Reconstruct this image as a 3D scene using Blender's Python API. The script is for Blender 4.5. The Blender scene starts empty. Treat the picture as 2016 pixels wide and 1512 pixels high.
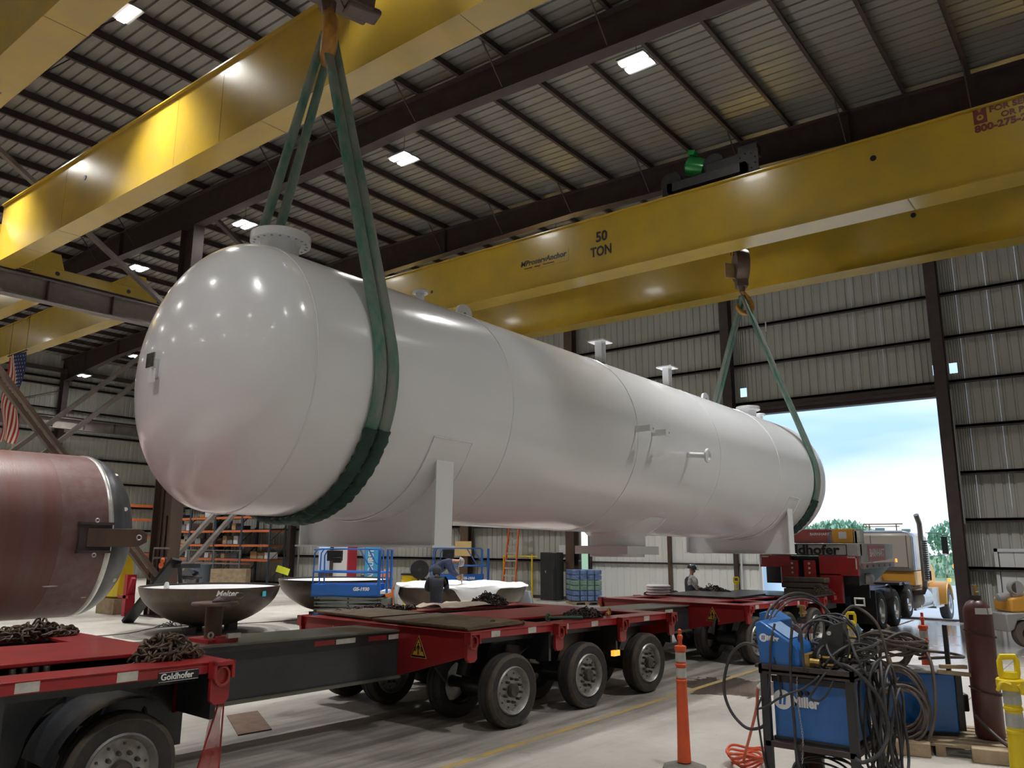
import bpy, bmesh, math, random
from mathutils import Vector, Matrix, Euler
random.seed(7)
S = bpy.context.scene
COL = S.collection
PI = math.pi

# ------------------------------------------------------------------ camera
def set_camera():
    f, pitch, yaw, roll = 1561.4, .200220, .663961, .0040725
    cy, sy, cp, sp = math.cos(yaw), math.sin(yaw), math.cos(pitch), math.sin(pitch)
    F = Vector((cy*cp, sy*cp, sp)); r = Vector((sy, -cy, 0)); u = r.cross(F)
    cr, sr = math.cos(roll), math.sin(roll)
    R = cr*r + sr*u; U = -sr*r + cr*u
    cam = bpy.data.cameras.new('camera'); o = bpy.data.objects.new('camera', cam); COL.objects.link(o)
    cam.sensor_fit = 'HORIZONTAL'; cam.sensor_width = 36; cam.lens = f/2016*36
    cam.clip_start = .05; cam.clip_end = 600
    M = Matrix((R, U, -F)).transposed().to_4x4(); M.translation = (0, 0, 2.3)
    o.matrix_world = M
    S.camera = o
set_camera()

# ------------------------------------------------------------------ world: hazy pale blue sky
w = bpy.data.worlds.new('sky'); S.world = w; w.use_nodes = True
nt = w.node_tree; nt.nodes.clear()
N = nt.nodes.new; Lk = nt.links.new
tc = N('ShaderNodeTexCoord'); sep = N('ShaderNodeSeparateXYZ'); Lk(tc.outputs['Generated'], sep.inputs[0])
rmp = N('ShaderNodeValToRGB'); Lk(sep.outputs['Z'], rmp.inputs[0])
e = rmp.color_ramp.elements; e[0].position = 0.0; e[0].color = (.93, .96, 1, 1); e[1].position = .035; e[1].color = (.80, .86, .95, 1)
for p, c in ((.10, (.33, .50, .78, 1)), (.17, (.34, .54, .84, 1)), (.24, (.5, .68, .92, 1)), (1.0, (.33, .5, .85, 1))):
    q = rmp.color_ramp.elements.new(p); q.color = c
nz = N('ShaderNodeTexNoise'); nz.inputs['Scale'].default_value = 3.2; nz.inputs['Detail'].default_value = 3
mp = N('ShaderNodeMapping'); mp.inputs['Scale'].default_value = (1, 1, 4); Lk(tc.outputs['Generated'], mp.inputs[0]); Lk(mp.outputs[0], nz.inputs['Vector'])
r2 = N('ShaderNodeValToRGB'); r2.color_ramp.elements[0].position = .42; r2.color_ramp.elements[1].position = .7
Lk(nz.outputs['Fac'], r2.inputs[0])
mx = N('ShaderNodeMix'); mx.data_type = 'RGBA'; mx.inputs['B'].default_value = (.82, .9, 1, 1)
ml = N('ShaderNodeMath'); ml.operation = 'MULTIPLY'; ml.inputs[1].default_value = .55; Lk(r2.outputs[0], ml.inputs[0])
Lk(ml.outputs[0], mx.inputs['Factor']); Lk(rmp.outputs[0], mx.inputs['A'])
bg = N('ShaderNodeBackground'); Lk(mx.outputs['Result'], bg.inputs[0]); bg.inputs[1].default_value = 1.05
out = N('ShaderNodeOutputWorld'); Lk(bg.outputs[0], out.inputs[0])

S.view_settings.view_transform = 'Standard'; S.view_settings.look = 'None'
S.view_settings.gamma = 1; S.view_settings.use_curve_mapping = False
S.view_settings.exposure = 0.68
LAMP_W = 1500.0
# soft daylight outside (overcast sun, very broad)
sun = bpy.data.lights.new('sun', 'SUN'); sun.energy = 1.2; sun.angle = .6; sun.color = (1, .97, .92)
so = bpy.data.objects.new('sun', sun); so.rotation_euler = (math.radians(35), math.radians(25), 0); COL.objects.link(so)

# ------------------------------------------------------------------ materials
MATS = {}
def mat(name, col, rough=.5, metal=0., col2=None, nscale=4., namt=.5, bump=0., bscale=30., contrast=(.35, .65), coat=0., spec=.5, stretch=None, rough2=None, emit=None, es=1., alpha=None):
    if name in MATS: return MATS[name]
    m = bpy.data.materials.new(name); m.use_nodes = True
    nt = m.node_tree; b = nt.nodes['Principled BSDF']; L = nt.links.new
    b.inputs['Base Color'].default_value = (*col, 1); b.inputs['Roughness'].default_value = rough
    b.inputs['Metallic'].default_value = metal; b.inputs['Specular IOR Level'].default_value = spec
    if coat: b.inputs['Coat Weight'].default_value = coat; b.inputs['Coat Roughness'].default_value = .08
    if emit: b.inputs['Emission Color'].default_value = (*emit, 1); b.inputs['Emission Strength'].default_value = es
    if alpha is not None: b.inputs['Alpha'].default_value = alpha
    tc = nt.nodes.new('ShaderNodeTexCoord'); vec = tc.outputs['Object']
    if stretch:
        mp = nt.nodes.new('ShaderNodeMapping'); mp.inputs['Scale'].default_value = stretch; L(vec, mp.inputs[0]); vec = mp.outputs[0]
    if col2 is not None:
        n = nt.nodes.new('ShaderNodeTexNoise'); n.inputs['Scale'].default_value = nscale; n.inputs['Detail'].default_value = 5; n.inputs['Roughness'].default_value = .6
        L(vec, n.inputs['Vector'])
        r = nt.nodes.new('ShaderNodeValToRGB'); r.color_ramp.elements[0].position = contrast[0]; r.color_ramp.elements[1].position = contrast[1]
        L(n.outputs['Fac'], r.inputs[0])
        mu = nt.nodes.new('ShaderNodeMath'); mu.operation = 'MULTIPLY'; mu.inputs[1].default_value = namt; L(r.outputs[0], mu.inputs[0])
        x = nt.nodes.new('ShaderNodeMix'); x.data_type = 'RGBA'; x.inputs['A'].default_value = (*col, 1); x.inputs['B'].default_value = (*col2, 1)
        L(mu.outputs[0], x.inputs['Factor']); L(x.outputs['Result'], b.inputs['Base Color'])
        if rough2 is not None:
            rr = nt.nodes.new('ShaderNodeMapRange'); rr.inputs['To Min'].default_value = rough; rr.inputs['To Max'].default_value = rough2
            L(mu.outputs[0], rr.inputs[0]); L(rr.outputs[0], b.inputs['Roughness'])
    if bump:
        n2 = nt.nodes.new('ShaderNodeTexNoise'); n2.inputs['Scale'].default_value = bscale; n2.inputs['Detail'].default_value = 3
        L(vec, n2.inputs['Vector'])
        bm_ = nt.nodes.new('ShaderNodeBump'); bm_.inputs['Strength'].default_value = bump; bm_.inputs['Distance'].default_value = .02
        L(n2.outputs['Fac'], bm_.inputs['Height']); L(bm_.outputs[0], b.inputs['Normal'])
    MATS[name] = m; return m

M_white = mat('vessel_white_paint', (.80, .815, .84), .2, 0, (.77, .785, .81), 1.5, .5, bump=.12, bscale=9, coat=.3)
M_yel = mat('crane_yellow_paint', (.43, .28, .026), .26, 0, (.34, .235, .04), 1.3, .8, bump=.06, bscale=3, coat=.15)
M_steel_dk = mat('primer_brown_steel', (.045, .03, .032), .55, 0, (.07, .05, .045), 3, .7, bump=.1)
M_steel_col = mat('column_brown_steel', (.11, .065, .04), .5, 0, (.06, .04, .035), 2.5, .8, bump=.1, stretch=(1, 1, .2))
M_steel_gr = mat('brace_grey_steel', (.2, .17, .155), .5, .2, (.13, .11, .1), 3, .7)
M_roof = mat('roof_sheet', (.30, .29, .27), .42, .25, (.22, .195, .165), 1.2, .7, stretch=(1, .15, 1))
M_wall = mat('wall_sheet', (.46, .47, .43), .68, 0, (.35, .34, .30), 1.5, .6, stretch=(1, 1, .15))
M_wallw = mat('door_leaf_sheet', (.86, .88, .85), .5, 0, (.78, .79, .76), 1.5, .5, stretch=(1, 1, .15))
M_red = mat('trailer_red_paint', (.37, .015, .018), .33, 0, (.24, .018, .02), 3, .8, bump=.1, bscale=8, coat=.2)
M_black = mat('chassis_black', (.018, .02, .024), .35, 0, (.035, .033, .03), 4, .6, bump=.1, coat=.1)
M_beam = mat('spine_dark_grey', (.035, .042, .05), .3, .1, (.06, .06, .06), 3, .6, coat=.2)
M_beamtop = mat('spine_top_worn', (.13, .135, .11), .3, .3, (.22, .21, .17), 3, .7)
M_tyre = mat('tyre_rubber', (.022, .022, .024), .75, 0, (.10, .08, .06), 5, .35, bump=.2, bscale=25)
M_tyred = mat('tyre_sidewall_dust', (.05, .045, .04), .8, 0, (.14, .11, .075), 7, .7)
M_rim = mat('wheel_rim_silver', (.42, .42, .41), .38, .5, (.2, .18, .16), 6, .8, bump=.1)
M_hub = mat('hub_dark', (.06, .055, .05), .5, .5, (.14, .12, .1), 8, .7)
M_alu = mat('bright_aluminium', (.6, .6, .58), .28, .8, (.4, .38, .34), 6, .5)
M_tape = mat('reflective_tape_white', (.62, .61, .55), .4, 0, (.4, .38, .33), 9, .8)
M_taper = mat('reflective_tape_red', (.32, .03, .03), .4, 0, (.2, .03, .03), 9, .8)
M_ply = mat('plywood_dirty', (.20, .145, .085), .7, 0, (.09, .07, .05), 2.4, .9, bump=.3, bscale=12, stretch=(1, 3, 1))
M_wood = mat('raw_lumber', (.42, .32, .2), .75, 0, (.25, .18, .11), 4, .8, bump=.3, bscale=18)
M_rust = mat('rusty_chain', (.13, .085, .055), .6, .45, (.06, .05, .04), 20, .8, bump=.3, bscale=60)
M_chain_dk = mat('dark_chain', (.045, .035, .04), .5, .5, (.10, .06, .05), 20, .8)
M_sling = mat('green_sling', (.022, .17, .125), .8, 0, (.22, .235, .205), 2.6, .95, bump=.4, bscale=40, contrast=(.34, .58), stretch=(1.5, 1.5, .5))
M_slingdk = mat('green_sling_sleeve', (.006, .035, .03), .6, 0, (.012, .07, .055), 5, .6, bump=.5, bscale=25)
M_hook = mat('hook_orange', (.5, .24, .03), .45, .1, (.25, .12, .04), 9, .8)
M_rope = mat('wire_rope', (.05, .035, .025), .6, .4)
M_block = mat('hook_block_brown', (.13, .085, .065), .5, .3, (.08, .055, .05), 5, .8)
M_plate_alu = mat('hook_block_plate', (.42, .3, .14), .5, .2, (.3, .2, .1), 5, .6)
M_motor = mat('motor_green', (.02, .28, .06), .25, .2, (.01, .16, .04), 4, .5, coat=.3)
M_mach = mat('trolley_dark', (.022, .022, .024), .5, .2, (.05, .045, .04), 5, .6)
M_blk = mat('lettering_black', (.01, .01, .012), .4)
M_mar = mat('lettering_maroon', (.12, .012, .01), .45)
M_wht = mat('lettering_white', (.8, .8, .8), .4)
M_orange = mat('rack_orange', (.65, .17, .05), .5, 0, (.45, .14, .06), 6, .6)
M_rackblue = mat('rack_upright_grey_blue', (.05, .065, .09), .5, .1)
M_blue = mat('lift_blue', (.015, .14, .52), .3, 0, (.02, .11, .4), 4, .6, coat=.2)
M_lgrey = mat('scissor_grey', (.20, .22, .21), .5, .2, (.14, .15, .14), 5, .6)
M_grey = mat('plain_grey', (.25, .25, .25), .5)
M_dish = mat('dish_mill_steel', (.045, .034, .026), .36, .3, (.10, .062, .034), 2.5, .8, bump=.1)
M_dishin = mat('dish_inside_dark', (.05, .04, .035), .5, .2)
M_sheet = mat('white_sheet', (.75, .76, .77), .6, 0, (.68, .69, .7), 3, .5, bump=.5, bscale=5)
M_redv = mat('red_oxide_shell', (.145, .048, .037), .45, .05, (.15, .085, .08), 1.6, .8, bump=.1, stretch=(2.2, .25, .25))
M_redv2 = mat('red_oxide_patch', (.15, .07, .062), .42, .15, (.20, .15, .15), 5, .6)
M_head = mat('bare_head_steel', (.06, .062, .07), .36, .4, (.12, .12, .125), 2.5, .7, bump=.1)
M_cardb = mat('cardboard', (.42, .29, .15), .8, 0, (.33, .22, .12), 5, .7)
M_cardf = mat('floor_cardboard', (.22, .14, .10), .85, 0, (.14, .09, .07), 6, .8)
M_miller = mat('welder_blue', (.016, .145, .47), .32, 0, (.02, .11, .36), 3, .6, coat=.25)
M_cable = mat('cable_black', (.03, .03, .033), .55, 0, (.06, .055, .055), 9, .6)
M_cableb = mat('cable_dusty_brown', (.13, .10, .085), .65, 0, (.07, .055, .05), 9, .8)
M_cableo = mat('cord_orange_red', (.62, .10, .04), .5)
M_cylm = mat('gas_cylinder_maroon', (.12, .035, .03), .4, 0, (.07, .03, .03), 5, .7, coat=.1)
M_label = mat('paper_label', (.62, .63, .58), .6)
M_brass = mat('brass', (.5, .33, .1), .35, .8)
M_postor = mat('post_orange', (.72, .10, .025), .45, 0, (.5, .08, .03), 5, .6)
M_posty = mat('post_yellow', (.82, .62, .01), .4, 0, (.7, .5, .02), 5, .5)
M_reflect = mat('reflective_band', (.48, .48, .44), .4, .1, (.36, .35, .32), 14, .7)
M_rubber = mat('base_rubber', (.12, .115, .10), .85, 0, (.2, .19, .16), 8, .7)
M_cream = mat('truck_cab_greige', (.50, .44, .38), .35, 0, (.44, .38, .33), 2, .4, coat=.3)
M_hood = mat('truck_yellow_orange', (.75, .36, .05), .35, 0, (.65, .3, .05), 2, .4, coat=.3)
M_gneck = mat('gooseneck_grey', (.40, .38, .36), .45, 0, (.3, .28, .27), 3, .6)
M_glass = mat('amber_lens', (.9, .35, .02), .2, 0, emit=(1, .4, .05), es=.8)
M_skin = mat('skin', (.42, .23, .16), .55)
M_navy = mat('navy_cloth', (.018, .025, .06), .85, 0, (.03, .04, .09), 9, .6)
M_darkc = mat('dark_cloth', (.013, .015, .022), .85, 0, (.03, .03, .045), 9, .6)
M_jean = mat('jean_cloth', (.07, .14, .26), .85, 0, (.04, .08, .16), 9, .6)
M_camo = mat('camo_cloth', (.16, .15, .14), .85, 0, (.33, .32, .30), 14, .9)
M_glove = mat('glove_leather', (.3, .18, .07), .7)
M_hat = mat('hard_hat_black', (.015, .018, .025), .2, coat=.4)
M_hatw = mat('helmet_grey_pattern', (.35, .33, .3), .4, 0, (.12, .10, .10), 25, .9)
M_fgrass = mat('field_grass', (.20, .30, .13), .9, 0, (.3, .36, .2), 1, .6)
M_leaf = mat('foliage', (.22, .42, .28), .8, 0, (.34, .52, .34), 2, .8)  # leaf greens lightened; distance haze is put into the colour
M_apron = mat('outside_concrete', (.55, .56, .56), .6, 0, (.48, .48, .48), .8, .5)
M_tarp = mat('shiny_wrap', (.45, .5, .6), .2, .1)
M_plast = mat('pale_blue_tank', (.35, .62, .75), .5)
M_lens = mat('lamp_tube_emission', (1, 1, 1), .5, emit=(1, .98, .92), es=40)
M_white2 = mat('flat_white', (.72, .73, .74), .45)
M_ladder = mat('ladder_orange', (.7, .13, .03), .5)
M_net = mat('red_net', (.45, .05, .05), .7, alpha=.62)
M_yelply = mat('yellow_board', (.72, .52, .22), .6, 0, (.6, .42, .18), 5, .5)
M_conc = None

def floor_material():
    m = bpy.data.materials.new('shop_concrete'); m.use_nodes = True
    nt = m.node_tree; b = nt.nodes['Principled BSDF']; N = nt.nodes.new; L = nt.links.new
    tc = N('ShaderNodeTexCoord'); V = tc.outputs['Object']
    def noise(sc, det=5, vec=None, ro=.6):
        n = N('ShaderNodeTexNoise'); n.inputs['Scale'].default_value = sc; n.inputs['Detail'].default_value = det; n.inputs['Roughness'].default_value = ro; L(vec or V, n.inputs['Vector']); return n.outputs['Fac']
    def ramp(i, a, c, ca=0., cb=1.):
        r = N('ShaderNodeMapRange'); r.inputs['From Min'].default_value = a; r.inputs['From Max'].default_value = c; r.inputs['To Min'].default_value = ca; r.inputs['To Max'].default_value = cb; L(i, r.inputs[0]); return r.outputs[0]
    def mixc(f, A, B):
        x = N('ShaderNodeMix'); x.data_type = 'RGBA'
        L(f, x.inputs['Factor'])
        for k, v in (('A', A), ('B', B)):
            if isinstance(v, tuple): x.inputs[k].default_value = (*v, 1)
            else: L(v, x.inputs[k])
        return x.outputs['Result']
    def math_(op, a, c):
        x = N('ShaderNodeMath'); x.operation = op
        for k, v in ((0, a), (1, c)):
            if isinstance(v, (int, float)): x.inputs[k].default_value = v
            else: L(v, x.inputs[k])
        return x.outputs[0]
    mp = N('ShaderNodeMapping'); mp.inputs['Scale'].default_value = (.25, 2.6, 1); mp.inputs['Rotation'].default_value = (0, 0, .04); L(V, mp.inputs[0])
    base = mixc(ramp(noise(.6), .35, .65), (.50, .465, .415), (.38, .355, .32))
    # tyre tracks streaking along the bay where trucks drive
    sp = N('ShaderNodeSeparateXYZ'); L(V, sp.inputs[0])
    lane = math_('MULTIPLY', ramp(sp.outputs['Y'], 4.6, 6.3), ramp(sp.outputs['Y'], 10.5, 9.0))
    streak = math_('MULTIPLY', ramp(noise(1.1, 5, mp.outputs[0]), .42, .62), lane)
    c = mixc(math_('MULTIPLY', streak, .75), base, (.13, .115, .105))
    spots = ramp(noise(3.2, 3), .64, .72)
    c = mixc(math_('MULTIPLY', spots, .35), c, (.2, .18, .16))
    # grinding dust rings / swirls under the dishes
    wet1 = math_('MULTIPLY', ramp(sp.outputs['X'], 17, 21), ramp(noise(.55, 3), .34, .43))
    wet = math_('MULTIPLY', wet1, ramp(sp.outputs['Y'], 9, 7.0))
    mpp = N('ShaderNodeVectorMath'); mpp.operation = 'DISTANCE'; L(V, mpp.inputs[0]); mpp.inputs[1].default_value = (13.3, 5.6, 0)
    pud = ramp(math_('ADD', mpp.outputs['Value'], math_('MULTIPLY', noise(2.0, 3), 1.6)), 1.75, 1.65)
    c = mixc(math_('MULTIPLY', pud, .75), c, (.10, .065, .05))
    c = mixc(math_('MULTIPLY', wet, .6), c, (.16, .16, .16))
    L(c, b.inputs['Base Color'])
    allwet = math_('MAXIMUM', wet, pud)
    rg = ramp(noise(5, 4), .3, .7, .38, .6)
    mr = N('ShaderNodeMix'); mr.data_type = 'FLOAT'; L(allwet, mr.inputs['Factor']); L(rg, mr.inputs['A']); mr.inputs['B'].default_value = .06
    L(mr.outputs['Result'], b.inputs['Roughness'])
    bp = N('ShaderNodeBump'); bp.inputs['Strength'].default_value = .15; bp.inputs['Distance'].default_value = .01; L(noise(25, 3), bp.inputs['Height'])
    L(bp.outputs[0], b.inputs['Normal'])
    return m
M_conc = floor_material()

# ------------------------------------------------------------------ geometry helpers
class MB:
    def __init__(s): s.v = []; s.f = []
    def add(s, vs, fs):
        n = len(s.v); s.v += [Vector(v) for v in vs]; s.f += [tuple(i+n for i in f) for f in fs]; return s
    def box(s, a, b):
        x0, y0, z0 = (min(a[i], b[i]) for i in range(3)); x1, y1, z1 = (max(a[i], b[i]) for i in range(3))
        return s.add([(x0,y0,z0),(x1,y0,z0),(x1,y1,z0),(x0,y1,z0),(x0,y0,z1),(x1,y0,z1),(x1,y1,z1),(x0,y1,z1)],
                     [(0,3,2,1),(4,5,6,7),(0,1,5,4),(1,2,6,5),(2,3,7,6),(3,0,4,7)])
    def cbox(s, c, sz, rot=None):
        h = [Vector((x*sz[0]/2, y*sz[1]/2, z*sz[2]/2)) for z in (-1, 1) for x, y in ((-1,-1),(1,-1),(1,1),(-1,1))]
        if rot is not None:
            R = Euler(rot).to_matrix(); h = [R @ p for p in h]
        return s.add([p+Vector(c) for p in h], [(0,3,2,1),(4,5,6,7),(0,1,5,4),(1,2,6,5),(2,3,7,6),(3,0,4,7)])
    def bar(s, p0, p1, w, h, up=(0,0,1)):
        p0, p1 = Vector(p0), Vector(p1); d = (p1-p0).normalized(); up = Vector(up)
        a = d.cross(up)
        if a.length < 1e-4: a = d.cross(Vector((1,0,0)))
        a.normalize(); b = a.cross(d)
        vs = [p + a*x*w/2 + b*y*h/2 for p in (p0, p1) for x, y in ((-1,-1),(1,-1),(1,1),(-1,1))]
        return s.add(vs, [(0,1,2,3),(7,6,5,4),(0,4,5,1),(1,5,6,2),(2,6,7,3),(3,7,4,0)])
    def ibeam(s, p0, p1, w, h, tf=.03, tw=.02, up=(0,0,1)):
        p0, p1 = Vector(p0), Vector(p1); d = (p1-p0).normalized(); up = Vector(up); a = d.cross(up).normalized(); b = a.cross(d)
        s.bar(p0+b*(h/2-tf/2), p1+b*(h/2-tf/2), w, tf, up); s.bar(p0-b*(h/2-tf/2), p1-b*(h/2-tf/2), w, tf, up)
        return s.bar(p0, p1, tw, h-2*tf, up)
    def tube(s, pts, r, n=8, closed=False, cap=True, ry=None, up=None):
        pts = [Vector(p) for p in pts]; k = len(pts); rings = []
        prev = None
        for i, p in enumerate(pts):
            if closed: t = pts[(i+1) % k]-pts[i-1]
            else: t = pts[min(i+1, k-1)]-pts[max(i-1, 0)]
            t.normalize()
            if up is not None: a = Vector(up) - t*Vector(up).dot(t)
            elif prev is None: a = t.cross(Vector((0,0,1)) if abs(t.z) < .9 else Vector((1,0,0)))
            else: a = prev - t*prev.dot(t)
            a.normalize(); prev = a; b = t.cross(a)
            ra = r[i] if isinstance(r, (list, tuple)) else r
            rb = ra if ry is None else (ry[i] if isinstance(ry, (list, tuple)) else ry)
            rings.append([p + a*ra*math.cos(2*PI*j/n) + b*rb*math.sin(2*PI*j/n) for j in range(n)])
        vs = [q for rg in rings for q in rg]; fs = []
        m = k if closed else k-1
        for i in range(m):
            for j in range(n):
                a0 = i*n+j; a1 = i*n+(j+1) % n; b0 = ((i+1) % k)*n+j; b1 = ((i+1) % k)*n+(j+1) % n
                fs.append((a0, a1, b1, b0))
        if cap and not closed: fs.append(tuple(range(n-1, -1, -1))); fs.append(tuple((k-1)*n+j for j in range(n)))
        return s.add(vs, fs)
    def cyl(s, p0, p1, r0, r1=None, n=16): return s.tube([p0, p1], [r0, r0 if r1 is None else r1], n)
    def lathe(s, prof, o=(0,0,0), ax=(0,0,1), n=32, closed=False, cap=True):
        # prof: list of (r, h) along axis
        ax = Vector(ax).normalized(); a = ax.cross(Vector((0,0,1)) if abs(ax.z) < .9 else Vector((1,0,0))).normalized(); b = ax.cross(a); o = Vector(o)
        vs = []; fs = []; k = len(prof)
        for r, h in prof:
            for j in range(n):
                t = 2*PI*j/n; vs.append(o+ax*h+(a*math.cos(t)+b*math.sin(t))*max(r, 1e-4))
        for i in range(k if closed else k-1):
            for j in range(n):
                i2 = (i+1) % k
                fs.append((i*n+j, i*n+(j+1) % n, i2*n+(j+1) % n, i2*n+j))
        if not closed and cap:
            if prof[0][0] > 1e-3: fs.append(tuple(range(n-1, -1, -1)))
            if prof[-1][0] > 1e-3: fs.append(tuple((k-1)*n+j for j in range(n)))
        return s.add(vs, fs)
    def prism(s, poly, dvec):
        # poly: planar list of 3D points, extruded by dvec
        n = len(poly); d = Vector(dvec); vs = [Vector(p) for p in poly]+[Vector(p)+d for p in poly]
        fs = [tuple(range(n-1, -1, -1)), tuple(range(n, 2*n))]+[(i, (i+1) % n, n+(i+1) % n, n+i) for i in range(n)]
        return s.add(vs, fs)
    def join(s, o): return s.add(o.v, o.f)
    def mesh(s, name, m, smooth=True, ang=38, M=None):
        me = bpy.data.meshes.new(name)
        vs = s.v if M is None else [M @ v for v in s.v]
        me.from_pydata([tuple(v) for v in vs], [], s.f)
        bm = bmesh.new(); bm.from_mesh(me); bmesh.ops.recalc_face_normals(bm, faces=bm.faces); bm.to_mesh(me); bm.free()
        if m: me.materials.append(m)
        if smooth:
            me.polygons.foreach_set('use_smooth', [True]*len(me.polygons)); me.set_sharp_from_angle(angle=math.radians(ang))
        return me

def props(o, label=None, cat=None, group=None, kind=None):
    if label: o['label'] = label
    if cat: o['category'] = cat
    if group: o['group'] = group
    if kind: o['kind'] = kind
    return o
def thing(name, label, cat, loc=(0,0,0), rz=0, group=None, kind=None):
    o = bpy.data.objects.new(name, None); COL.objects.link(o); o.empty_display_size = .2
    o.location = loc; o.rotation_euler = (0, 0, rz)
    return props(o, label, cat, group, kind)
def rootM(root):
    M = Matrix.Identity(4)
    chain = []
    r = root
    while r is not None: chain.append(r); r = r.parent
    for r in reversed(chain): M = M @ Matrix.LocRotScale(r.location, r.rotation_euler, r.scale)
    return M
NOSPLIT = {'lettering', 'stencil_mark', 'bolt_head', 'bolt_hole', 'wheel_nut', 'pictogram', 'logo_stripe', 'shield_slot', 'eye', 'pad_bolt', 'crown', 'links', 'rail_slot', 'lug_bolt', 'rung_hole', 'letter_frame', 'badge_border', 'star', 'drive_unit', 'valve', 'plate_seam', 'heat_shield', 'rim', 'lamp_glass', 'reset_knob'}
def clusters(mb):
    n = len(mb.v); par = list(range(n))
    def fd(a):
        while par[a] != a: par[a] = par[par[a]]; a = par[a]
        return a
    for f in mb.f:
        a = fd(f[0])
        for b in f[1:]: par[fd(b)] = a
    comp = {}
    for i in range(n): comp.setdefault(fd(i), []).append(i)
    if len(comp) < 2 or len(comp) > 160: return None
    bb = []
    for k, ids in comp.items():
        P = [mb.v[i] for i in ids]; bb.append([[min(p[c] for p in P)-.006 for c in range(3)], [max(p[c] for p in P)+.006 for c in range(3)], ids])
    m = len(bb); q = list(range(m))
    def f2(a):
        while q[a] != a: a = q[a]
        return a
    for i in range(m):
        for j in range(i+1, m):
            if all(bb[i][0][c] <= bb[j][1][c] and bb[j][0][c] <= bb[i][1][c] for c in range(3)): q[f2(i)] = f2(j)
    cl = {}
    for i in range(m): cl.setdefault(f2(i), []).extend(bb[i][2])
    if len(cl) < 2 or len(cl) > 60: return None
    outl = []
    for ids in cl.values():
        st_ = set(ids); mp_ = {}; r = MB()
        for i in sorted(st_): mp_[i] = len(r.v); r.v.append(mb.v[i])
        r.f = [tuple(mp_[i] for i in f) for f in mb.f if f[0] in st_]
        P = r.v; dg = sum((max(p[c] for p in P)-min(p[c] for p in P))**2 for c in range(3))**.5
        if dg < .1: return None
        outl.append(r)
    return outl
def part(root, name, mb, m, world=False, bevel=0, label=None, kind=None, ang=38, group=None, cat=None):
    if root is not None and isinstance(mb, MB) and kind is None and name not in NOSPLIT:
        cl = clusters(mb)
        if cl:
            os_ = [part1(root, name, c, m, world, bevel, label, kind, ang, group, cat) for c in cl]
            return os_[0]
    return part1(root, name, mb, m, world, bevel, label, kind, ang, group, cat)
def part1(root, name, mb, m, world=False, bevel=0, label=None, kind=None, ang=38, group=None, cat=None):
    M = rootM(root).inverted() if (world and root is not None) else None
    me = mb.mesh(name, m, ang=ang, M=M) if isinstance(mb, MB) else mb
    o = bpy.data.objects.new(name, me); COL.objects.link(o)
    if root is not None: o.parent = root
    if bevel:
        b = o.modifiers.new('bevel', 'BEVEL'); b.width = bevel; b.segments = 2; b.limit_method = 'ANGLE'; b.angle_limit = math.radians(40)
    return props(o, label, cat, group, kind)
def solo(name, mb, m, label, cat, base=None, bevel=0, group=None, kind=None):
    # single-mesh top-level object, origin moved to its base
    if base is None:
        xs = [v.x for v in mb.v]; ys = [v.y for v in mb.v]; zs = [v.z for v in mb.v]
        base = ((min(xs)+max(xs))/2, (min(ys)+max(ys))/2, min(zs))
    me = mb.mesh(name, m, M=Matrix.Translation(-Vector(base)))
    o = bpy.data.objects.new(name, me); COL.objects.link(o); o.location = base
    if bevel:
        b = o.modifiers.new('bevel', 'BEVEL'); b.width = bevel; b.segments = 2; b.limit_method = 'ANGLE'
    return props(o, label, cat, group, kind)
def copy_tree(o, parent=None, loc=None, rz=None, label=None, group=None, scale=None):
    c = o.copy(); COL.objects.link(c); c.parent = parent
    for ch in list(o.children): copy_tree(ch, c)
    if loc is not None: c.location = loc
    if rz is not None: c.rotation_euler = (0, 0, rz)
    if label: c['label'] = label
    if group: c['group'] = group
    if scale: c.scale = scale
    return c
def textmb(s, size, o, xd, up, extr=.004, shear=0., off=0., sx=1., align='LEFT'):
    cu = bpy.data.curves.new('t', 'FONT'); cu.body = s; cu.size = size; cu.extrude = extr; cu.shear = shear; cu.offset = off; cu.align_x = align; cu.align_y = 'CENTER'; cu.resolution_u = 3
    ob = bpy.data.objects.new('t', cu); COL.objects.link(ob)
    dg = bpy.context.evaluated_depsgraph_get(); me = bpy.data.meshes.new_from_object(ob.evaluated_get(dg))
    xd = Vector(xd).normalized(); up = Vector(up).normalized(); n = xd.cross(up); o = Vector(o)
    mb = MB(); mb.add([o+xd*v.co.x*sx+up*v.co.y+n*v.co.z for v in me.vertices], [tuple(p.vertices) for p in me.polygons])
    bpy.data.objects.remove(ob); bpy.data.curves.remove(cu); bpy.data.meshes.remove(me)
    return mb
def arc(c, r, a0, a1, n, pl='xz', ry=None):
    o = []
    for i in range(n+1):
        t = a0+(a1-a0)*i/n; p = list(c); p['xyz'.index(pl[0])] += r*math.cos(t); p['xyz'.index(pl[1])] += (ry or r)*math.sin(t); o.append(tuple(p))
    return o
def spline(pts, n=8, closed=False):
    P = [Vector(p) for p in pts]; k = len(P); o = []
    for i in range(k if closed else k-1):
        if closed: a, b, c, d = P[i-1], P[i], P[(i+1) % k], P[(i+2) % k]
        else: a, b, c, d = P[max(i-1, 0)], P[i], P[i+1], P[min(i+2, k-1)]
        for j in range(n):
            t = j/n; o.append(.5*((2*b)+(c-a)*t+(2*a-5*b+4*c-d)*t*t+(3*b-a-3*c+d)*t**3))
    if not closed: o.append(P[-1])
    return o

# ================================================================== STRUCTURE
X0, X1, YN, YF = -24., 29.3, -3.2, 53.4
YR = 25.3
def ztop(y): return 14.5-.024*abs(y-YR)          # underside of purlins
def zroof(y): return ztop(y)+.25
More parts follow.
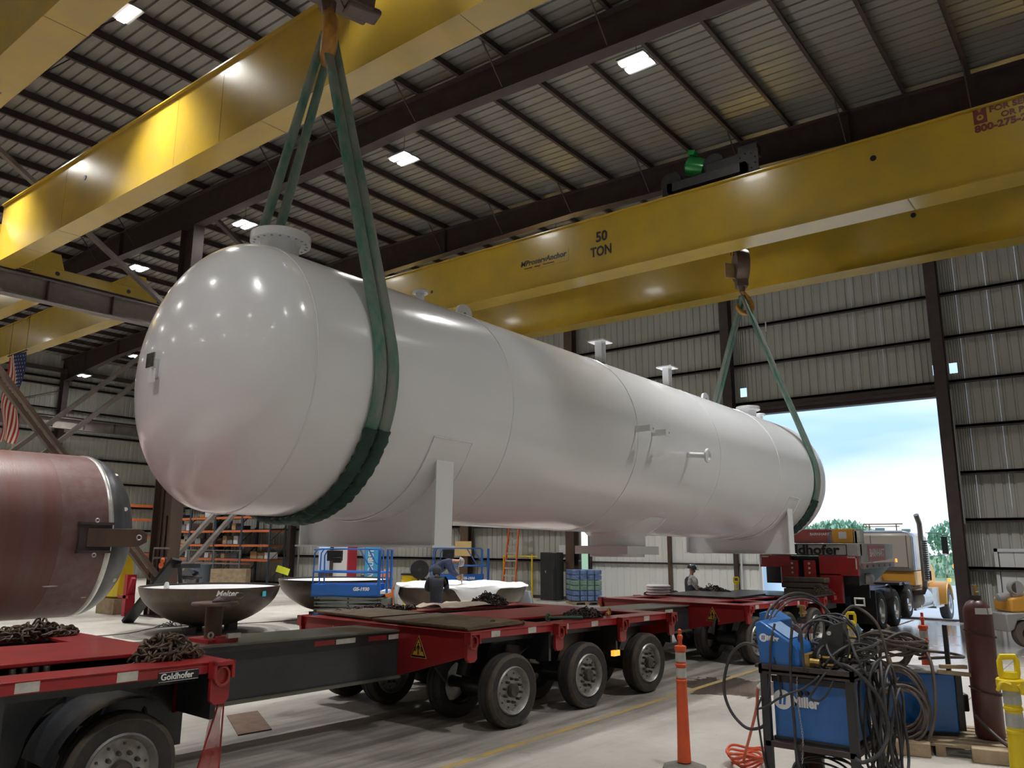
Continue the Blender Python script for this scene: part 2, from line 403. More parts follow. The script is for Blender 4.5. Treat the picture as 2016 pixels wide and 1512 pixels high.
# floor
mb = MB().box((X0-1, YN-1, -.3), (X1+.4, YF+1, 0))
floor = part(None, 'floor', mb, M_conc, kind='structure')
M_line = mat('worn_yellow_line', (.62, .42, .10), .6, 0, (.42, .36, .26), 6, .9, contrast=(.4, .6))
mb = MB(); x = 3.0
while x < 28:
    l = random.uniform(.9, 2.2); mb.box((x, 6.04+random.uniform(-.01, .01), 0), (x+l, 6.13+random.uniform(-.01, .01), .003)); x += l+random.choice((0, 0, .04))
part(floor, 'painted_line', mb, M_line, label='worn yellow painted line')
M_joint = mat('slab_joint', (.08, .075, .07), .8)
for y in (11.2, 17.3, 2.4): part(floor, 'slab_joint', MB().box((X0, y, 0), (X1, y+.012, .002)), M_joint)
# dark grinding rings round the dish on the floor
def ringmb(cx, cy, r0, r1, n=48, z=.004):
    vs = []; fs = []
    for j in range(n):
        t = 2*PI*j/n; q = 1+.04*math.sin(3*t)
        for r in (r0, r1): vs.append((cx+r*q*math.cos(t), cy+r*q*math.sin(t), z))
    for j in range(n): k = (j+1) % n; fs.append((2*j, 2*j+1, 2*k+1, 2*k))
    return MB().add(vs, fs)
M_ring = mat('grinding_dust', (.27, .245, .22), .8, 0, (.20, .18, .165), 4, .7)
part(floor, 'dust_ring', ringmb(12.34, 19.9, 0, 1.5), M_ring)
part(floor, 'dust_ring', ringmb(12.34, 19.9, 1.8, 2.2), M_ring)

# corrugated unit panel: width .9 (local y), height 1 (local z), ribs recessed to +x
def corr(wd=.9, ribs=3, rd=.035, axis='wall', rw=.045):
    prof = [(0, 0)]; p = wd/ribs
    for i in range(ribs):
        y = p*(i+.5); prof += [(y-rw, 0), (y-rw*.6, rd), (y+rw*.6, rd), (y+rw, 0)]
    prof.append((wd-.004, 0))
    vs = []
    for z in (0, 1):
        for y, d in prof: vs.append((d, y, z) if axis == 'wall' else (y, z, d))
    n = len(prof); fs = [(i, i+1, n+i+1, n+i) for i in range(n-1)]
    for z in (0, 1):
        for y, d in prof: vs.append((d+.012, y, z) if axis == 'wall' else (y, z, d+.012))
    fs += [(2*n+i, 3*n+i, 3*n+i+1, 2*n+i+1) for i in range(n-1)]
    fs += [(0, n, 3*n, 2*n), (n-1, 3*n-1, 4*n-1, 2*n-1)]
    me = bpy.data.meshes.new('sheet_panel'); me.from_pydata(vs, [], fs)
    bm = bmesh.new(); bm.from_mesh(me); bmesh.ops.recalc_face_normals(bm, faces=bm.faces); bm.to_mesh(me); bm.free()
    return me
wallsheet = corr(); wallsheet.materials.append(M_wall)
roofsheet = corr(axis='roof', rd=.06, rw=.032); roofsheet.materials.append(M_roof)
leafsheet = corr(.9, 3, .03); leafsheet.materials.append(M_wallw)
def put(me, name, root, loc, scale=(1, 1, 1), rot=(0, 0, 0)):
    o = bpy.data.objects.new(name, me); COL.objects.link(o); o.parent = root; o.location = loc; o.scale = scale; o.rotation_euler = rot; return o

# ---- ceiling: sheets, purlins, rafters, bracing
ceil = thing('ceiling', None, None, kind='structure')
x = X0
sl = math.atan(.024)
while x < X1:
    for s, ya in ((1, YN-.2), (-1, YR)):
        L_ = (YR-YN+.2) if s == 1 else (YF+.2-YR)
        put(roofsheet, 'roof_panel', ceil, (x, ya, zroof(ya)+.01), (1, L_/math.cos(sl), 1), (s*sl, 0, 0))
    x += .9
def zpurl(x0, x1, y):
    z = zroof(y); m = MB()
    # Z purlin: web + flanges
    m.box((x0, y-.006, z-.24), (x1, y+.006, z)); m.box((x0, y, z-.012), (x1, y+.08, z)); m.box((x0, y-.08, z-.24), (x1, y, z-.228)); return m
y = -2.4
while y < YF-.5:
    if abs(y-YR) > .3:
        part(ceil, 'purlin', zpurl(X0, X1, y), M_steel_dk)
    y += 1.5
def rbot(y):
    P = [(-3.2, 12.5), (5, 13.05), (14, 13.42), (25.3, 13.3), (36, 13.45), (46, 13.05), (53.4, 12.3)]
    for (a, za), (b, zb) in zip(P, P[1:]):
        if y <= b: return za+(zb-za)*(y-a)/(b-a)
    return P[-1][1]
FR = [-23.6, -16.1, -8.6, -1.1, 6.4, 13.9, 21.4, 28.85]
def rafter(x):
    m = MB(); ys = [YN+.1, 1, 5, 9.5, 14, 20, YR, 30, 36, 41, 46, YF-.1]
    for a, b in zip(ys, ys[1:]):
        m.prism([(x-.01, a, rbot(a)), (x-.01, b, rbot(b)), (x-.01, b, ztop(b)), (x-.01, a, ztop(a))], (.02, 0, 0))
        m.bar((x, a, rbot(a)), (x, b, rbot(b)), .34, .03); m.bar((x, a, ztop(a)-.015), (x, b, ztop(b)-.015), .34, .03)
    for y_ in (5, 20, 30.5, 46): m.box((x-.14, y_-.015, rbot(y_)), (x+.14, y_+.015, ztop(y_)-.02))
    return m
for x in FR: part(ceil, 'rafter', rafter(x), M_steel_dk)
# flange braces and cable braces between rafter and purlins
m = MB()
for x in FR[3:7]:
    for y in [v for v in (-.9, 2.1, 5.1, 8.1, 11.1, 14.1, 17.1, 20.1, 29.1, 32.1, 35.1, 38.1, 41.1)]:
        for s in (-1, 1): m.bar((x+s*.15, y, rbot(y)+.05), (x+s*.95, y, ztop(y)+.02), .03, .03)
part(ceil, 'flange_brace', m, M_steel_dk, kind='stuff')
part(ceil, 'eave_strut', MB().box((X0, YF-.5, 12.95), (X1, YF-.3, 13.2)), M_steel_dk)

# ---- walls
def wall_panels(root, n0, n1, fn):
    pass
wf = thing('wall_front', None, None, kind='structure')
def seg(y0, y1, z0, z1, root=wf, me=wallsheet, x=X1):
    put(me, 'wall_panel', root, (x, y0, z0), (1, (y1-y0)/.9, z1-z0))
DY0, DY1, DZ = 4.62, 19.1, 7.28
y = YN
while y < DY0-.02:
    y2 = min(y+.9, DY0)
    if y2 > 4.3:
        seg(y, 4.18, 0, zroof(y)); seg(4.18, 4.42, 0, 7.95); seg(4.18, 4.42, 8.3, zroof(y)); seg(4.42, y2, 0, zroof(y))
    else: seg(y, y2, 0, zroof(y))
    y = y2
y = DY0
while y < DY1-.02:
    y2 = min(y+.9, DY1)
    if y == DY0:
        seg(y+.3, y2, DZ, zroof(y)); seg(y, y+.3, DZ, 7.95); seg(y, y+.3, 8.3, zroof(y))
    elif y < 11.5 < y2:
        seg(y, 11.4, DZ, zroof(y)); seg(11.4, 11.66, DZ, 7.95); seg(11.4, 11.66, 8.3, zroof(y)); seg(11.66, y2, DZ, zroof(y))
    else: seg(y, y2, DZ, zroof(y))
    y = y2
y = DY1
while y < YF-.02:
    y2 = min(y+.9, YF); seg(y, y2, 0, zroof(y)); y = y2
GZ = [1.65+1.5*k for k in range(8)]
def girt(x, y0, y1, z): return MB().box((x-.22, y0, z-.04), (x, y1, z+.04)).box((x-.22, y0, z-.1), (x-.2, y1, z+.04))
for z in GZ:
    part(wf, 'girt', girt(X1, YN, DY0, z), M_steel_dk)
    if z > DZ: part(wf, 'girt', girt(X1, DY0, DY1, z), M_steel_dk)
    part(wf, 'girt', girt(X1, DY1, YF, z), M_steel_dk)
part(wf, 'door_header', MB().box((X1-.35, DY0-.1, DZ-.12), (X1+.0, DY1+.1, DZ+.28)).box((X1-.45, DY0, DZ+.02), (X1-.35, DY1, DZ+.12)), M_steel_dk)
for yc, w_, mm in ((4.62, .36, M_steel_dk), (11.95, .36, M_steel_dk), (19.3, .42, M_steel_col), (25.3, .5, M_steel_col), (32., .36, M_steel_dk), (38.7, .3, M_steel_dk), (46., .36, M_steel_dk), (-2.9, .36, M_steel_dk)):
    z0 = DZ if yc == 11.95 else 0
    part(wf, 'column', MB().ibeam((X1-.42, yc, z0), (X1-.42, yc, ztop(yc)), w_, .38, .02, .014, up=(1, 0, 0)), mm)
part(wf, 'conduit', MB().cyl((X1-.66, 4.35, 3), (X1-.66, 4.35, 7.3), .025, n=8).cyl((X1-.3, 38.1, 0), (X1-.3, 38.1, 3.6), .05, n=8), M_grey)
part(wf, 'base_trim', MB().box((X1-.06, DY1, 0), (X1-.01, YF, .14)).box((X1-.06, YN, 0), (X1-.01, DY0, .14)), M_steel_dk)

wl = thing('wall_left', None, None, kind='structure')
x = X0
while x < X1-.02:
    put(wallsheet, 'wall_panel', wl, (x, YF, 0), (1, 1, 14.1), (0, 0, -PI/2)); 
    x += .9
for o in wl.children: o.rotation_euler = (0, 0, PI/2); o.location.x += .9
for z in GZ+[12.6]: part(wl, 'girt', MB().box((X0, YF-.22, z-.04), (X1, YF, z+.04)).box((X0, YF-.22, z-.1), (X1, YF-.2, z+.04)), M_steel_dk)
for x in FR[:-1]:
    part(wl, 'column', MB().ibeam((x, YF-.55, 0), (x, YF-.55, 13.2), .34, .6, .025, .014, up=(0, 1, 0)), M_steel_dk)
    part(wl, 'eave_brace', MB().bar((x+.2, YF-.4, 11.9), (x-3, YF-.4, 10.75), .06, .06), M_steel_dk)
wr = thing('wall_right', None, None, kind='structure')
x = X0
while x < X1-.02:
    put(wallsheet, 'wall_panel', wr, (x, YN, 0), (1, 1, 14.1), (0, 0, -PI/2)); x += .9
for x in FR[:-1]: part(wr, 'column', MB().ibeam((x, YN+.5, 0), (x, YN+.5, 13.), .34, .6, .025, .014, up=(0, 1, 0)), M_steel_dk)
wb = thing('wall_back', None, None, kind='structure')
y = YN
while y < YF-.02:
    put(wallsheet, 'wall_panel', wb, (X0, y+.9, 0), (1, 1, zroof(y)), (0, 0, PI)); y += .9

# ---- sliding door leaf and the small white door
dr = thing('door_1', None, None, (X1+.15, 0, 0), kind='structure')
y = 11.25
while y < 18.72:
    y2 = min(y+.9, 18.75); put(leafsheet, 'door_panel', dr, (0, y, .04), (1, (y2-y)/.9, 7.6)); y = y2
for z in (1.6, 3.4, 5.2, 7.0): part(dr, 'door_rail', MB().box((-.09, 11.25, z-.035), (-.01, 18.75, z+.035)), M_steel_dk)
for y_, w_, mm in ((11.25, .09, M_white2), (12.2, .16, M_steel_dk), (11.98, .06, M_white2), (14.95, .13, M_steel_col), (18.7, .12, M_steel_dk)):
    part(dr, 'door_stile', MB().box((-.16, y_-w_/2, .02), (-.02, y_+w_/2, 7.6)), mm)
part(dr, 'guide_track', MB().box((-.3, DY0, -.002), (.3, DY1, .012)).box((-.28, DY0, .01), (-.24, DY1, .03)), M_steel_dk)
d2 = thing('door_2', None, None, (X1-.1, 0, 0), kind='structure')
part(d2, 'door_frame', MB().box((-.06, 3.62, 0), (.05, 3.72, 2.25)).box((-.06, 1.2, 2.15), (.05, 3.72, 2.25)), M_white2)
for k in range(6): part(d2, 'door_slat', MB().box((-.03, 3.2-.4*k, 0), (.0, 3.59-.4*k, 2.15)), M_white2)

# ---- interior columns with red and white painted foot
def icol(x, label, low=None):
    t = thing('steel_column', label, 'column', (x, YR, 0))
    z = rbot(YR)-.0
    part(t, 'lower_shaft', MB().ibeam((0, 0, .03), (0, 0, 9.2), .42, 1.15, .04, .02, up=(0, 1, 0)), M_steel_col)
    part(t, 'upper_shaft', MB().ibeam((0, 0, 9.2), (0, 0, z-.02), .40, .85, .035, .02, up=(0, 1, 0)), M_steel_dk)
    if not low: part(t, 'web_stiffener', MB().box((-.06, -.06, .1), (-.012, .02, 3.2)).box((-.06, .24, .1), (-.012, .28, 8)), M_steel_dk)
    part(t, 'base_plate', MB().cbox((0, 0, .015), (.6, 1.4, .03)), M_steel_dk)
    part(t, 'runway_bracket', MB().box((-.2, -.95, 9.12), (.2, .3, 9.26)).box((-.2, .3, 9.46), (.2, .95, 9.6)).prism([(-.01, -.575, 8.5), (-.01, -.95, 9.12), (-.01, -.575, 9.12)], (.02, 0, 0)).prism([(-.01, .575, 8.5), (-.01, .95, 9.12), (-.01, .575, 9.12)], (.02, 0, 0)), M_steel_dk)
    if low:
        part(t, 'painted_web', MB().box((-.03, -.53, .05), (-.011, .53, 2.6)).box((.011, -.53, .05), (.03, .53, 2.6)), M_white2, label='white painted panel')
        part(t, 'painted_flange', MB().box((-.22, -.60, .05), (.22, -.53, 2.9)), mat('column_red_paint', (.5, .03, .05), .35), label='red painted flange')
    return t
icol(13.9, 'brown built-up steel column behind the suspended white vessel, nearest in view')
icol(21.4, 'steel column with white and red painted foot behind the blue scissor lift', True)
icol(6.4, 'interior steel column left of the picture, behind the red cylinder')
# ---- crossed braces in the column line
def brace(p0, p1, label, offs=((-.3, 0), (.3, 0)), mm=None):
    t = thing('cross_brace', label, 'brace', p0, group=None)
    for dy, dq in offs:
        part(t, 'brace_bar', MB().bar((p0[0], p0[1]+dy, p0[2]+dq), (p1[0], p1[1]+dy, p1[2]+dq), .12, .2, up=(0, 1, 0)), mm or M_steel_gr, world=True)
    part(t, 'gusset_plate', MB().bar((p1[0]-.1, p1[1]-.28, p1[2]), (p1[0]+.1, p1[1]+.28, p1[2]), .03, .3), M_steel_dk, world=True)
brace((6.7, 25.3, 8.9), (13.5, 25.3, 1.3), 'grey brace falling from upper left to the foot of the brown column', ((-.42, 0), (-.05, -.1)), M_steel_col)
brace((6.7, 25.3, 2.1), (13.6, 25.3, 9.0), 'grey double brace rising to the right behind the vessel head', ((.1, .42), (.1, -.42)))
brace((14.15, 25.3, 1.3), (21.1, 25.3, 9.0), 'grey double brace rising from the column foot, seen under the vessel', ((.0, .4), (.0, -.42)))

brace((6.8, 24.95, 14.0), (13.3, 24.95, 9.95), 'thin dark brace crossing the far bay end truck below the girder', ((0, 0),), M_steel_gr)
brace((14.3, 24.95, 13.9), (21.0, 24.95, 9.95), 'thin dark brace falling to the right behind the vessel manway', ((0, 0),), M_steel_dk)
# ---- crane runways
def runway(y, label, lab2=None, x0=X0+.3, x1=X1-.8, zb=9.26, zt=9.93):
    t = thing('runway_beam', label, 'crane runway', (0, y, 9.26))
    part(t, 'beam', MB().ibeam((x0, y, (zt+zb)/2), (x1, y, (zt+zb)/2), .36, zt-zb, .03, .02), M_steel_gr if y > 20 else M_steel_dk, world=True)
    part(t, 'rail', MB().ibeam((x0, y, zt+.06), (x1, y, zt+.06), .1, .12, .025, .03), M_steel_dk, world=True)
    x = x0+.6
    while x < x1:
        part(t, 'stiffener', MB().box((x-.012, y-.16, zb+.04), (x+.012, y+.16, zt-.03)), M_steel_dk, world=True); x += 1.9
    return t
runway(24.72, 'grey crane runway beam running behind the white vessel head, near bay side')
runway(25.95, 'crane runway beam on the far bay side of the column line', zb=9.6, zt=10.13)
runway(YF-1.35, 'crane runway beam along the far corrugated side wall')
runway(YN+1.1, 'crane runway beam along the right hand wall, outside the picture')

# ================================================================== CRANES
def girder(root, x0, x1, z0, z1, y0, y1, name='girder'):
    m = MB()
    m.box((x0+.07, y0, z0+.03), (x1-.07, y1, z1-.03)); m.box((x0, y0, z0), (x1, y1, z0+.03)); m.box((x0, y0, z1-.03), (x1, y1, z1))
    g = part(root, name, m, M_yel, world=True)
    return g
def hookblock(root, x, y, zt, zhook, s=1., hd=(.79, -.61)):
    # sheave block: two cheek plates with sheaves between, swivel and hook
    zb = zt-1.0*s
    for k, dx in enumerate((-.22, .22)):
        pass
    b = part(root, 'hook_block', MB().lathe([(.0, -.17*s), (.44*s, -.17*s), (.46*s, -.12*s), (.46*s, .12*s), (.44*s, .17*s), (0, .17*s)], (x, y, zt-.46*s), (.55, -.83, 0), 28)
             .bar((x, y, zt-.5*s), (x, y, zb-.08*s), .34*s, .3*s, up=(.55, -.83, 0)), M_block, world=True)
    part(b, 'cheek_plate', MB().cbox((x-.11, y+.19, zt-.6*s), (.5*s, .03, .42*s), (0, 0, -.6)), M_plate_alu, world=True)
    part(b, 'swivel', MB().cyl((x, y, zb+.02), (x, y, zb-.22*s), .1*s, .075*s, 14), M_block, world=True)
    # hook: curved tapering bar in the plane across the view
    hx, hy = hd
    path = [(0, .12), (0.02, -.02), (.09, -.12), (.20, -.24), (.24, -.40), (.18, -.54), (.03, -.60), (-.12, -.55), (-.19, -.43), (-.19, -.34)]
    rr = [.07, .075, .085, .1, .11, .11, .1, .085, .055, .02]
    pts = [(x+a*s*hx, y+a*s*hy, zb-.22*s+c*s) for a, c in path]
    sp_ = spline(pts, 4); rad = [rr[min(int(i/4), 9)]*(1-(i % 4)/4)+rr[min(int(i/4)+1, 9)]*((i % 4)/4) for i in range(len(sp_))]
    part(b, 'hook', MB().tube(sp_, [r*s for r in rad], 12, ry=[r*s*.75 for r in rad]), M_hook, world=True)
    part(b, 'safety_latch', MB().bar((x-.02, y, zb-.3*s), (x-.17*s*hx, y-.17*s*hy, zb-.62*s), .05, .02), M_hook, world=True)
    return zb-.22*s-.5*s
def crane(label, xs, z0, z1, y0, y1, xh, yh, zblock, tyy, trolley=True, hs=1., hd=(.79, -.61), tz=0.):
    t = thing('overhead_crane', label, 'crane', (xh, (y0+y1)/2, z0))
    gs = [girder(t, a, b, z0, z1, y0, y1) for a, b in xs]
    for yy in tyy:
        a, b = xs[0][0]-.5, xs[1][1]+.5
        e_ = part(t, 'end_truck', MB().box((a, yy-.17, 10.08+tz), (b, yy+.17, 10.52+tz)), M_yel, world=True, bevel=.02)
        part(e_, 'wheel', MB().cyl((a+.5, yy-.08, 10.2+tz), (a+.5, yy+.08, 10.2+tz), .15, n=16).cyl((b-.5, yy-.08, 10.2+tz), (b-.5, yy+.08, 10.2+tz), .15, n=16), M_mach, world=True)
        part(e_, 'lightening_hole', MB().cyl((a+1.0, yy-.172, 10.36+tz), (a+1.0, yy-.176, 10.36+tz), .07, n=14).cyl((b-1.0, yy-.172, 10.36+tz), (b-1.0, yy-.176, 10.36+tz), .07, n=14), M_blk, world=True)
    m = MB()
    for a, b in xs:
        for yy in tyy:
            x_ = (a+b)/2
            m.prism([(x_-.45, yy-.15, 10.52+tz), (x_+.45, yy-.15, 10.52+tz), (x_+.3, yy-.15, 11.2), (x_-.3, yy-.15, 11.2)], (0, .02, 0))
    part(t, 'gusset_plate', m, M_yel, world=True)
    if trolley:
        a, b = xs[0][0], xs[1][1]
        tr = part(t, 'trolley_frame', MB().box((a+.05, yh-1.1, z1+.12), (b-.05, yh-.95, z1+.36)).box((a+.05, yh+.95, z1+.12), (b-.05, yh+1.1, z1+.36)).box((a+.05, yh-1.1, z1+.12), (a+.3, yh+1.1, z1+.36)).box((b-.3, yh-1.1, z1+.12), (b-.05, yh+1.1, z1+.36)), M_mach, world=True)
        part(tr, 'rope_drum', MB().cyl((xh-.9, yh, z1+.6), (xh+.9, yh, z1+.6), .35, n=24), M_mach, world=True)
        part(tr, 'rail', MB().box((xs[0][0]+.2, y0, z1), (xs[0][0]+.28, y1, z1+.07)).box((xs[1][1]-.28, y0, z1), (xs[1][1]-.2, y1, z1+.07)), M_mach, world=True)
        m = MB()
        for i in range(8):
            ax = (-.3, -.22, -.14, -.06, .06, .14, .22, .3)[i]
            m.cyl((xh+ax*.9, yh-ax*.5, zblock-.2), (xh+ax*1.1, yh-ax*.4, z1+.5), .013, n=6)
        part(tr, 'wire_rope', m, M_rope, world=True)
        hookblock(t, xh, yh, zblock, None, hs, hd)
    return t, gs
cA, gA = crane('yellow double-girder overhead crane nearest the camera, holding the vessel head end', [(3.92, 4.55), (7.66, 8.22)], 9.95, 11.72, -2., 24.45, 6.08, 8., 10.9, (YN+1.1, 24.72), hs=1.16, hd=(-.5, -.87))
cB, gB = crane('yellow 50 ton overhead crane near the door, holding the far end of the vessel', [(18.3, 19.05), (22.35, 23.0)], 9.85, 11.55, -2., 24.45, 20.5, 7.95, 10.42, (YN+1.1, 24.72))
cC, gC = crane('yellow overhead crane in the far bay beyond the column line', [(9.35, 9.85), (12.1, 12.6)], 9.8, 11.15, 26.2, 51.9, 11.0, 43, 10.5, (25.95, YF-1.35), trolley=False, tz=.2)
part(cA, 'sheave_housing', MB().cbox((6.22, 7.95, 9.98), (.95, .42, .62), (0, .1, -.35)).cbox((6.5, 7.8, 9.66), (.5, .3, .1), (0, 0, -.35)), M_block, world=True, bevel=.04)
# lift-hole marks, seams, lettering on girders
m = MB()
for x, y, z, r in ((7.72, 19.32, 11.1, .06), (18.36, 3.85, 11.05, .07), (22.41, 3.84, 11.1, .07), (18.36, 17.8, 10.6, .05)):
    m.cyl((x-.004, y, z), (x+.004, y, z), r, n=16)
part(gB[0], 'bolt_hole', MB().cyl((18.36, 3.85, 11.05), (18.375, 3.85, 11.05), .07, n=16).cyl((18.36, 17.8, 10.6), (18.375, 17.8, 10.6), .05, n=16), M_blk, world=True)
part(gB[1], 'bolt_hole', MB().cyl((22.41, 3.84, 11.05), (22.425, 3.84, 11.05), .07, n=16), M_blk, world=True)
part(gA[1], 'bolt_hole', MB().cyl((7.72, 19.32, 11.05), (7.735, 19.32, 11.05), .065, n=16), M_blk, world=True)
m = MB()
for y in (9.6, 13.4, 15.1, 20.4): m.box((7.726, y, 9.99), (7.7285, y+.008, 11.68))
part(gA[1], 'plate_seam', m, M_yel, world=True)
m = MB()
for a, b, z in ((7.66, 8.22, 9.95), (3.92, 4.55, 9.95)):
    for y in (11.9, 20.4, 22.4, 7.): m.box((a, y, z-.003), (b, y+.015, z+.001))
part(gA[1], 'flange_seam', m, mat('seam_brown', (.25, .17, .04), .6), world=True)
part(gB[0], 'flange_seam', MB().box((18.3, 3.2, 9.847), (19.05, 3.23, 9.851)), MATS['seam_brown'], world=True)
xg = 18.362
def gtext(s, size, y, z, sx=1., m=M_blk, off=0., shear=0., al='LEFT', root=None):
    part(root or gB[0], 'lettering', textmb(s, size, (xg, y, z), (0, -1, 0), (0, 0, 1), .003, shear, off, sx, al), m, world=True)
gtext('50', .42, 11.15, 10.93, .92, off=.012, al='CENTER'); gtext('TON', .40, 11.17, 10.5, .80, off=.010, al='CENTER')
part(gB[0], 'name_plate', MB().box((xg-.002, 12.28, 10.47), (xg+.006, 14.15, 10.86)), M_yel, world=True)
xg = 18.356
gtext('MProservAnchor', .235, 14.05, 10.705, 1.02, off=.006, shear=.2)
gtext('Industrial     Energy     Tool Services', .075, 13.9, 10.55, 1.0)
xg = 18.362
gtext('FOR SERVICE', .17, 1.50, 11.42, 1.15, M_mar, .006); gtext('OR PARTS', .17, 1.30, 11.24, 1.1, M_mar, .006); gtext('800-275-2624', .21, 1.80, 11.05, 1.1, M_mar, .008)
m = MB().prism([(xg, 1.80, 11.17), (xg, 1.80, 11.5), (xg, 1.72, 11.5), (xg, 1.675, 11.42), (xg, 1.63, 11.5), (xg, 1.55, 11.5), (xg, 1.55, 11.17)], (.004, 0, 0))
part(gB[0], 'logo', m, M_mar, world=True)
part(gB[0], 'logo_ring', MB().cyl((xg-.002, 1.675, 11.3), (xg-.008, 1.675, 11.3), .065, n=16), M_yel, world=True)
part(gB[0], 'logo_dot', MB().cyl((xg-.008, 1.675, 11.31), (xg-.011, 1.675, 11.31), .028, n=12), M_mar, world=True)
# centre marks stencilled under girder flanges
m = MB().box((4.0, 14.9, 9.944), (4.28, 14.92, 9.949)).box((4.13, 14.75, 9.944), (4.15, 15.08, 9.949))
part(gA[0], 'stencil_mark', m, M_blk, world=True)
for s_, px, py in (('AA', 4.28, 15.3), ('CJ', 4.0, 14.55), ('88', 4.33, 14.8), ('74', 3.98, 15.1)):
    part(gA[0], 'stencil_mark', textmb(s_, .13, (px, py, 9.946), (0, -1, 0), (-1, 0, 0), .002), M_blk, world=True)
part(gB[1], 'stencil_mark', MB().box((22.5, 10.98, 9.844), (22.8, 11.02, 9.848)).box((22.63, 10.8, 9.844), (22.67, 11.2, 9.848)), MATS['seam_brown'], world=True)
# hoist machinery on crane B
tB = [o for o in cB.children if o.name.startswith('trolley_frame')][0]
part(tB, 'hoist_motor', MB().lathe([(0, 0), (.2, 0), (.26, .05), (.27, .1), (.27, .52), (.2, .56), (.2, .7), (0, .7)], (18.75, 8.62, 12.5), (.25, -1, -.42), 28).cbox((18.62, 8.38, 12.72), (.2, .2, .12), (.3, 0, 0)), M_motor, world=True, label='glossy green hoist motor')
part(tB, 'gearbox', MB().cbox((18.75, 7.55, 12.0), (.5, .9, .5)).cbox((18.75, 8.15, 11.85), (.4, .6, .4)).cyl((18.6, 7.8, 12.25), (18.9, 7.8, 12.25), .3, n=20), M_mach, world=True, bevel=.03)
part(tB, 'wheel_box', MB().lathe([(0, 0), (.3, 0), (.33, .06), (.33, .3), (0, .3)], (18.5, 9.0, 12.0), (1, 0, 0), 24).cbox((18.6, 9.0, 11.8), (.25, .5, .5)).cyl((18.5, 8.62, 11.72), (18.7, 8.62, 11.72), .16, n=18), M_mach, world=True)
m = MB().box((18.48, 6.55, 11.66), (18.52, 7.15, 12.25)).cbox((18.7, 6.85, 12.3), (.3, .5, .3))
part(tB, 'bolted_plate', m, M_mach, world=True)
m = MB()
for k in range(9):
    for r_ in (0, 1): m.cyl((18.475, 6.85+.23*math.cos(k*.7), 11.95+.23*math.sin(k*.7)), (18.48, 6.85+.23*math.cos(k*.7), 11.95+.23*math.sin(k*.7)), .02, n=8)
part(tB, 'bolt_head', m, M_grey, world=True)

# ================================================================== LAMPS
SPOT = bpy.data.lights.new('lamp_beam', 'SPOT'); SPOT.energy = LAMP_W; SPOT.spot_size = math.radians(95); SPOT.spot_blend = .95; SPOT.shadow_soft_size = .18; SPOT.color = (1, .99, .975)
def lamp(x, y, z, label, group):
    t = thing('high_bay_light', label, 'light fixture', (x, y, z), group=group)
    part(t, 'housing', MB().box((-.34, -.35, .02), (.34, .35, .07)).box((-.12, -.12, .07), (.12, .12, .16)), M_grey)
    for dx in (-.16, .16): part(t, 'lamp_panel', MB().add([(dx-.085, -.34, .0), (dx+.085, -.34, .0), (dx+.085, .34, .0), (dx-.085, .34, .0)], [(0, 3, 2, 1)]), M_lens)
    for dx in (-.17, .17):
        sp = bpy.data.objects.new('lamp_beam', SPOT); COL.objects.link(sp); sp.parent = t; sp.location = (dx, 0, -.02)
    part(t, 'hanging_cable', MB().cyl((0, 0, .16), (0, 0, ztop(y)-z+.02), .008, n=6), M_rope)
    return t
vis = {(14.8, 7.95): 'lit pair of lamp panels above the white vessel, right of the rafter', (14.8, 15.6): 'lit pair of lamp panels to the right of the green near sling',
       (14.8, 23.5): 'lit pair of lamp panels just above the vessel head, left of the sling', (14.8, 30.9): 'small lit lamp pair over the far bay crane end truck',
       (6.55, 15.6): 'lit lamp pair at the top left between the two yellow girders'}
for (x, y), lb in vis.items(): lamp(x, y, 13.25, lb, 'high bay lights in view')
lamp(21.3, 50.0, 12.35, 'lit lamp pair at far left against the dark side wall', 'high bay lights in view')
for x in (-16, -8.4, -.9, 6.55, 14.8, 22.5):
    for y in (.2, 7.95, 15.6, 23.5, 30.9, 38.6, 46.2):
        if (x, y) in vis or (x == -16 and y > 24) or (x, y) == (14.8, 38.6): continue
        lamp(x, y, 13.25, 'ceiling lamp pair hidden from view above the girders or behind the camera', 'high bay lights out of view')

# ================================================================== VESSEL
VR = 1.565
ves = bpy.data.objects.new('pressure_vessel', None); COL.objects.link(ves)
ves.location = (10, 8.0, 4.13); ves.rotation_euler = (0, .013, -.0169)
props(ves, 'glossy white horizontal pressure vessel hanging in two green slings', 'pressure vessel')
XA, XB = -4.95, 11.05
def ell(sgn, x0, n=22, R=VR, d=.80):
    return [(R*math.cos(t), x0+sgn*d*math.sin(t)) for t in [PI/2*i/n for i in range(n+1)]]
part(ves, 'shell', MB().lathe([(VR, XA), (VR, XB)], (0, 0, 0), (1, 0, 0), 128), M_white)
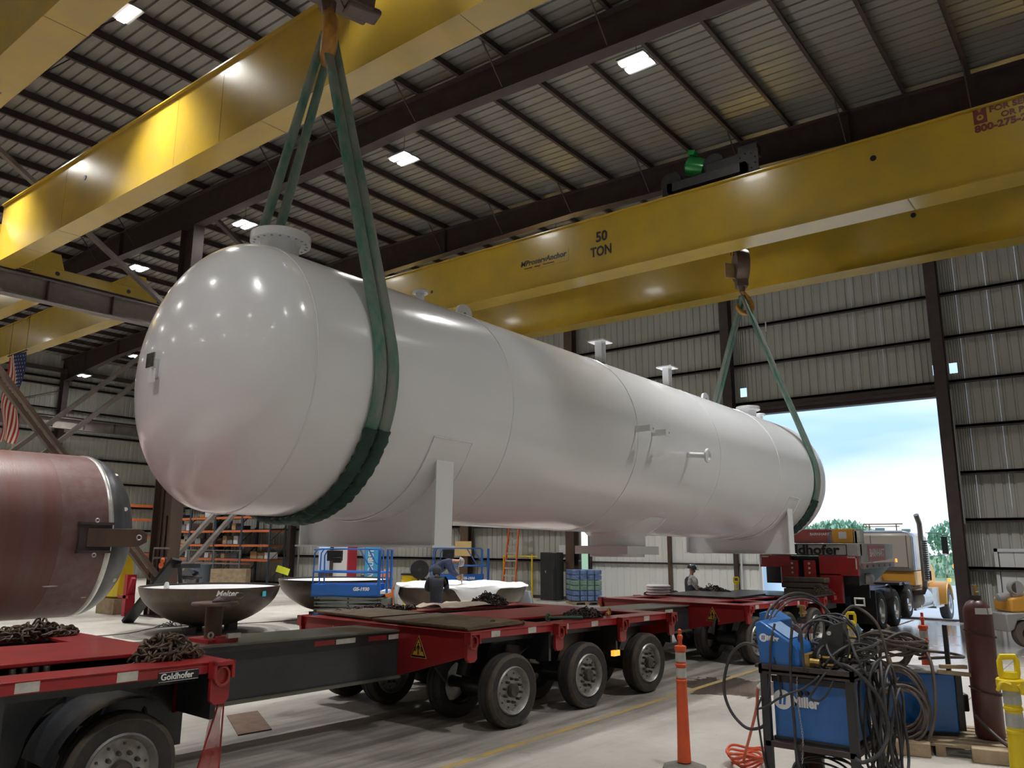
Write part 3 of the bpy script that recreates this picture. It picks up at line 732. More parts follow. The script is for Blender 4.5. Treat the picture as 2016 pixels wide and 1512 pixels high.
# open tube has caps: fine, hidden inside the heads
part(ves, 'dished_head', MB().lathe(ell(-1, XA), (0, 0, 0), (1, 0, 0), 128), M_white, label='rounded head end facing the camera')
part(ves, 'dished_head', MB().lathe(ell(1, XB), (0, 0, 0), (1, 0, 0), 128), M_white, label='far rounded head end')
for x in (XA+.04, -1.68, 1.62, 4.82, 7.96, XB-.15):
    n = 200; pts = [(x+random.uniform(-.002, .002), (VR+.001)*math.cos(2*PI*i/n), (VR+.001)*math.sin(2*PI*i/n)) for i in range(n)]
    part(ves, 'weld_seam', MB().tube(pts, .009, 6, closed=True), M_white)
def onsh(x, a, r=VR):   # a: angle from near-side horizontal upward (toward -y then up)
    return Vector((x, -r*math.cos(a), r*math.sin(a)))
def nozzle(x, a, dout, hgt, fl, ft, pipe=None, name='nozzle', label=None, holes=0, r0=VR-.05):
    d = Vector((0, -math.cos(a), math.sin(a))); o = d*0; o.x = x; pipe = pipe or dout*.6
    m = MB().lathe([(pipe/2, r0), (pipe/2, VR+hgt-ft-.03), (pipe/2+.015, VR+hgt-ft)], o, d, 36)
    p = part(ves, name, m, M_white, label=label)
    f = MB().lathe([(dout*.30, VR+hgt-ft), (dout/2-.006, VR+hgt-ft), (dout/2, VR+hgt-ft+.006), (dout/2, VR+hgt-.006), (dout/2-.006, VR+hgt), (dout*.3, VR+hgt)], o, d, 48, closed=True)
    part(p, 'flange', f, M_white)
    if holes:
        m = MB(); ax = d; u = Vector((1, 0, 0)); v = ax.cross(u)
        for k in range(holes):
            t = 2*PI*k/holes; c = Vector(o)+ax*(VR+hgt-ft)+(u*math.cos(t)+v*math.sin(t))*dout*.43
            m.cyl(c-ax*.004, c+ax*.004, dout*.022, n=8)
        part(p, 'bolt_hole', m, M_grey)
    return p
T = PI/2
nozzle(-4.42, T, .74, .33, .1, .11, .46, label='large manway nozzle on top beside the near sling', holes=20)
nozzle(-1.98, T, .25, .27, .03, .035, .12, label='small flanged nozzle on top')
nozzle(3.75, T+.28, .33, .36, .04, .05, .18, label='flanged nozzle behind the first pipe support')
nozzle(10.1, T, .62, .33, .1, .09, .42, label='manway nozzle on top at the far end', holes=20)
nozzle(10.85, T, .34, .25, .1, .05, .2, label='small nozzle beyond the far manway')
# side nozzle pointing at the camera side
a0 = -.10
p = nozzle(3.42, a0, .26, .42, .03, .045, .10, name='side_nozzle', label='thin flanged side nozzle on the near flank')
q0 = onsh(3.42, a0, VR+.36); q1 = onsh(3.42, a0-.30, VR+.0)
# thin brackets
for x, lb in ((1.55, 'left bent bracket plate'), (2.1, 'right bent bracket plate')):
    c = onsh(x, .05, VR); c2 = onsh(x, .05, VR+.26)
    b = part(ves, 'clip_bracket', MB().box((x-.006, c2.y, c.z-.05), (x+.006, c.y+.02, c.z+.05)).box((x-.006, c2.y-.006, c.z-.06), (x+.17, c2.y+.006, c.z+.06)), M_white, label=lb)
    part(b, 'bolt_hole', MB().cyl((x+.11, c2.y-.008, c.z), (x+.11, c2.y+.004, c.z), .018, n=10), M_grey)
# lifting lugs
for x, r_ in ((-1.02, .17), (7.55, .16)):
    lg = part(ves, 'lifting_lug', MB().prism([(x+px, -.025, pz) for px, pz in [(-r_, VR-.05)]+[(r_*math.cos(t), VR+.17+r_*.8*math.sin(t)) for t in [PI-PI*i/14 for i in range(15)]]+[(r_, VR-.05)]], (0, .05, 0)), M_white)
    part(lg, 'lug_eye', MB().cyl((x, -.03, VR+.15), (x, .03, VR+.15), .03, n=14), M_grey)
# pipe supports on top
for x, lb in ((2.16, 'nearer T-shaped pipe support post'), (4.72, 'farther T-shaped pipe support post')):
    y_ = -.5; zb = math.sqrt(VR**2-y_**2)
    ps = part(ves, 'pipe_support', MB().box((x-.075, y_-.07, zb-.08), (x-.06, y_+.07, 1.86)).box((x+.06, y_-.07, zb-.08), (x+.075, y_+.07, 1.86)).box((x-.06, y_-.008, zb-.08), (x+.06, y_+.008, 1.86)), M_white, label=lb)
    part(ps, 'top_plate', MB().box((x-.17, y_-.17, 1.86), (x+.17, y_+.17, 1.885)), M_white)
    m = MB(); 
    for i in range(8):
        a = math.asin(zb/VR)-.11+.22*i/8; b_ = a+.22/8
        m.add([onsh(x-.14, a, VR+.012), onsh(x+.14, a, VR+.012), onsh(x+.14, b_, VR+.012), onsh(x-.14, b_, VR+.012)], [(0, 1, 2, 3)])
    part(ps, 'pad_plate', m, M_white)
# bottom large nozzle (boot) with thick flange and reinforcing pad
bx = 3.45
bn = part(ves, 'bottom_nozzle', MB().lathe([(.95, -1.28), (.84, -1.42), (.62, -1.54), (.54, -1.62), (.54, -1.80)], (bx, 0, 0), (0, 0, 1), 48), M_white, label='large bottom nozzle with thick flange')
part(bn, 'flange', MB().box((bx-.58, -.58, -1.95), (bx+.58, .58, -1.80)).cyl((bx, 0, -2.0), (bx, 0, -1.94), .52, n=40), M_white, bevel=.01)
part(bn, 'reinforcing_pad', MB().lathe([(1.0, -1.15), (1.03, -1.18), (1.0, -1.22)], (bx, 0, 0), (0, 0, 1), 48), M_white)
# saddles
def saddle(xc, lb, zb=-1.90):
    s = part(ves, 'saddle', MB(), M_white) if False else None
    HW = 1.32
    poly = [(xc, -HW, zb+.02)]; poly += [(xc, -HW, -.72)]
    a0_ = math.atan2(-.80, -HW+.02); 
    arcp = [(xc, -(VR-.01)*math.cos(t), -(VR-.01)*math.sin(t)) for t in [math.radians(33)+math.radians(114)*i/28 for i in range(29)]]
    poly = [(xc-.012, -HW, zb+.02)]+[(xc-.012, y, z) for _, y, z in arcp]+[(xc-.012, HW, zb+.02)]
    s = part(ves, 'saddle', MB().prism(poly, (.024, 0, 0)), M_white, label=lb)
    part(s, 'base_plate', MB().box((xc-.2, -HW-.03, zb), (xc+.2, HW+.03, zb+.025)), M_white)
    zt = -VR*math.sin(math.radians(33))
    for y_ in (-HW, HW): part(s, 'end_plate', MB().box((xc-.15, y_-.012, zb+.02), (xc+.15, y_+.012, zt+.06)), M_white)
    for y_ in (-.45, .45): part(s, 'rib_plate', MB().box((xc+.012, y_-.01, zb+.02), (xc+.15, y_+.01, -1.48)), M_white)
    # wear pad wrapping the shell
    m = MB(); A0, A1 = math.radians(22), math.radians(158); n = 40
    for r_ in (VR+.012,):
        for i in range(n):
            a, b = A0+(A1-A0)*i/n, A0+(A1-A0)*(i+1)/n
            m.add([(xc+s_*.34, -r_*math.cos(t), -r_*math.sin(t)) for t in (a, b) for s_ in (-1, 1)], [(0, 1, 3, 2)])
    part(s, 'wear_pad', m, M_white)
    pts = [(xc-.34, -(VR+.012)*math.cos(t), -(VR+.012)*math.sin(t)) for t in [math.radians(100)+(A0-math.radians(100))*i/30 for i in range(31)]]
    pts += [(xc+.34, -(VR+.012)*math.cos(t), -(VR+.012)*math.sin(t)) for t in [A0+(math.radians(100)-A0)*i/30 for i in range(31)]]
    part(s, 'pad_weld', MB().tube(pts, .011, 6), M_white)
saddle(-2.72, 'near transverse saddle plate with white end plate'); saddle(9.08, 'far transverse saddle plate')
# drain lip under far end and small bottom lug
part(ves, 'drain_nozzle', MB().cyl((10.9, 0, -1.5), (10.9, 0, -1.75), .06, n=16).cyl((10.9, 0, -1.72), (10.9, 0, -1.76), .11, n=20), M_white)
# name plate bracket on the near head
Mh = M_white
def headpt(a, r):  # a angle around x, r radial distance
    xx = XA-.80*math.sqrt(max(0, 1-(r/VR)**2)); return Vector((xx, -r*math.cos(a), r*math.sin(a)))
npb = part(ves, 'nameplate_bracket', MB().box((-5.80, .10, -.16), (-5.70, .13, .06)).box((-5.80, .06, -.20), (-5.795, .20, -.05)), M_white)
part(npb, 'name_plate', MB().box((-5.812, .10, -.03), (-5.80, .27, .13)), mat('plate_shiny', (.5, .5, .45), .15, .9, (.12, .12, .1), 14, .8))

# ================================================================== SLINGS
def sling(xc, yh, zh, vx, label, w=.168, colr=None, gap=.182, farg=.15):
    yc = 8.0-.0169*(vx-10); zc = 4.13-.013*(vx-10)
    R = VR+.035; d = math.hypot(zh-zc, yh-yc); base = math.atan2(zh-zc, yh-yc); off = math.acos(R/d)
    t = thing('lifting_sling', label, 'sling', (vx, yc, zc-R-.04))
    for k, s in enumerate((-1, 1)):
        x0 = vx+s*gap/2; xh = xc+s*.072
        a1, a2 = base-off, base+off   # far (+y) tangent, near (-y) tangent
        up = [(xh+(x0-xh)*i/14, yh-.02*(1-i/14)+( (yc+R*math.cos(a2)) - yh)*i/14, zh+(zc+R*math.sin(a2)-zh)*i/14) for i in range(15)]
        xf = vx+s*farg
        n = 48; wrap = [(x0+(xf-x0)*i/n, yc+R*math.cos(a2+(2*PI-2*off)*i/n), zc+R*math.sin(a2+(2*PI-2*off)*i/n)) for i in range(1, n)]
        dn = [(xf+(xh-xf)*i/14, yc+R*math.cos(a1)+(yh-(yc+R*math.cos(a1)))*i/14, zc+R*math.sin(a1)+(zh-(zc+R*math.sin(a1)))*i/14) for i in range(15)]
        pts = up+wrap+dn
        ra = [w*.42+(w*.08)*min(1, i/6) for i in range(len(pts))]; L = len(pts); ra = [min(ra[i], w*.42+(w*.08)*min(1, (L-1-i)/6)) for i in range(L)]
        part(t, 'sling_band', MB().tube(pts, [a*(1 if i < 40 else .82) for i, a in enumerate(ra)], 14, ry=[.055 if (i < 14 or i > L-14) else .036 for i in range(L)], up=(1, 0, 0)), M_sling, world=True)
        # dark protective sleeve under the belly, slightly wrinkled
        m = len(wrap); i0, i1 = int(m*.20), int(m*.80); sl = []
        for i in range(i0*3, i1*3):
            a = a2+(2*PI-2*off)*(i/3)/n; r_ = R+.01+.008*math.sin(i*1.9+k)
            sl.append((x0+(xf-x0)*(i/3)/n+.006*math.sin(i*1.3), yc+r_*math.cos(a), zc+r_*math.sin(a)))
        part(t, 'protective_sleeve', MB().tube(sl, [w*.54+.006*math.sin(i*2.3) for i in range(len(sl))], 12, ry=[.05+.006*math.sin(i*1.7) for i in range(len(sl))], up=(1, 0, 0)), M_slingdk, world=True)
        part(t, 'stitch_cuff', MB().tube(up[7:9], w*.52, 12, ry=.037, up=(1, 0, 0)), M_sling, world=True)
    # bight over the hook
    part(t, 'bight', MB().tube([(xc+.02, yh-.10, zh-.22), (xc, yh-.05, zh+.02), (xc, yh+.05, zh+.02), (xc-.02, yh+.10, zh-.22)], .1, 12, ry=.04, up=(1, 0, 0)), M_slingdk, world=True)
    return t
sling(6.10, 8.0, 9.14, 5.99, 'green round sling around the head end of the white vessel, nearest')
s2 = sling(20.5, 7.95, 9.05, 20.36, 'green round sling around the far end of the white vessel')
part(s2, 'tag', MB().box((20.60, 7.38, 8.0), (20.64, 7.40, 8.28)), M_white2, world=True)

# ================================================================== TRAILER
TR = thing('modular_trailer', 'red and black multi-axle modular trailer with dark spine beams under the vessel', 'trailer', (8, 6.72, 0), -math.atan(.045))
def dz(u): return 1.235-.012*u          # deck height along the trailer
def tpart(name, mb, m, root=TR, **k): return part(root, name, mb, m, **k)
def ubox(mb, u0, u1, v0, v1, za, zb, slope=True):
    # box following the deck pitch; za, zb measured from deck height
    vs = []
    for z_ in (za, zb):
        for u, v in ((u0, v0), (u1, v0), (u1, v1), (u0, v1)): vs.append((u, v, dz(u)+z_))
    return mb.add(vs, [(0,3,2,1),(4,5,6,7),(0,1,5,4),(1,2,6,5),(2,3,7,6),(3,0,4,7)])
W = 3.4
wheel_proto = None
def wheel(root, u, v, side, z, r=.455, wd=.26, steer=0.):
    # side -1: outer face toward camera
    global wheel_proto
    if wheel_proto is None:
        t = MB().lathe([(.29, -wd/2+.02), (.36, -wd/2), (r-.045, -wd/2), (r-.012, -wd/2+.03), (r, -wd/2+.05), (r, -.055), (r-.012, -.05), (r-.012, -.04), (r, -.035), (r, .035), (r-.012, .04), (r-.012, .05), (r, .055), (r, wd/2-.05), (r-.012, wd/2-.03), (r-.045, wd/2), (.36, wd/2), (.29, wd/2-.02)], (0, 0, 0), (0, 1, 0), 40, closed=True)
        sd = MB().lathe([(r-.052, -wd/2-.002), (r-.045, -wd/2-.003), (r-.012, -wd/2+.024), (r-.006, -wd/2+.035)], (0, 0, 0), (0, 1, 0), 40, cap=False)
        rm = MB().lathe([(.30, -wd/2+.015), (.285, -wd/2-.005), (.27, -wd/2+.015), (.255, -wd/2+.05), (.245, -wd/2+.075), (.10, -wd/2+.055), (.0, -wd/2+.055)], (0, 0, 0), (0, 1, 0), 36, cap=False)
        hb = MB().lathe([(0, -wd/2-.02), (.07, -wd/2-.015), (.085, -wd/2+.01), (.085, -wd/2+.06), (.0, -wd/2+.06)], (0, 0, 0), (0, 1, 0), 20)
        nt_ = MB()
        for k in range(10):
            a = 2*PI*k/10; nt_.cyl((.145*math.cos(a), -wd/2+.055, .145*math.sin(a)), (.145*math.cos(a), -wd/2+.0, .145*math.sin(a)), .02, .016, 6)
            nt_.cyl((.21*math.cos(a+.3), -wd/2+.065, .21*math.sin(a+.3)), (.21*math.cos(a+.3), -wd/2+.058, .21*math.sin(a+.3)), .012, n=6)
        wheel_proto = [t.mesh('tyre', M_tyre), sd.mesh('worn_shoulder', M_tyred), rm.mesh('rim', M_rim), hb.mesh('hub', M_hub), nt_.mesh('wheel_nut', M_hub)]
    t = bpy.data.objects.new('tyre', wheel_proto[0]); COL.objects.link(t); t.parent = root
    t.location = (u, v, z); t.rotation_euler = (random.uniform(-.01, .01), random.uniform(0, 6), steer if side < 0 else PI+steer)
    t.scale = (r/.455,)*3
    for nm, me in zip(('worn_shoulder', 'rim', 'hub', 'wheel_nut'), wheel_proto[1:]):
        c = bpy.data.objects.new(nm, me);  COL.objects.link(c); c.parent = t
        if nm == 'wheel_nut': c['kind'] = 'stuff'
    return t
def module(u0, n_ax, L, first, slots=True, left=True, right=True):
    # deck: outer rails, centre, cross plates
    m = MB()
    ubox(m, u0, u0+L, 0, .36, -.035, 0); ubox(m, u0, u0+L, W-.36, W, -.035, 0); ubox(m, u0, u0+L, 1.0, 2.4, -.035, 0.002); ubox(m, u0, u0+L, 0, .02, -.10, -.002); ubox(m, u0, u0+L, W-.02, W, -.10, -.002); ubox(m, u0, u0+.02, 0, W, -.10, -.002); ubox(m, u0+L-.02, u0+L, 0, W, -.10, -.002)
    for a, b in ((0, .5), (L-.45, L), (1.55, 1.8)):
        ubox(m, u0+a, u0+b, .36, 1.0, -.035, 0.001); ubox(m, u0+a, u0+b, 2.4, W-.36, -.035, 0.001)
    tpart('deck', m, M_red, bevel=.008)
    # black structure below
    m = MB(); ubox(m, u0+.1, u0+L-.1, 1.2, 2.2, -.62, -.1)
    tpart('centre_girder', m, M_black)
    m = MB()
    for a in first:
        for v0_, v1_ in ((.62, .68), (W-.68, W-.62)):
            # side wing plates between axles (arched)
            poly = [(max(a-.84, u0+.1), v0_, dz(a)-.1), (a+.84, v0_, dz(a)-.1)]
            poly += [(a+.84, v0_, .42), (a+.60, v0_, .42)]+[(a+.56*math.cos(t), v0_, (.5+.56*math.sin(t))) for t in [.1+i*(PI-.2)/12 for i in range(13)]]+([(a-.60, v0_, .42), (a-.84, v0_, .42)] if a-.86 > u0 else [(u0+.1, v0_, .75)])
            m.prism(poly, (0, v1_-v0_, 0))
    tpart('wing_plate', m, M_black)
    for s_, v_ in ((-1, .02), (1, W-.02)):
        m = MB(); ubox(m, u0+.5, u0+L-.05, v_-s_*.3-.02, v_-s_*.3+.02, -.2, -.04); 
        for a in first: m.cbox((a+.85, v_-s_*.3, dz(a)-.3), (.05, .6, .4))
        tpart('side_frame', m, M_black)
    # lashing brackets
    for a in (u0+.05, u0+(2.3 if u0 < -4 else L*.36), u0+L*.68, u0+L-.12)[:(4 if u0 > -4 else 2)]+((u0+L-.12,) if u0 < -4 else ()):
        for v_, s_ in ((0, -1), (W, 1)):
            b = tpart('lashing_bracket', MB().prism([(a-.09, v_, dz(a)+.0), (a+.09, v_, dz(a)+.0), (a+.09, v_, dz(a)-.32), (a+.05, v_, dz(a)-.36), (a-.05, v_, dz(a)-.36), (a-.09, v_, dz(a)-.32)], (0, s_*.05, 0)).box((a-.1, v_, dz(a)-.14), (a-.07, v_+s_*.11, dz(a)+.01)).box((a+.07, v_, dz(a)-.14), (a+.1, v_+s_*.11, dz(a)+.01)).box((a-.1, v_+s_*.03, dz(a)-.03), (a+.1, v_+s_*.11, dz(a)+.01)), M_red, bevel=.006)
            part(b, 'lashing_ring', MB().tube([(a+.065*math.cos(t), v_+s_*.075, dz(a)-.12+.08*math.sin(t)) for t in [2*PI*i/16 for i in range(16)]], .014, 8, closed=True), M_hook if s_ > 0 else mat('ring_red_worn', (.35, .06, .05), .45, .3))
    # reflective tape
    m = MB(); k = 0; a = u0+.45
    while a < u0+L-.3:
        m.add([(a, -.003, dz(a)-.09), (a+.17, -.003, dz(a)-.09), (a+.17, -.003, dz(a)-.015), (a, -.003, dz(a)-.015)], [(0, 1, 2, 3)]); a += .74; k += 1
    tpart('reflective_tape', m, M_tape)
    # axles, pendulum arms and tyres
    for a in first:
        for vb in (.58, W-.58):
            ax = tpart('axle_swing_arm', MB().cyl((a, vb-.62, .455), (a, vb+.62, .455), .07, n=14).bar((a, vb, .455), (a+.35, vb, dz(a)-.2), .3, .2, up=(0, 1, 0)).cyl((a-.25, vb+.05, .6), (a-.1, vb+.05, dz(a)-.15), .09, n=14).cyl((a, vb-.2, .455), (a, vb+.2, .455), .15, n=16), M_black)
            s_ = -1 if vb < 1.7 else 1
            st = -.06
            wheel(TR, a, vb+s_*.52, s_, .455, steer=st)
            wheel(TR, a, vb-s_*.02-s_*0, s_, .455, steer=st) if False else wheel(TR, a, vb-s_*.42, -s_, .455, steer=st)
    # end gussets (tapered red transverse boxes) at the left end
    for (ue, dn) in ((u0, -1),)*left+((u0+L, 1),)*right:
        for va, vb in ((.03, 1.27), (W-.03, W-1.27)):
            pl = [(ue+dn*.0, va, dz(ue)-.002), (ue, vb, dz(ue)-.002), (ue, vb, .60), (ue, va, dz(ue)-.30)]
            g = tpart('end_gusset', MB().prism(pl, (-dn*.06, 0, 0)), M_red, bevel=.006)
    return
def warn(ue, v, z, s=.26):
    x = ue-.004
    def tri(s, x, zc): return [(x, v+s*.58, zc-s*.5), (x, v-s*.58, zc-s*.5), (x, v, zc+s*.58)]
    w_ = tpart('warning_sign', MB().prism(tri(s, x, z), (.003, 0, 0)), mat('sign_gold', (.65, .42, .12), .5))
    part(w_, 'border', MB().prism(tri(s*.92, x-.002, z-.003), (.002, 0, 0)), M_blk)
    part(w_, 'field', MB().prism(tri(s*.72, x-.004, z-.006), (.002, 0, 0)), mat('sign_yellow', (.75, .42, .03), .5))
    y0 = v; m = MB()
    m.cyl((x-.006, y0, z+.045), (x-.004, y0, z+.045), .013, n=10); m.box((x-.006, y0-.016, z-.02), (x-.004, y0+.016, z+.03)); m.box((x-.006, y0-.015, z-.09), (x-.004, y0-.004, z-.02)); m.box((x-.006, y0+.004, z-.09), (x-.004, y0+.015, z-.02))
    for s_ in (-1, 1):
        m.bar((x-.005, y0+s_*.016, z+.02), (x-.005, y0+s_*.04, z-.03), .002, .01, up=(0, 1, 0)); m.bar((x-.005, y0+s_*.045, z+.01), (x-.005, y0+s_*.08, z-.05), .002, .012, up=(0, 1, 0)); m.bar((x-.005, y0+s_*.045, z-.05), (x-.005, y0+s_*.08, z+.0), .002, .012, up=(0, 1, 0))
    m.box((x-.006, y0-.1, z-.105), (x-.004, y0+.1, z-.098))
    part(w_, 'pictogram', m, M_blk)
# modules in trailer coordinates (u = X-8)
U2 = -.28
module(U2, 3, 5.08, (.56, 2.24, 3.92)); module(7.7, 3, 4.25, (8.1, 9.7, 11.3)); _pre = set(TR.children); module(-7.85, 3, 4.42, (-7.78, -6.1, -4.42))
for o in set(TR.children)-_pre:
    if not o.name.startswith(('tyre', 'axle', 'wing')): o.location.x -= .20; o.location.y -= .27
warn(U2, .86, .99); warn(U2, W-.72, 1.0); warn(7.7, .72, .93)
# spine beams between modules
def spine(ua, ub, lb, tapes):
    m = MB(); v0, v1 = 1.27, 2.13
    def zt(u): return dz(u)-.055
    vs = [(u, v, z) for u in (ua, ub) for v, z in ((v0, .60), (v1, .60), (v1, zt(u)-.02), (v0, zt(u)-.02))]
    m.add(vs, [(0, 1, 2, 3), (7, 6, 5, 4), (0, 4, 5, 1), (1, 5, 6, 2), (2, 6, 7, 3), (3, 7, 4, 0)])
    sp = tpart('spine_beam', m, M_beam, label=lb)
    m = MB(); m.add([(u, v, z) for u in (ua, ub) for v, z in ((v0-.03, zt(u)-.02), (v1+.03, zt(u)-.02), (v1+.03, zt(u)), (v0-.03, zt(u)))], [(0, 1, 2, 3), (7, 6, 5, 4), (0, 4, 5, 1), (1, 5, 6, 2), (2, 6, 7, 3), (3, 7, 4, 0)])
    part(sp, 'top_flange', m, M_beamtop)
    part(sp, 'bottom_flange', MB().box((ua, v0-.06, .575), (ub, v1+.06, .61)), M_beamtop)
    part(sp, 'side_strip', MB().box((ua, v0-.004, zt(ub)-.16), (ub, v0, zt(ub)-.05)), M_black)
    for a, mm in tapes: part(sp, 'reflective_tape', MB().box((a, v0-.008, zt(a)-.115), (a+.3, v0-.003, zt(a)-.055)), mm)
spine(-3.9, U2+.02, 'dark grey spine beam between the two nearest red modules', ((-1.62, M_taper), (-1.30, M_tape), (-.85+.06, M_taper), (-.45, M_tape)))
spine(4.75, 7.75, 'dark grey spine beam between the second and third red modules', ((6.4, M_taper), (6.75, M_tape)))
# marker lamp, badge, drooping details
part(TR, 'marker_lamp', MB().cbox((3.05, .02, dz(3)-.52), (.16, .06, .08)), M_glass, label='amber marker lamp')
_pre = set(TR.children)
bd = tpart('badge', MB().box((-4.06, -.008, dz(-4)-.13), (-3.70, -.004, dz(-4)-.045)), M_blk, label='black name badge on the nearest module edge')
part(bd, 'badge_border', MB().box((-4.055, -.0095, dz(-4)-.126), (-3.705, -.008, dz(-4)-.123)).box((-4.055, -.0095, dz(-4)-.052), (-3.705, -.008, dz(-4)-.049)), M_wht)
part(bd, 'lettering', textmb('Goldhofer', .072, (-4.04, -.011, dz(-4)-.088), (1, 0, 0), (0, 0, 1), .002, 0, .0015, .96), M_wht)
bd.location = (-.24, -.27, 0)
part(TR, 'mudguard', MB().tube([(u, .26, z) for u, _, z in [(-4.19+.6*math.cos(t), 0, .46+.56*math.sin(t)) for t in [.5+i*(PI-.6)/14 for i in range(15)]]], .02, 8, ry=.32, up=(0, 0, 1)) if False else MB().add([(-4.42+.6*math.cos(t), v, .47+.56*math.sin(t)) for t in [1.15+i*(PI-1.35)/16 for i in range(17)] for v in (-.1, .5)], [(2*i, 2*i+1, 2*i+3, 2*i+2) for i in range(16)]), M_black)
part(TR, 'mudguard', MB().add([(1.27+.62*math.cos(t), v, .47+.5*math.sin(t)) for t in [1.9+i*.9/6 for i in range(7)] for v in (.1, .5)], [(2*i, 2*i+1, 2*i+3, 2*i+2) for i in range(6)]), M_black)
# four pale bolts seen in the slot of the nearest module
m = MB()
for k in range(4): m.cyl((-5.05+.09*k, .8, dz(-5)-.13), (-5.05+.09*k, .8, dz(-5)-.05), .03, n=10)
tpart('valve_cap', m, M_alu)
# gooseneck section and its dark neck floor
m = MB(); ubox(m, 11.75, 14.3, .5, W-.4, -.35, -.05); tpart('neck_frame', m, M_black)
for a in (12.1, 12.9, 13.6):
    m = MB(); ubox(m, a, a+.2, .3, W-.2, -.12, -.01); tpart('neck_crossmember', m, M_red)

# ================================================================== GOOSENECK + TRUCK
GN = thing('gooseneck', 'red and grey gooseneck at the front of the trailer, behind the truck cab', 'trailer gooseneck', (22, 7.15, 0), -.0)
def gp(name, mb, m, root=GN, **k): return part(root, name, mb, m, world=True, **k)
gb = gp('transverse_beam', MB().box((22.0, 5.85, 2.05), (22.4, 8.45, 2.37)), M_gneck, bevel=.01)
part(gb, 'lettering', textmb('Goldhofer', .34, (21.985, 7.98, 2.2), (0, -1, 0), (0, 0, 1), .004, 0, .010, 1.17), M_blk, world=True)
m = MB()
for y0_, y1_, z0_, z1_ in ((6.12, 8.1, 2.335, 2.35), (6.12, 8.1, 2.065, 2.08), (8.085, 8.1, 2.065, 2.35), (6.12, 6.135, 2.065, 2.35)): m.box((21.985, y0_, z0_), (22.0, y1_, z1_))
part(gb, 'letter_frame', m, M_blk, world=True)
gp('front_plate', MB().box((21.98, 7.62, 1.74), (22.15, 8.45, 2.05)).box((21.98, 7.62, 1.2), (22.15, 7.86, 1.74)).box((21.98, 5.87, 1.55), (22.15, 6.85, 2.05)).box((21.98, 6.30, .85), (22.15, 6.85, 1.6)).box((22.0, 6.8, .9), (22.2, 7.0, 1.5)), M_red, bevel=.01)
for y_ in (7.05, 7.5):
    a_ = gp('lug_plate', MB().box((21.8, y_-.14, 1.35), (21.9, y_+.14, 1.93)), M_red)
    lbb = part(a_, 'lug_bolt', MB().cyl((21.79, y_, 1.85), (21.8, y_, 1.85), .03, n=10).cyl((21.79, y_, 1.73), (21.8, y_, 1.73), .03, n=10).cyl((21.79, y_, 1.61), (21.8, y_, 1.61), .03, n=10), M_tape, world=True, kind='stuff')
gp('recess', MB().box((22.2, 6.8, 1.0), (22.3, 7.7, 2.04)), M_black)
m = MB()
for a, b, c, d in ((8.2, 8.43, 2.0, 2.03), (8.40, 8.43, 1.8, 2.03), (5.89, 6.12, 2.0, 2.03), (5.89, 5.92, 1.72, 2.03)): m.box((21.972, a, c), (21.98, b, d))
gp('reflective_tape', m, M_tape)
sp_ = gp('side_panel', MB().prism([(22.25, 5.85, 1.86), (25.6, 5.85, 1.95), (25.75, 5.85, 2.37), (22.25, 5.85, 2.37)], (0, .06, 0)), M_gneck)
part(sp_, 'sign_panel', MB().box((23.0, 5.84, 1.92), (24.75, 5.848, 2.33)), mat('faded_red_sign', (.55, .16, .17), .5), world=True, label='faded red sign with white lettering')
part(sp_, 'lettering', textmb('BARNHART', .30, (23.08, 5.835, 2.12), (1, 0, 0), (0, 0, 1), .002, 0, .006, .98), M_wht, world=True)
m = MB().box((22.3, 5.82, 1.72), (25.6, 5.9, 1.86))
rl = gp('side_rail', m, mat('rail_pinkgrey', (.33, .24, .24), .5))
m = MB()
for k in range(5): m.box((22.6+.6*k, 5.812, 1.75), (22.75+.6*k, 5.818, 1.82))
part(rl, 'rail_slot', m, M_blk, world=True)
gp('arm', MB().prism([(22.3, 5.95, 1.75), (25.5, 5.95, 1.8), (25.5, 5.95, 1.7), (23.8, 5.95, 1.35), (22.3, 5.95, 1.3)], (0, .4, 0)).prism([(22.3, 8.0, 1.75), (25.5, 8.0, 1.8), (25.5, 8.0, 1.7), (23.8, 8.0, 1.35), (22.3, 8.0, 1.3)], (0, .4, 0)), M_black)
gp('amber_lamp', MB().cyl((25.78, 5.82, 1.9), (25.78, 5.78, 1.9), .055, n=14), M_glass)
gp('air_tank', MB().lathe([(0, 0), (.12, .02), (.16, .08), (.16, .5), (.12, .56), (0, .58)], (22.9, 6.0, 1.45), (1, 0, 0), 20), M_gneck)
gp('deck_top', MB().box((22.3, 5.9, 2.2), (25.6, 8.4, 2.3)), M_black)
tch = solo('tool_chest', MB().box((22.5, 6.75, 2.38), (23.1, 7.65, 2.74)).box((22.48, 6.72, 2.70), (23.12, 7.68, 2.76)), mat('chest_red', (.42, .10, .08), .45), 'dull red tool chest on top of the gooseneck', 'tool chest', bevel=.02)
part(tch, 'lettering', textmb('BARNHART', .10, (22.494, 7.2, 2.62), (0, -1, 0), (0, 0, 1), .002, 0, .002), M_wht, world=True)
jb = thing('generator_box', 'orange square-faced box beside the red tool chest on the gooseneck', 'generator', (22.8, 6.3, 2.37))
part(jb, 'body', MB().box((22.5, 6.08, 2.38), (23.2, 6.62, 2.76)), mat('box_orange', (.75, .36, .05), .4), world=True, bevel=.02)
part(jb, 'badge', MB().box((22.49, 6.24, 2.5), (22.5, 6.44, 2.68)), M_white2, world=True)
part(jb, 'end_frame', MB().box((22.5, 5.98, 2.38), (23.2, 6.03, 2.76)).box((22.5, 5.9, 2.38), (22.6, 6.05, 2.7)), M_tape, world=True)

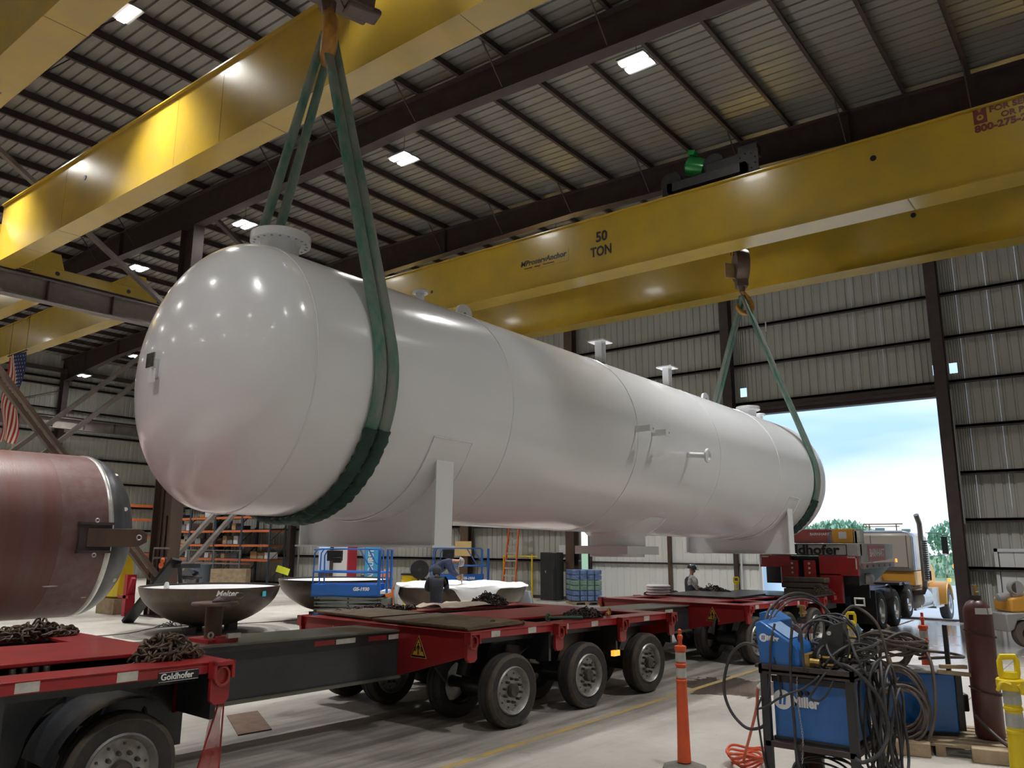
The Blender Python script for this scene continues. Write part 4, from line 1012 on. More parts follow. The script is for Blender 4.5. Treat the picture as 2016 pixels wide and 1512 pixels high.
TK = thing('semi_truck', 'greige and yellow-orange semi truck standing in the open doorway', 'truck', (28, 7.1, 0))
def tk(name, mb, m, root=TK, **k): return part(root, name, mb, m, world=True, **k)
tk('chassis_rail', MB().box((23.6, 6.6, .7), (33.6, 6.72, .98)).box((23.6, 7.5, .7), (33.6, 7.62, .98)).box((24, 6.6, .74), (24.2, 7.6, .94)).box((28, 6.6, .74), (28.2, 7.6, .94)), mat('chassis_blue', (.03, .06, .14), .35))
def truckwheel(x, y, z, r=.53, wd=.28, dual=True, s=-1):
    t = tk('tyre', MB().lathe([(.3, y-wd/2+.02), (.4, y-wd/2), (r-.05, y-wd/2), (r-.01, y-wd/2+.03), (r, y-wd/2+.05), (r, y+wd/2-.05), (r-.05, y+wd/2), (.3, y+wd/2)], (x, 0, z), (0, 1, 0), 36, closed=True), M_tyre)
    part(t, 'rim', MB().lathe([(.33, y+s*wd/2-s*.005), (.30, y+s*wd/2-s*.02), (.28, y+s*wd/2-s*.1), (.12, y+s*wd/2-s*.14), (.10, y+s*wd/2-s*.05), (0, y+s*wd/2-s*.05)], (x, 0, z), (0, 1, 0), 32, cap=False), M_alu, world=True)
    if dual:
        tk('tyre', MB().lathe([(.3, y+.32-wd/2), (r-.05, y+.32-wd/2), (r, y+.37-wd/2), (r, y+.27+wd/2), (r-.05, y+.32+wd/2), (.3, y+.32+wd/2)], (x, 0, z), (0, 1, 0), 32, closed=True), M_tyre)
for x, z in ((24.5, .53), (26.15, .53), (27.85, .66)):
    truckwheel(x, 6.12, z); truckwheel(x, 7.75, z, dual=True, s=1)
    tk('axle', MB().cyl((x, 6.1, z), (x, 8.0, z), .07, n=12), M_black)
truckwheel(33.0, 5.88, .28, .55, .3, False); truckwheel(33.0, 8.2, .28, .55, .3, False, 1)
tk('mudguard', MB().box((23.2, 5.95, .95), (23.25, 6.75, 1.6)).box((23.2, 7.5, .3), (23.23, 8.2, 1.2)), M_black)
tk('mudflap', MB().box((23.9-.15, 5.95, .22), (23.9-.12, 6.75, 1.12)), M_black)
for x in (25.3, 27.05):
    tk('fender', MB().add([(x-.1+.55*math.sin(t), v, .62+.62*math.cos(t)) for t in [-.3+i*1.7/8 for i in range(9)] for v in (5.93, 5.99)], [(2*i, 2*i+1, 2*i+3, 2*i+2) for i in range(8)]), M_alu)
tk('fender_plate', MB().box((26.7, 5.98, 1.15), (28.2, 6.7, 1.22)), M_black)
tk('deck_plate', MB().box((24, 6.3, 1.0), (28.6, 7.9, 1.06)), mat('truck_bluegrey', (.10, .15, .25), .3, .3))
# sleeper box
sb = tk('sleeper', MB().box((28.9, 5.98, 1.5), (30.6, 8.25, 2.76)), M_cream, bevel=.12)
m = MB()
for y_ in (6.15, 7.25, 7.95): m.box((28.885, y_-.012, 1.6), (28.9, y_+.012, 2.66))
m.box((28.885, 6.15, 1.62), (28.9, 7.95, 1.645))
part(sb, 'door_gap', m, M_steel_gr, world=True)
part(sb, 'vent', MB().box((28.88, 7.45, 2.5), (28.9, 7.8, 2.62)), M_grey, world=True)
part(sb, 'corner_trim', MB().tube([(28.95, 5.97, 1.55), (28.95, 5.97, 2.6), (28.97, 6.08, 2.74), (29.0, 6.3, 2.78), (29.0, 8, 2.78)], .05, 8), mat('corner_alu', (.55, .65, .8), .25, .6), world=True)  # bluish tint puts the blue light on the trim into its colour
tk('tool_box', MB().box((28.2, 6.95, 1.1), (28.9, 8.0, 1.55)), M_cream, bevel=.08)
tk('cab', MB().prism([(30.6, 6.0, 1.1), (31.6, 6.0, 1.1), (31.6, 6.0, 2.05), (31.3, 6.0, 2.65), (30.6, 6.0, 2.72)], (0, 2.2, 0)), M_cream, bevel=.05)
tk('cab_lower', MB().box((29.0, 6.0, 1.05), (31.7, 8.2, 1.5)), M_hood, bevel=.03)
hd = MB()
hd.prism([(31.6, 6.35, .9), (34.1, 6.35, .8), (34.15, 6.35, 1.3), (33.9, 6.35, 1.65), (31.6, 6.35, 2.05)], (0, 1.5, 0))
tk('hood', hd, M_hood, bevel=.12)
for y0_, s_ in ((5.72, 1), (7.75, 1)):
    prof = [(33.0+.66*math.cos(t), .35+.72*math.sin(t)) for t in [PI*1.02-i*(PI*1.0)/14 for i in range(15)]]
    pin = [(33.0+.6*math.cos(t), .35+.64*math.sin(t)) for t in [PI*.02+i*(PI*1.0)/14 for i in range(15)]]
    tk('front_fender', MB().prism([(x, y0_, z) for x, z in prof+pin], (0, .62, 0)), M_hood, bevel=.03)
st = tk('exhaust_stack', MB().tube([(29.3, 5.78, 1.0), (29.3, 5.78, 2.75), (29.27, 5.78, 3.05), (29.1, 5.82, 3.33)], .085, 16), mat('stack_steel', (.24, .2, .17), .35, .6))
part(st, 'heat_shield', MB().tube([(29.33, 5.75, 1.2), (29.33, 5.75, 2.5)], .12, 16), M_rim, world=True)
m = MB()
for k in range(18):
    z = 1.28+.07*k
    for j in range(4):
        a = -2.4+.4*j; m.cbox((29.33+.122*math.cos(a-.5), 5.75+.122*math.sin(a-.5), z), (.03, .03, .03))
part(st, 'shield_slot', m, M_blk, world=True)
part(st, 'elbow', MB().tube([(29.3, 5.78, 1.05), (29.3, 5.85, .85), (29.25, 6.3, .78)], .085, 12), M_steel_dk, world=True)
tk('fuel_tank', MB().lathe([(0, 0), (.27, .02), (.31, .05), (.31, 1.35), (.27, 1.38), (0, 1.4)], (29.3, 6.15, .62), (1, 0, 0), 28), M_alu)
tk('step_box', MB().box((30.9, 5.9, .3), (32.0, 6.4, .9)).box((30.8, 5.8, .25), (32.2, 6.4, .32)), M_alu)
tk('side_skirt', MB().box((28.3, 5.9, .32), (31, 5.98, .38)), M_alu)
rk = tk('roof_rack', MB().tube([(29.1, 6.25, 3.04), (29.1, 7.5, 3.04)], .02, 8).tube([(29.1, 6.35, 2.96), (29.1, 7.5, 2.96)], .015, 8).cyl((29.1, 6.45, 2.74), (29.1, 6.45, 3.04), .02, n=8).cyl((29.1, 7.3, 2.74), (29.1, 7.3, 3.04), .02, n=8), M_wood)
part(rk, 'lamp', MB().cbox((29.05, 6.95, 2.84), (.12, .28, .14)).cbox((29.05, 6.15, 2.82), (.12, .25, .1)), M_plast, world=True)
mr = tk('mirror', MB().box((32.2, 5.5, 2.05), (32.28, 5.7, 2.65)), M_blk)
part(mr, 'bracket', MB().tube([(32.25, 5.45, 2.65), (32.0, 5.8, 2.78), (31.5, 6.05, 2.78)], .015, 6).tube([(32.25, 5.45, 2.05), (31.6, 6.05, 1.95)], .015, 6), M_steel_dk, world=True)
tk('amber_lamp', MB().cyl((33.1, 5.5, 1.62), (33.05, 5.45, 1.62), .09, n=14).cyl((32.3, 5.3, 1.9), (32.28, 5.26, 1.9), .07, n=12).cbox((33.0, 5.7, 1.12), (.15, .1, .12)), M_glass)
tk('aerial', MB().cyl((33.4, 5.9, 1.1), (33.4, 5.75, 2.0), .012, n=6), M_alu)

# ================================================================== OUTSIDE
gr = part(None, 'ground', MB().box((X1+.3, -60, -.55), (62, 90, -.27)), M_apron, kind='structure')
part(gr, 'ramp', MB().prism([(X1+.3, -5, 0), (X1+1.6, -5, -.27), (X1+.3, -5, -.27)], (0, 40, 0)), M_apron)
gf = part(None, 'field', MB().box((62, -160, -.5), (260, 260, -.25)), M_fgrass, kind='structure')
def foliage_mb(c, rx, ry, rz, n, s=.5):
    m = MB()
    for i in range(n):
        a = random.uniform(0, 2*PI); b = math.acos(random.uniform(-.5, 1)); r = random.uniform(.55, 1)**.5
        p = Vector((c[0]+rx*r*math.sin(b)*math.cos(a), c[1]+ry*r*math.sin(b)*math.sin(a), c[2]+rz*r*math.cos(b)))
        R = Euler((random.uniform(0, 6), random.uniform(0, 6), 0)).to_matrix(); q = s*random.uniform(.6, 1.3)
        m.add([p+R @ Vector(v)*q for v in ((-.5, 0, 0), (0, -.3, .08), (.5, 0, 0), (0, .3, .08))], [(0, 1, 2, 3)])
    return m
def tree(x, y, h, w_, label):
    t = thing('tree', label, 'tree', (x, y, -.25), group='trees beyond the concrete apron')
    part(t, 'trunk', MB().tube([(0, 0, 0), (.1, .05, h*.3), (0, .2, h*.6)], [.25, .2, .1], 8), M_steel_col)
    part(t, 'crown', foliage_mb((0, 0, h*.62), w_*.5, w_*.5, h*.42, 1500, .5), M_leaf)
for x, y, h, w_, lb in ((78, 6.2, 6.2, 7, 'green tree behind the truck mirror, right of the exhaust stack'), (74, 0.5, 4.2, 6, 'low green tree beside the right jamb of the big door'), (88, 12.8, 5.2, 8, 'tree low behind the truck hood'),
                    (72, 20.6, 4.6, 7, 'pale green tree showing under the far end of the vessel'), (76, 27.5, 4.4, 8, 'pale green tree behind the red tool chest'), (70, 51, 6.5, 8, 'tree seen through the narrow gap beside the sliding door')):
    tree(x, y, h, w_, lb)
bs = part(None, 'hedge', foliage_mb((80, 10, 0.2), 4, 34, 1.6, 3500, .6), M_leaf, kind='stuff'); props(bs, 'low scrub along the field edge behind the truck', 'bushes')
tw = thing('storage_tank', 'pale blue tank with a tall mast on the horizon behind the truck roof', 'tank', (80, 31.0, -.25))
part(tw, 'tank_body', MB().cyl((0, 0, 0), (0, 0, 5.1), 1.2, n=24).lathe([(1.35, 5.1), (1.2, 5.7), (.5, 6.1), (.4, 6.6), (0, 6.7)], (0, 0, 0), (0, 0, 1), 24), M_plast)
part(tw, 'mast', MB().cyl((-.6, -1.0, 0), (-.6, -1.3, 9.6), .05, n=6).bar((-1, 1.3, 7.0), (-1, -1.6, 7.1), .05, .05), M_plast)
rt = solo('poly_tank', MB().lathe([(0, 0), (1.2, 0), (1.25, .2), (1.25, 1.9), (.9, 2.2), (.3, 2.35), (0, 2.4)], (36, 14.2, -.27), (0, 0, 1), 32), mat('poly_tank_white', (.55, .72, .85), .4), 'pale blue-white round tank outside, seen past the edge of the sliding door', 'tank')
solo('power_pole', MB().cyl((70, 7.6, -.3), (70, 7.6, 8.2), .09, n=8).bar((70, 6.6, 7.6), (70, 8.6, 7.6), .1, .1), M_steel_col, 'thin utility pole on the skyline right of the truck', 'pole')

# ================================================================== NAME PLATE (second bracket on head)
RIGHT = Vector((.6162, -.7876, 0)); AWAY = Vector((.7876, .6162, 0)); RZ = math.atan2(-.7876, .6162)   # local x = across the view, local y = away

# ================================================================== RED CYLINDER ON SUPPORTS
rv = thing('steel_cylinder', 'large red-brown unfinished steel cylinder with bare grey head at the left edge', 'pressure vessel', (3, 15, 0))
zc_, R_ = 2.44, 1.397
def rp(n, mb, m, root=rv, **k): return part(root, n, mb, m, world=True, **k)
rp('shell', MB().lathe([(R_, -3), (R_, 5.75)], (0, 15, zc_), (1, 0, 0), 96), M_redv)
rp('patchy_course', MB().lathe([(R_+.003, 5.72), (R_+.003, 6.46)], (0, 15, zc_), (1, 0, 0), 96), M_redv2, label='scraped shell end with chalk marks')
rp('dished_head', MB().lathe([(R_*math.cos(t), 6.52+.78*math.sin(t)) for t in [PI/2*i/20 for i in range(21)]], (0, 15, zc_), (1, 0, 0), 96), M_head, label='bare grey dished head')
rp('weld_seam', MB().lathe([(R_, 6.46), (R_+.012, 6.48), (R_+.012, 6.53), (R_, 6.55)], (0, 15, zc_), (1, 0, 0), 96), M_alu)
lug = rp('lug_plate', MB().prism([(6.1, 13.52, 2.24), (6.95, 13.52, 2.24), (7.10, 13.52, 2.32), (7.10, 13.52, 2.46), (6.97, 13.52, 2.54), (6.1, 13.52, 2.54)], (0, .05, 0)), M_steel_col, bevel=.006)
part(lug, 'lug_eye', MB().tube([(6.95+.04*math.cos(t), 13.515, 2.40+.04*math.sin(t)) for t in [2*PI*i/14 for i in range(14)]], .012, 6, closed=True), M_alu, world=True)
part(lug, 'pad_plate', MB().box((5.98, 13.55, 2.16), (6.5, 13.66, 2.62)).box((5.96, 13.5, 2.6), (6.5, 13.6, 2.64)).box((5.96, 13.5, 2.14), (6.5, 13.6, 2.18)), M_steel_dk, world=True)
part(lug, 'pad_bolt', MB().tube([(6.22+.03*math.cos(t), 13.5, 2.67+.03*math.sin(t)) for t in [2*PI*i/10 for i in range(10)]], .01, 6, closed=True).tube([(6.22+.03*math.cos(t), 13.5, 2.11+.03*math.sin(t)) for t in [2*PI*i/10 for i in range(10)]], .01, 6, closed=True), M_alu, world=True)
M_patch = mat('paint_scrape', (.55, .53, .52), .6)
def patch(x, a, w_, h_, R=R_+.006, ax0=None):
    m = MB(); n = 9; pts = []
    for i in range(n):
        t = 2*PI*i/n; q = random.uniform(.6, 1.1); xx = x+w_*q*math.cos(t); aa = a+h_*q*math.sin(t)
        pts.append((xx, 15-R*math.cos(aa), zc_+R*math.sin(aa)))
    m.add(pts, [tuple(range(n))]); return m
for x, a, w_, h_, R2 in ((5.75, -.62, .13, .012, R_+.006), (6.38, -.82, .05, .01, R_+.008)): rp('paint_scrape', patch(x, a, w_, h_, R2), M_patch)
for x, a in ((6.78, .92), (6.78, .34), (6.82, .03), (6.80, -.62)):
    rr = R_*math.sqrt(1-((x-6.52)/.78)**2)+.004
    rp('grind_mark', patch(x, a, .05, .035, rr), M_patch)
for x in (4.35, 1.0): solo('timber_support', MB().box((x-.15, 14.0, 0), (x+.35, 14.5, 1.42)).box((x+.1, 13.97, 0), (x+.12, 14.0, 1.2)), M_steel_col, 'brown support block under the red cylinder, %s' % ('in view above the far chain' if x > 2 else 'left of the picture'), 'support', bevel=.01)

# ================================================================== DISHES
def dish(x, y, R, zb, H, label, rz=0):
    t = thing('dished_end', label, 'steel dish', (x, y, 0), rz)
    pr_ = [(0.01, zb), (.25*R, zb+.02), (.52*R, zb+.15*H), (.74*R, zb+.36*H), (.90*R, zb+.60*H), (.975*R, zb+.82*H), (R, zb+H)]
    pi_ = [(r-.03 if r > .1 else r, z+(.035 if r < .9*R else 0)) for r, z in reversed(pr_)]
    sm = [(p.x, p.z) for p in spline([(r, 0, z) for r, z in pr_], 5)]
    part(t, 'bowl', MB().lathe(sm, (0, 0, 0), (0, 0, 1), 72, cap=False), M_dish)
    smi = [(max(p.x, .001), p.z) for p in spline([(max(r, .001), 0, z) for r, z in pi_], 5)]
    part(t, 'inner_face', MB().lathe(smi, (0, 0, 0), (0, 0, 1), 72, cap=False), M_dishin)
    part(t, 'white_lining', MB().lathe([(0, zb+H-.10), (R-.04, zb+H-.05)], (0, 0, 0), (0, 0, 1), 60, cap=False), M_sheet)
    part(t, 'rim', MB().lathe([(R-.03, zb+H), (R, zb+H)], (0, 0, .001), (0, 0, 1), 72, cap=False), M_rim)
    return t
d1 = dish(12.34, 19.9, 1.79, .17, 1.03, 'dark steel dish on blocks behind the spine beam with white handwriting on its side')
fr = math.atan2(-19.9, -12.34)
def ondish(t, R, z, a): return Vector((R*math.cos(a), R*math.sin(a), z))
ca = fr+.28
def curved_text(root, s, size, R, z, a0, m, name='lettering'):
    n = Vector((math.cos(a0), math.sin(a0), 0)); xd = Vector((-math.sin(a0), math.cos(a0), 0))
    part(root, name, textmb(s, size, n*(R)+Vector((0, 0, z)), xd, Vector((0, 0, 1)), .004, .3, .004), m)
curved_text(d1, 'Melter', .19, 1.80, 1.08, fr+.07, M_wht)
part(d1, 'sticker', MB().cbox(Vector((math.cos(fr+.82)*1.79, math.sin(fr+.82)*1.79, 1.03)), (.012, .13, .13), (0, 0, fr+.82)), mat('sticker_cyan', (.05, .5, .6), .5))
part(d1, 'chalk_ring', MB().tube([tuple(Vector((math.cos(fr+.40+.05*math.cos(t))*1.80, math.sin(fr+.40+.05*math.cos(t))*1.80, 1.02+.07*math.sin(t)))) for t in [2*PI*i/14 for i in range(14)]], .01, 6, closed=True), M_rust)
solo('paper_cup', MB().lathe([(.05, 0), (.07, .02), (.06, .1), (.04, .16), (0, .17)], (12.34+1.78*math.cos(fr-.62), 19.9+1.78*math.sin(fr-.62), 1.2), (0, 0, 1), 14), M_white2, 'small white bottle standing on the left rim of the dark dish', 'bottle')
for k, (a, b) in enumerate(((-.75, -.35), (.75, .1), (0, .6))): solo('timber_block', MB().box((12.34+a-.14, 19.9+b-.1, 0), (12.34+a+.14, 19.9+b+.1, .2)), M_steel_dk, ('left', 'right', 'rear')[k]+' dark block carrying the steel dish with handwriting', 'block')
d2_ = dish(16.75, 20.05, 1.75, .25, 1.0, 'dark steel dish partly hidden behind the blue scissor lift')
solo('timber_stack', MB().box((15.9, 19.3, 0), (17.6, 20.7, .12)).box((16.1, 19.5, .12), (17.4, 20.5, .27)), M_steel_dk, 'stacked dark plates under the dish beside the blue lift', 'blocks')
tg = thing('yellow_tag', 'bright yellow placard standing on the rim of the dish left of the blue lift', 'placard', (15.35, 20.9, 1.25))
part(tg, 'board', MB().cbox(Vector((0, 0, .26)), (.40, .02, .2), (0, .3, RZ)), mat('placard_yellow', (.8, .85, .05), .5))
part(tg, 'stem', MB().cyl((.12, -.1, -.02), (.1, -.1, .2), .012, n=6), M_steel_dk)
# third dish with white sheet
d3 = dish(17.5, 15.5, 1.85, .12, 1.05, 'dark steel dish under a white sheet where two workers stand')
for o in list(d3.children):
    if o.name.startswith('inner'): bpy.data.objects.remove(o)
fc = math.atan2(-15.5, -17.5)
m = MB(); n = 120; rings = []
H0 = 1.19
def hang(a):
    d = (a-fc+PI) % (2*PI)-PI
    h = .03
    if -.10 < d < .62: h = max(h, .95*(1-abs((d-.22)/.34))) if abs(d-.22) < .34 else h
    if -1.75 < d < -1.12: h = max(h, 1.0*min(1, (1.75+d)/.25, (-1.12-d)/.12))
    return h
for j in range(n):
    a = 2*PI*j/n; col = []
    for r, z in ((0, .06), (.5, .04+.03*math.sin(5*a)), (1.0, .05*math.sin(3*a+1)+.02), (1.5, .04*math.sin(6*a)+.03), (1.84, .03+.02*math.sin(9*a))): col.append((r*math.cos(a), r*math.sin(a), H0+z))
    h = hang(a)
    for q in (.25, .5, .75, 1.0):
        rr = 1.9+.015*math.sin(14*a+q*3); rr -= .28*(q*h)**1.6 if -.3 < ((a-fc+PI) % (2*PI)-PI) < .8 else 0
        col.append((rr*math.cos(a), rr*math.sin(a), H0-h*q))
    rings.append(col)
k = len(rings[0]); vs = [p for c in rings for p in c]
fs = [(j*k+i, j*k+i+1, ((j+1) % n)*k+i+1, ((j+1) % n)*k+i) for j in range(n) for i in range(k-1)]
sh = part(None, 'white_sheet', MB().add(vs, fs), M_sheet); sh.location = (17.5, 15.5, 0)
props(sh, 'white plastic sheet draped over the dish under the bending worker', 'sheet')
solo('wrapped_part', MB().lathe([(.0, 0), (.35, 0), (.38, .6), (.3, .95), (0, 1.0)], (19.45, 14.85, 0), (0, 0, 1), 20), mat('foil_grey', (.3, .3, .32), .25, .5), 'shiny plastic wrapped drum at the right end of the sheeted dish', 'drum')
solo('small_crate', MB().box((15.55, 17.1, 0), (16.0, 17.5, .62)), mat('bluish_crate', (.3, .36, .5), .5), 'pale blue crate on the floor left of the sheeted dish', 'crate', bevel=.02)

# ================================================================== SCISSOR LIFTS
def lift():
    t = thing('scissor_lift', 'blue scissor lift marked GS-1930 behind the plywood on the red trailer', 'scissor lift', (15.15, 17.49, 0), RZ)
    L = 1.0
    b = part(t, 'base', MB().box((-L+.0, -.38, .15), (L, .38, .42)), M_blue, bevel=.02)
    for x in (-.78, .78):
        for y in (-.36, .36): part(t, 'wheel', MB().cyl((x, y-.06, .16), (x, y+.06, .16), .16, n=20), M_tyre)
    for k in range(5):
        z = .47+.095*k; s_ = .03*(-1)**k
        ar = part(t, 'scissor_arm', MB().bar((-.93, -.34, z+s_), (.9, -.34, z-s_), .05, .085, up=(0, 0, 1)).bar((-.93, .34, z-s_), (.9, .34, z+s_), .05, .085, up=(0, 0, 1)), M_lgrey)
        part(ar, 'pivot', MB().cyl((-.86, -.375, z+s_), (-.86, -.36, z+s_), .02, n=8).cyl((0, -.375, z), (0, -.36, z), .025, n=8).cyl((.8, -.375, z-s_), (.8, -.36, z-s_), .02, n=8), M_blk)
    pl = part(t, 'platform', MB().box((-1.03, -.40, .9), (.87, -.36, 1.23)).box((-1.03, .36, .9), (.87, .4, 1.23)).box((-1.03, -.4, .9), (.87, .4, .95)).box((-1.03, -.4, .9), (-.99, .4, 1.23)), M_blue, bevel=.01)
    part(pl, 'lettering', textmb('GS-1930', .125, (.12, -.403, 1.10), (1, 0, 0), (0, 0, 1), .002, .2, .006, 1.0), M_wht)
    part(pl, 'extension_deck', MB().box((.87, -.4, .98), (1.06, .4, 1.06)), M_white2)
    r = .02
    fr_ = MB()
    for y in (-.38, .38):
        fr_.tube([(-.99, y, 1.2), (-.97, y, 2.05), (-.9, y, 2.15), (-.8, y, 2.17), (.75, y, 2.17), (.8, y, 2.13), (.8, y, 1.2)], r, 8)
    part(t, 'guard_rail', fr_, M_blue)
    part(t, 'mid_rail', MB().tube([(-.97, -.38, 1.56), (1.0, -.38, 1.54)], .025, 8).tube([(-.97, .38, 1.56), (1.0, .38, 1.54)], .025, 8), M_blue)
    part(t, 'end_rail', MB().tube([(-.98, -.38, 2.15), (-.98, .38, 2.15)], r, 8).tube([(-.98, -.38, 1.56), (-.98, .38, 1.56)], r, 8).tube([(1.04, -.38, 1.0), (1.04, -.38, 2.15), (1.04, .38, 2.15), (1.04, .38, 1.0)], .035, 8), M_blue)
    part(t, 'diagonal_stay', MB().tube([(.28, -.4, 2.15), (.62, -.4, 1.6), (.8, -.4, 1.57)], .02, 8).tube([(.52, -.4, 2.15), (.72, -.4, 1.8), (.82, -.4, 1.75)], .02, 8).box((.78, -.42, 1.2), (.86, -.36, 2.15)), M_blue)
    part(t, 'inner_post', MB().tube([(-.68, -.36, 1.25), (-.7, -.36, 2.0), (-.62, -.36, 2.13)], .02, 8), M_blue)
    part(t, 'control_box', MB().box((-.62, -.46, 1.85), (-.2, -.34, 2.14)).box((-.45, -.5, 1.80), (-.22, -.36, 1.95)), M_blk, bevel=.02)
    part(t, 'ladder_step', MB().box((.9, -.35, .3), (1.1, .35, .85)), M_lgrey)
    return t
l1 = lift()
l2 = copy_tree(l1, None, (22.55, 20.05, 0), label='second blue scissor lift behind the bending worker, its 1930 partly hidden')
l1['group'] = 'blue scissor lifts'; l2['group'] = 'blue scissor lifts'
def at(px, py, d):   # point at a given viewing depth (used only to lay out the far background)
    pass
bn_ = thing('vertical_banner', 'light blue upright panel with white vertical lettering beyond the scissor lift', 'sign panel', (20.4, 22.45, 0), RZ)
part(bn_, 'panel', MB().box((-.28, 0, .95), (.25, .05, 2.5)), mat('banner_blue', (.06, .38, .66), .4), bevel=.01)
part(bn_, 'stand', MB().box((-.3, -.1, 0), (.3, .2, .95)), M_black)
part(bn_, 'lettering', textmb('AIDURST', .27, (-.05, -.012, 1.05), (0, 0, 1), (-1, 0, 0), .003, 0, .008), M_wht)
cb_ = thing('drink_cooler', 'dark cabinet with pale blue top seen through the left rails of the scissor lift', 'cabinet', (18.6, 23.05, 0), RZ)
part(cb_, 'cabinet', MB().box((-.14, 0, 0), (.18, .3, 1.35)), M_steel_dk, bevel=.02)
part(cb_, 'top_unit', MB().box((-.16, -.01, 1.35), (.18, .3, 2.2)), mat('pale_blue_unit', (.45, .6, .85), .4), bevel=.02)
solo('orange_bag', MB().cbox(Vector((20.6, 22.0, 1.1)), (.25, .2, .6), (.2, .3, 0)).cbox(Vector((20.6, 22.0, .4)), (.5, .5, .8)), mat('bag_orange', (.75, .2, .04), .6), 'orange bag on a dark stand beside the blue panel', 'bag')

# ================================================================== FAR WALL OBJECTS
def yellow_bin(x, y, label, h=1.15):
    t = thing('waste_bin', label, 'bin', (x, y, 0), RZ)
    part(t, 'body', MB().add([(sx*w_, sy*w_*.9, z) for z, w_ in ((.08, .3), (h-.08, .38)) for sx, sy in ((-1, -1), (1, -1), (1, 1), (-1, 1))], [(0, 3, 2, 1), (4, 5, 6, 7), (0, 1, 5, 4), (1, 2, 6, 5), (2, 3, 7, 6), (3, 0, 4, 7)]), M_posty, bevel=.02)
    part(t, 'rim', MB().box((-.41, -.37, h-.3), (.41, .37, h-.24)), M_posty)
    part(t, 'lid', MB().box((-.42, -.38, h-.08), (.42, .38, h-.03)), M_black)
    return t
yellow_bin(21.3, 21.2, 'yellow bin with dark lid left of the hose reel', 1.3)
yellow_bin(20.9, 22.9, 'yellow bin seen through the right rails of the scissor lift', 1.2)
rl_ = thing('hose_reel', 'black hose reel standing beside the yellow bin', 'hose reel', (21.0, 20.6, 0), RZ)
part(rl_, 'reel', MB().lathe([(.05, -.1), (.33, -.1), (.33, -.07), (.22, -.06), (.22, .06), (.33, .07), (.33, .1), (.05, .1)], (0, 0, 1.42), (0, 1, 0), 28, closed=True), M_black)
part(rl_, 'hub', MB().cyl((0, -.14, 1.42), (0, .14, 1.42), .06, n=12), M_hub)
part(rl_, 'stand', MB().bar((-.2, 0, 0), (0, 0, 1.42), .05, .05).bar((.35, 0, 0), (0, 0, 1.42), .05, .05).tube([(.1, 0, 1.1), (.3, .1, 1.0), (.6, 0, 1.05)], .06, 8), M_black)
# black cabinet, water pallet, ladder, sign
bc = thing('locker', 'tall black locker against the corrugated wall beside the bottled water', 'cabinet', (28.2, 19.9, 0))
part(bc, 'body', MB().box((-.25, -.42, .04), (.3, .42, 2.0)), M_black, bevel=.03)
part(bc, 'rounded_edge', MB().cyl((-.22, -.3, .08), (-.22, -.3, 1.96), .1, n=16), M_black)
part(bc, 'handle', MB().box((-.28, .1, 1.15), (-.25, .14, 1.25)), M_alu)
part(bc, 'base_plate', MB().box((-.4, -.5, 0), (.35, .5, .04)), M_grey)
pw = thing('water_pallet', 'shrink-wrapped pallet of bottled water packs beside the black locker', 'pallet of water', (27.6, 17.9, 0), -.75)
M_pkb = mat('water_pack_blue', (.07, .14, .34), .35, 0, (.40, .50, .70), 5, .45)
M_pkg = mat('water_pack_green', (.15, .27, .20), .35, 0, (.42, .55, .55), 5, .45)
for r_ in range(6):
    for i in range(4):
        for j in range(4):
            if 0 < i < 3 and 0 < j < 3: continue
            g = (r_ in (2, 3)) != (i == 3 and j % 2)
            part(pw, 'water_pack', MB().cbox(Vector((-.45+.3*i, -.45+.3*j, .25+.2*r_)), (.27, .27, .175)), M_pkg if g else M_pkb, bevel=.02)
for i in range(5): part(pw, 'pallet_board', MB().box((-.6, -.6+.25*i, .1), (.6, -.48+.25*i, .13)), M_wood)
for i in range(3): part(pw, 'pallet_block', MB().box((-.6+.5*i, -.6, 0), (-.45+.5*i, .6, .1)), M_wood)
ld = thing('step_ladder', 'orange fibreglass ladder leaning on the wall above the sheeted dish', 'ladder', (28.3, 22.1, 0))
for s_ in (-1, 1): part(ld, 'side_rail', MB().bar((-.3, s_*.36, 0), (.3, s_*.22, 4.2), .05, .09), M_ladder)
for k in range(12): part(ld, 'rung', MB().box((-.30+.05*k, -.36+.012*k, .3+.32*k), (-.20+.05*k, .36-.012*k, .375+.32*k)), M_alu)
solo('wall_notice', MB().box((29.2, 19.85, 1.92), (29.24, 20.2, 2.3)), M_white2, 'small white notice above the black locker', 'notice')
solo('rail_stand', MB().tube([(28.7, 21.3, 0), (28.7, 21.3, 1.9)], .04, 8).tube([(28.7, 21.0, 1.8), (28.7, 22.9, 1.8)], .03, 8).tube([(28.7, 22.9, 0), (28.7, 22.9, 1.8)], .03, 8), M_posty, 'yellow tubular rail behind the orange ladder', 'rail')
for k, z in enumerate((1.78, 2.14)): solo('yellow_board', MB().box((28.64, 24.8, z), (28.685, 25.8, z+.32)), M_yelply, ('lower', 'upper')[k]+' of two yellow boards fixed to the brown column behind the second lift', 'board')
solo('door_bolt_box', MB().box((28.9, 18.95, 1.7), (29.05, 19.2, 1.95)), M_blk, 'small black latch box on the column edge by the narrow light gap', 'latch')
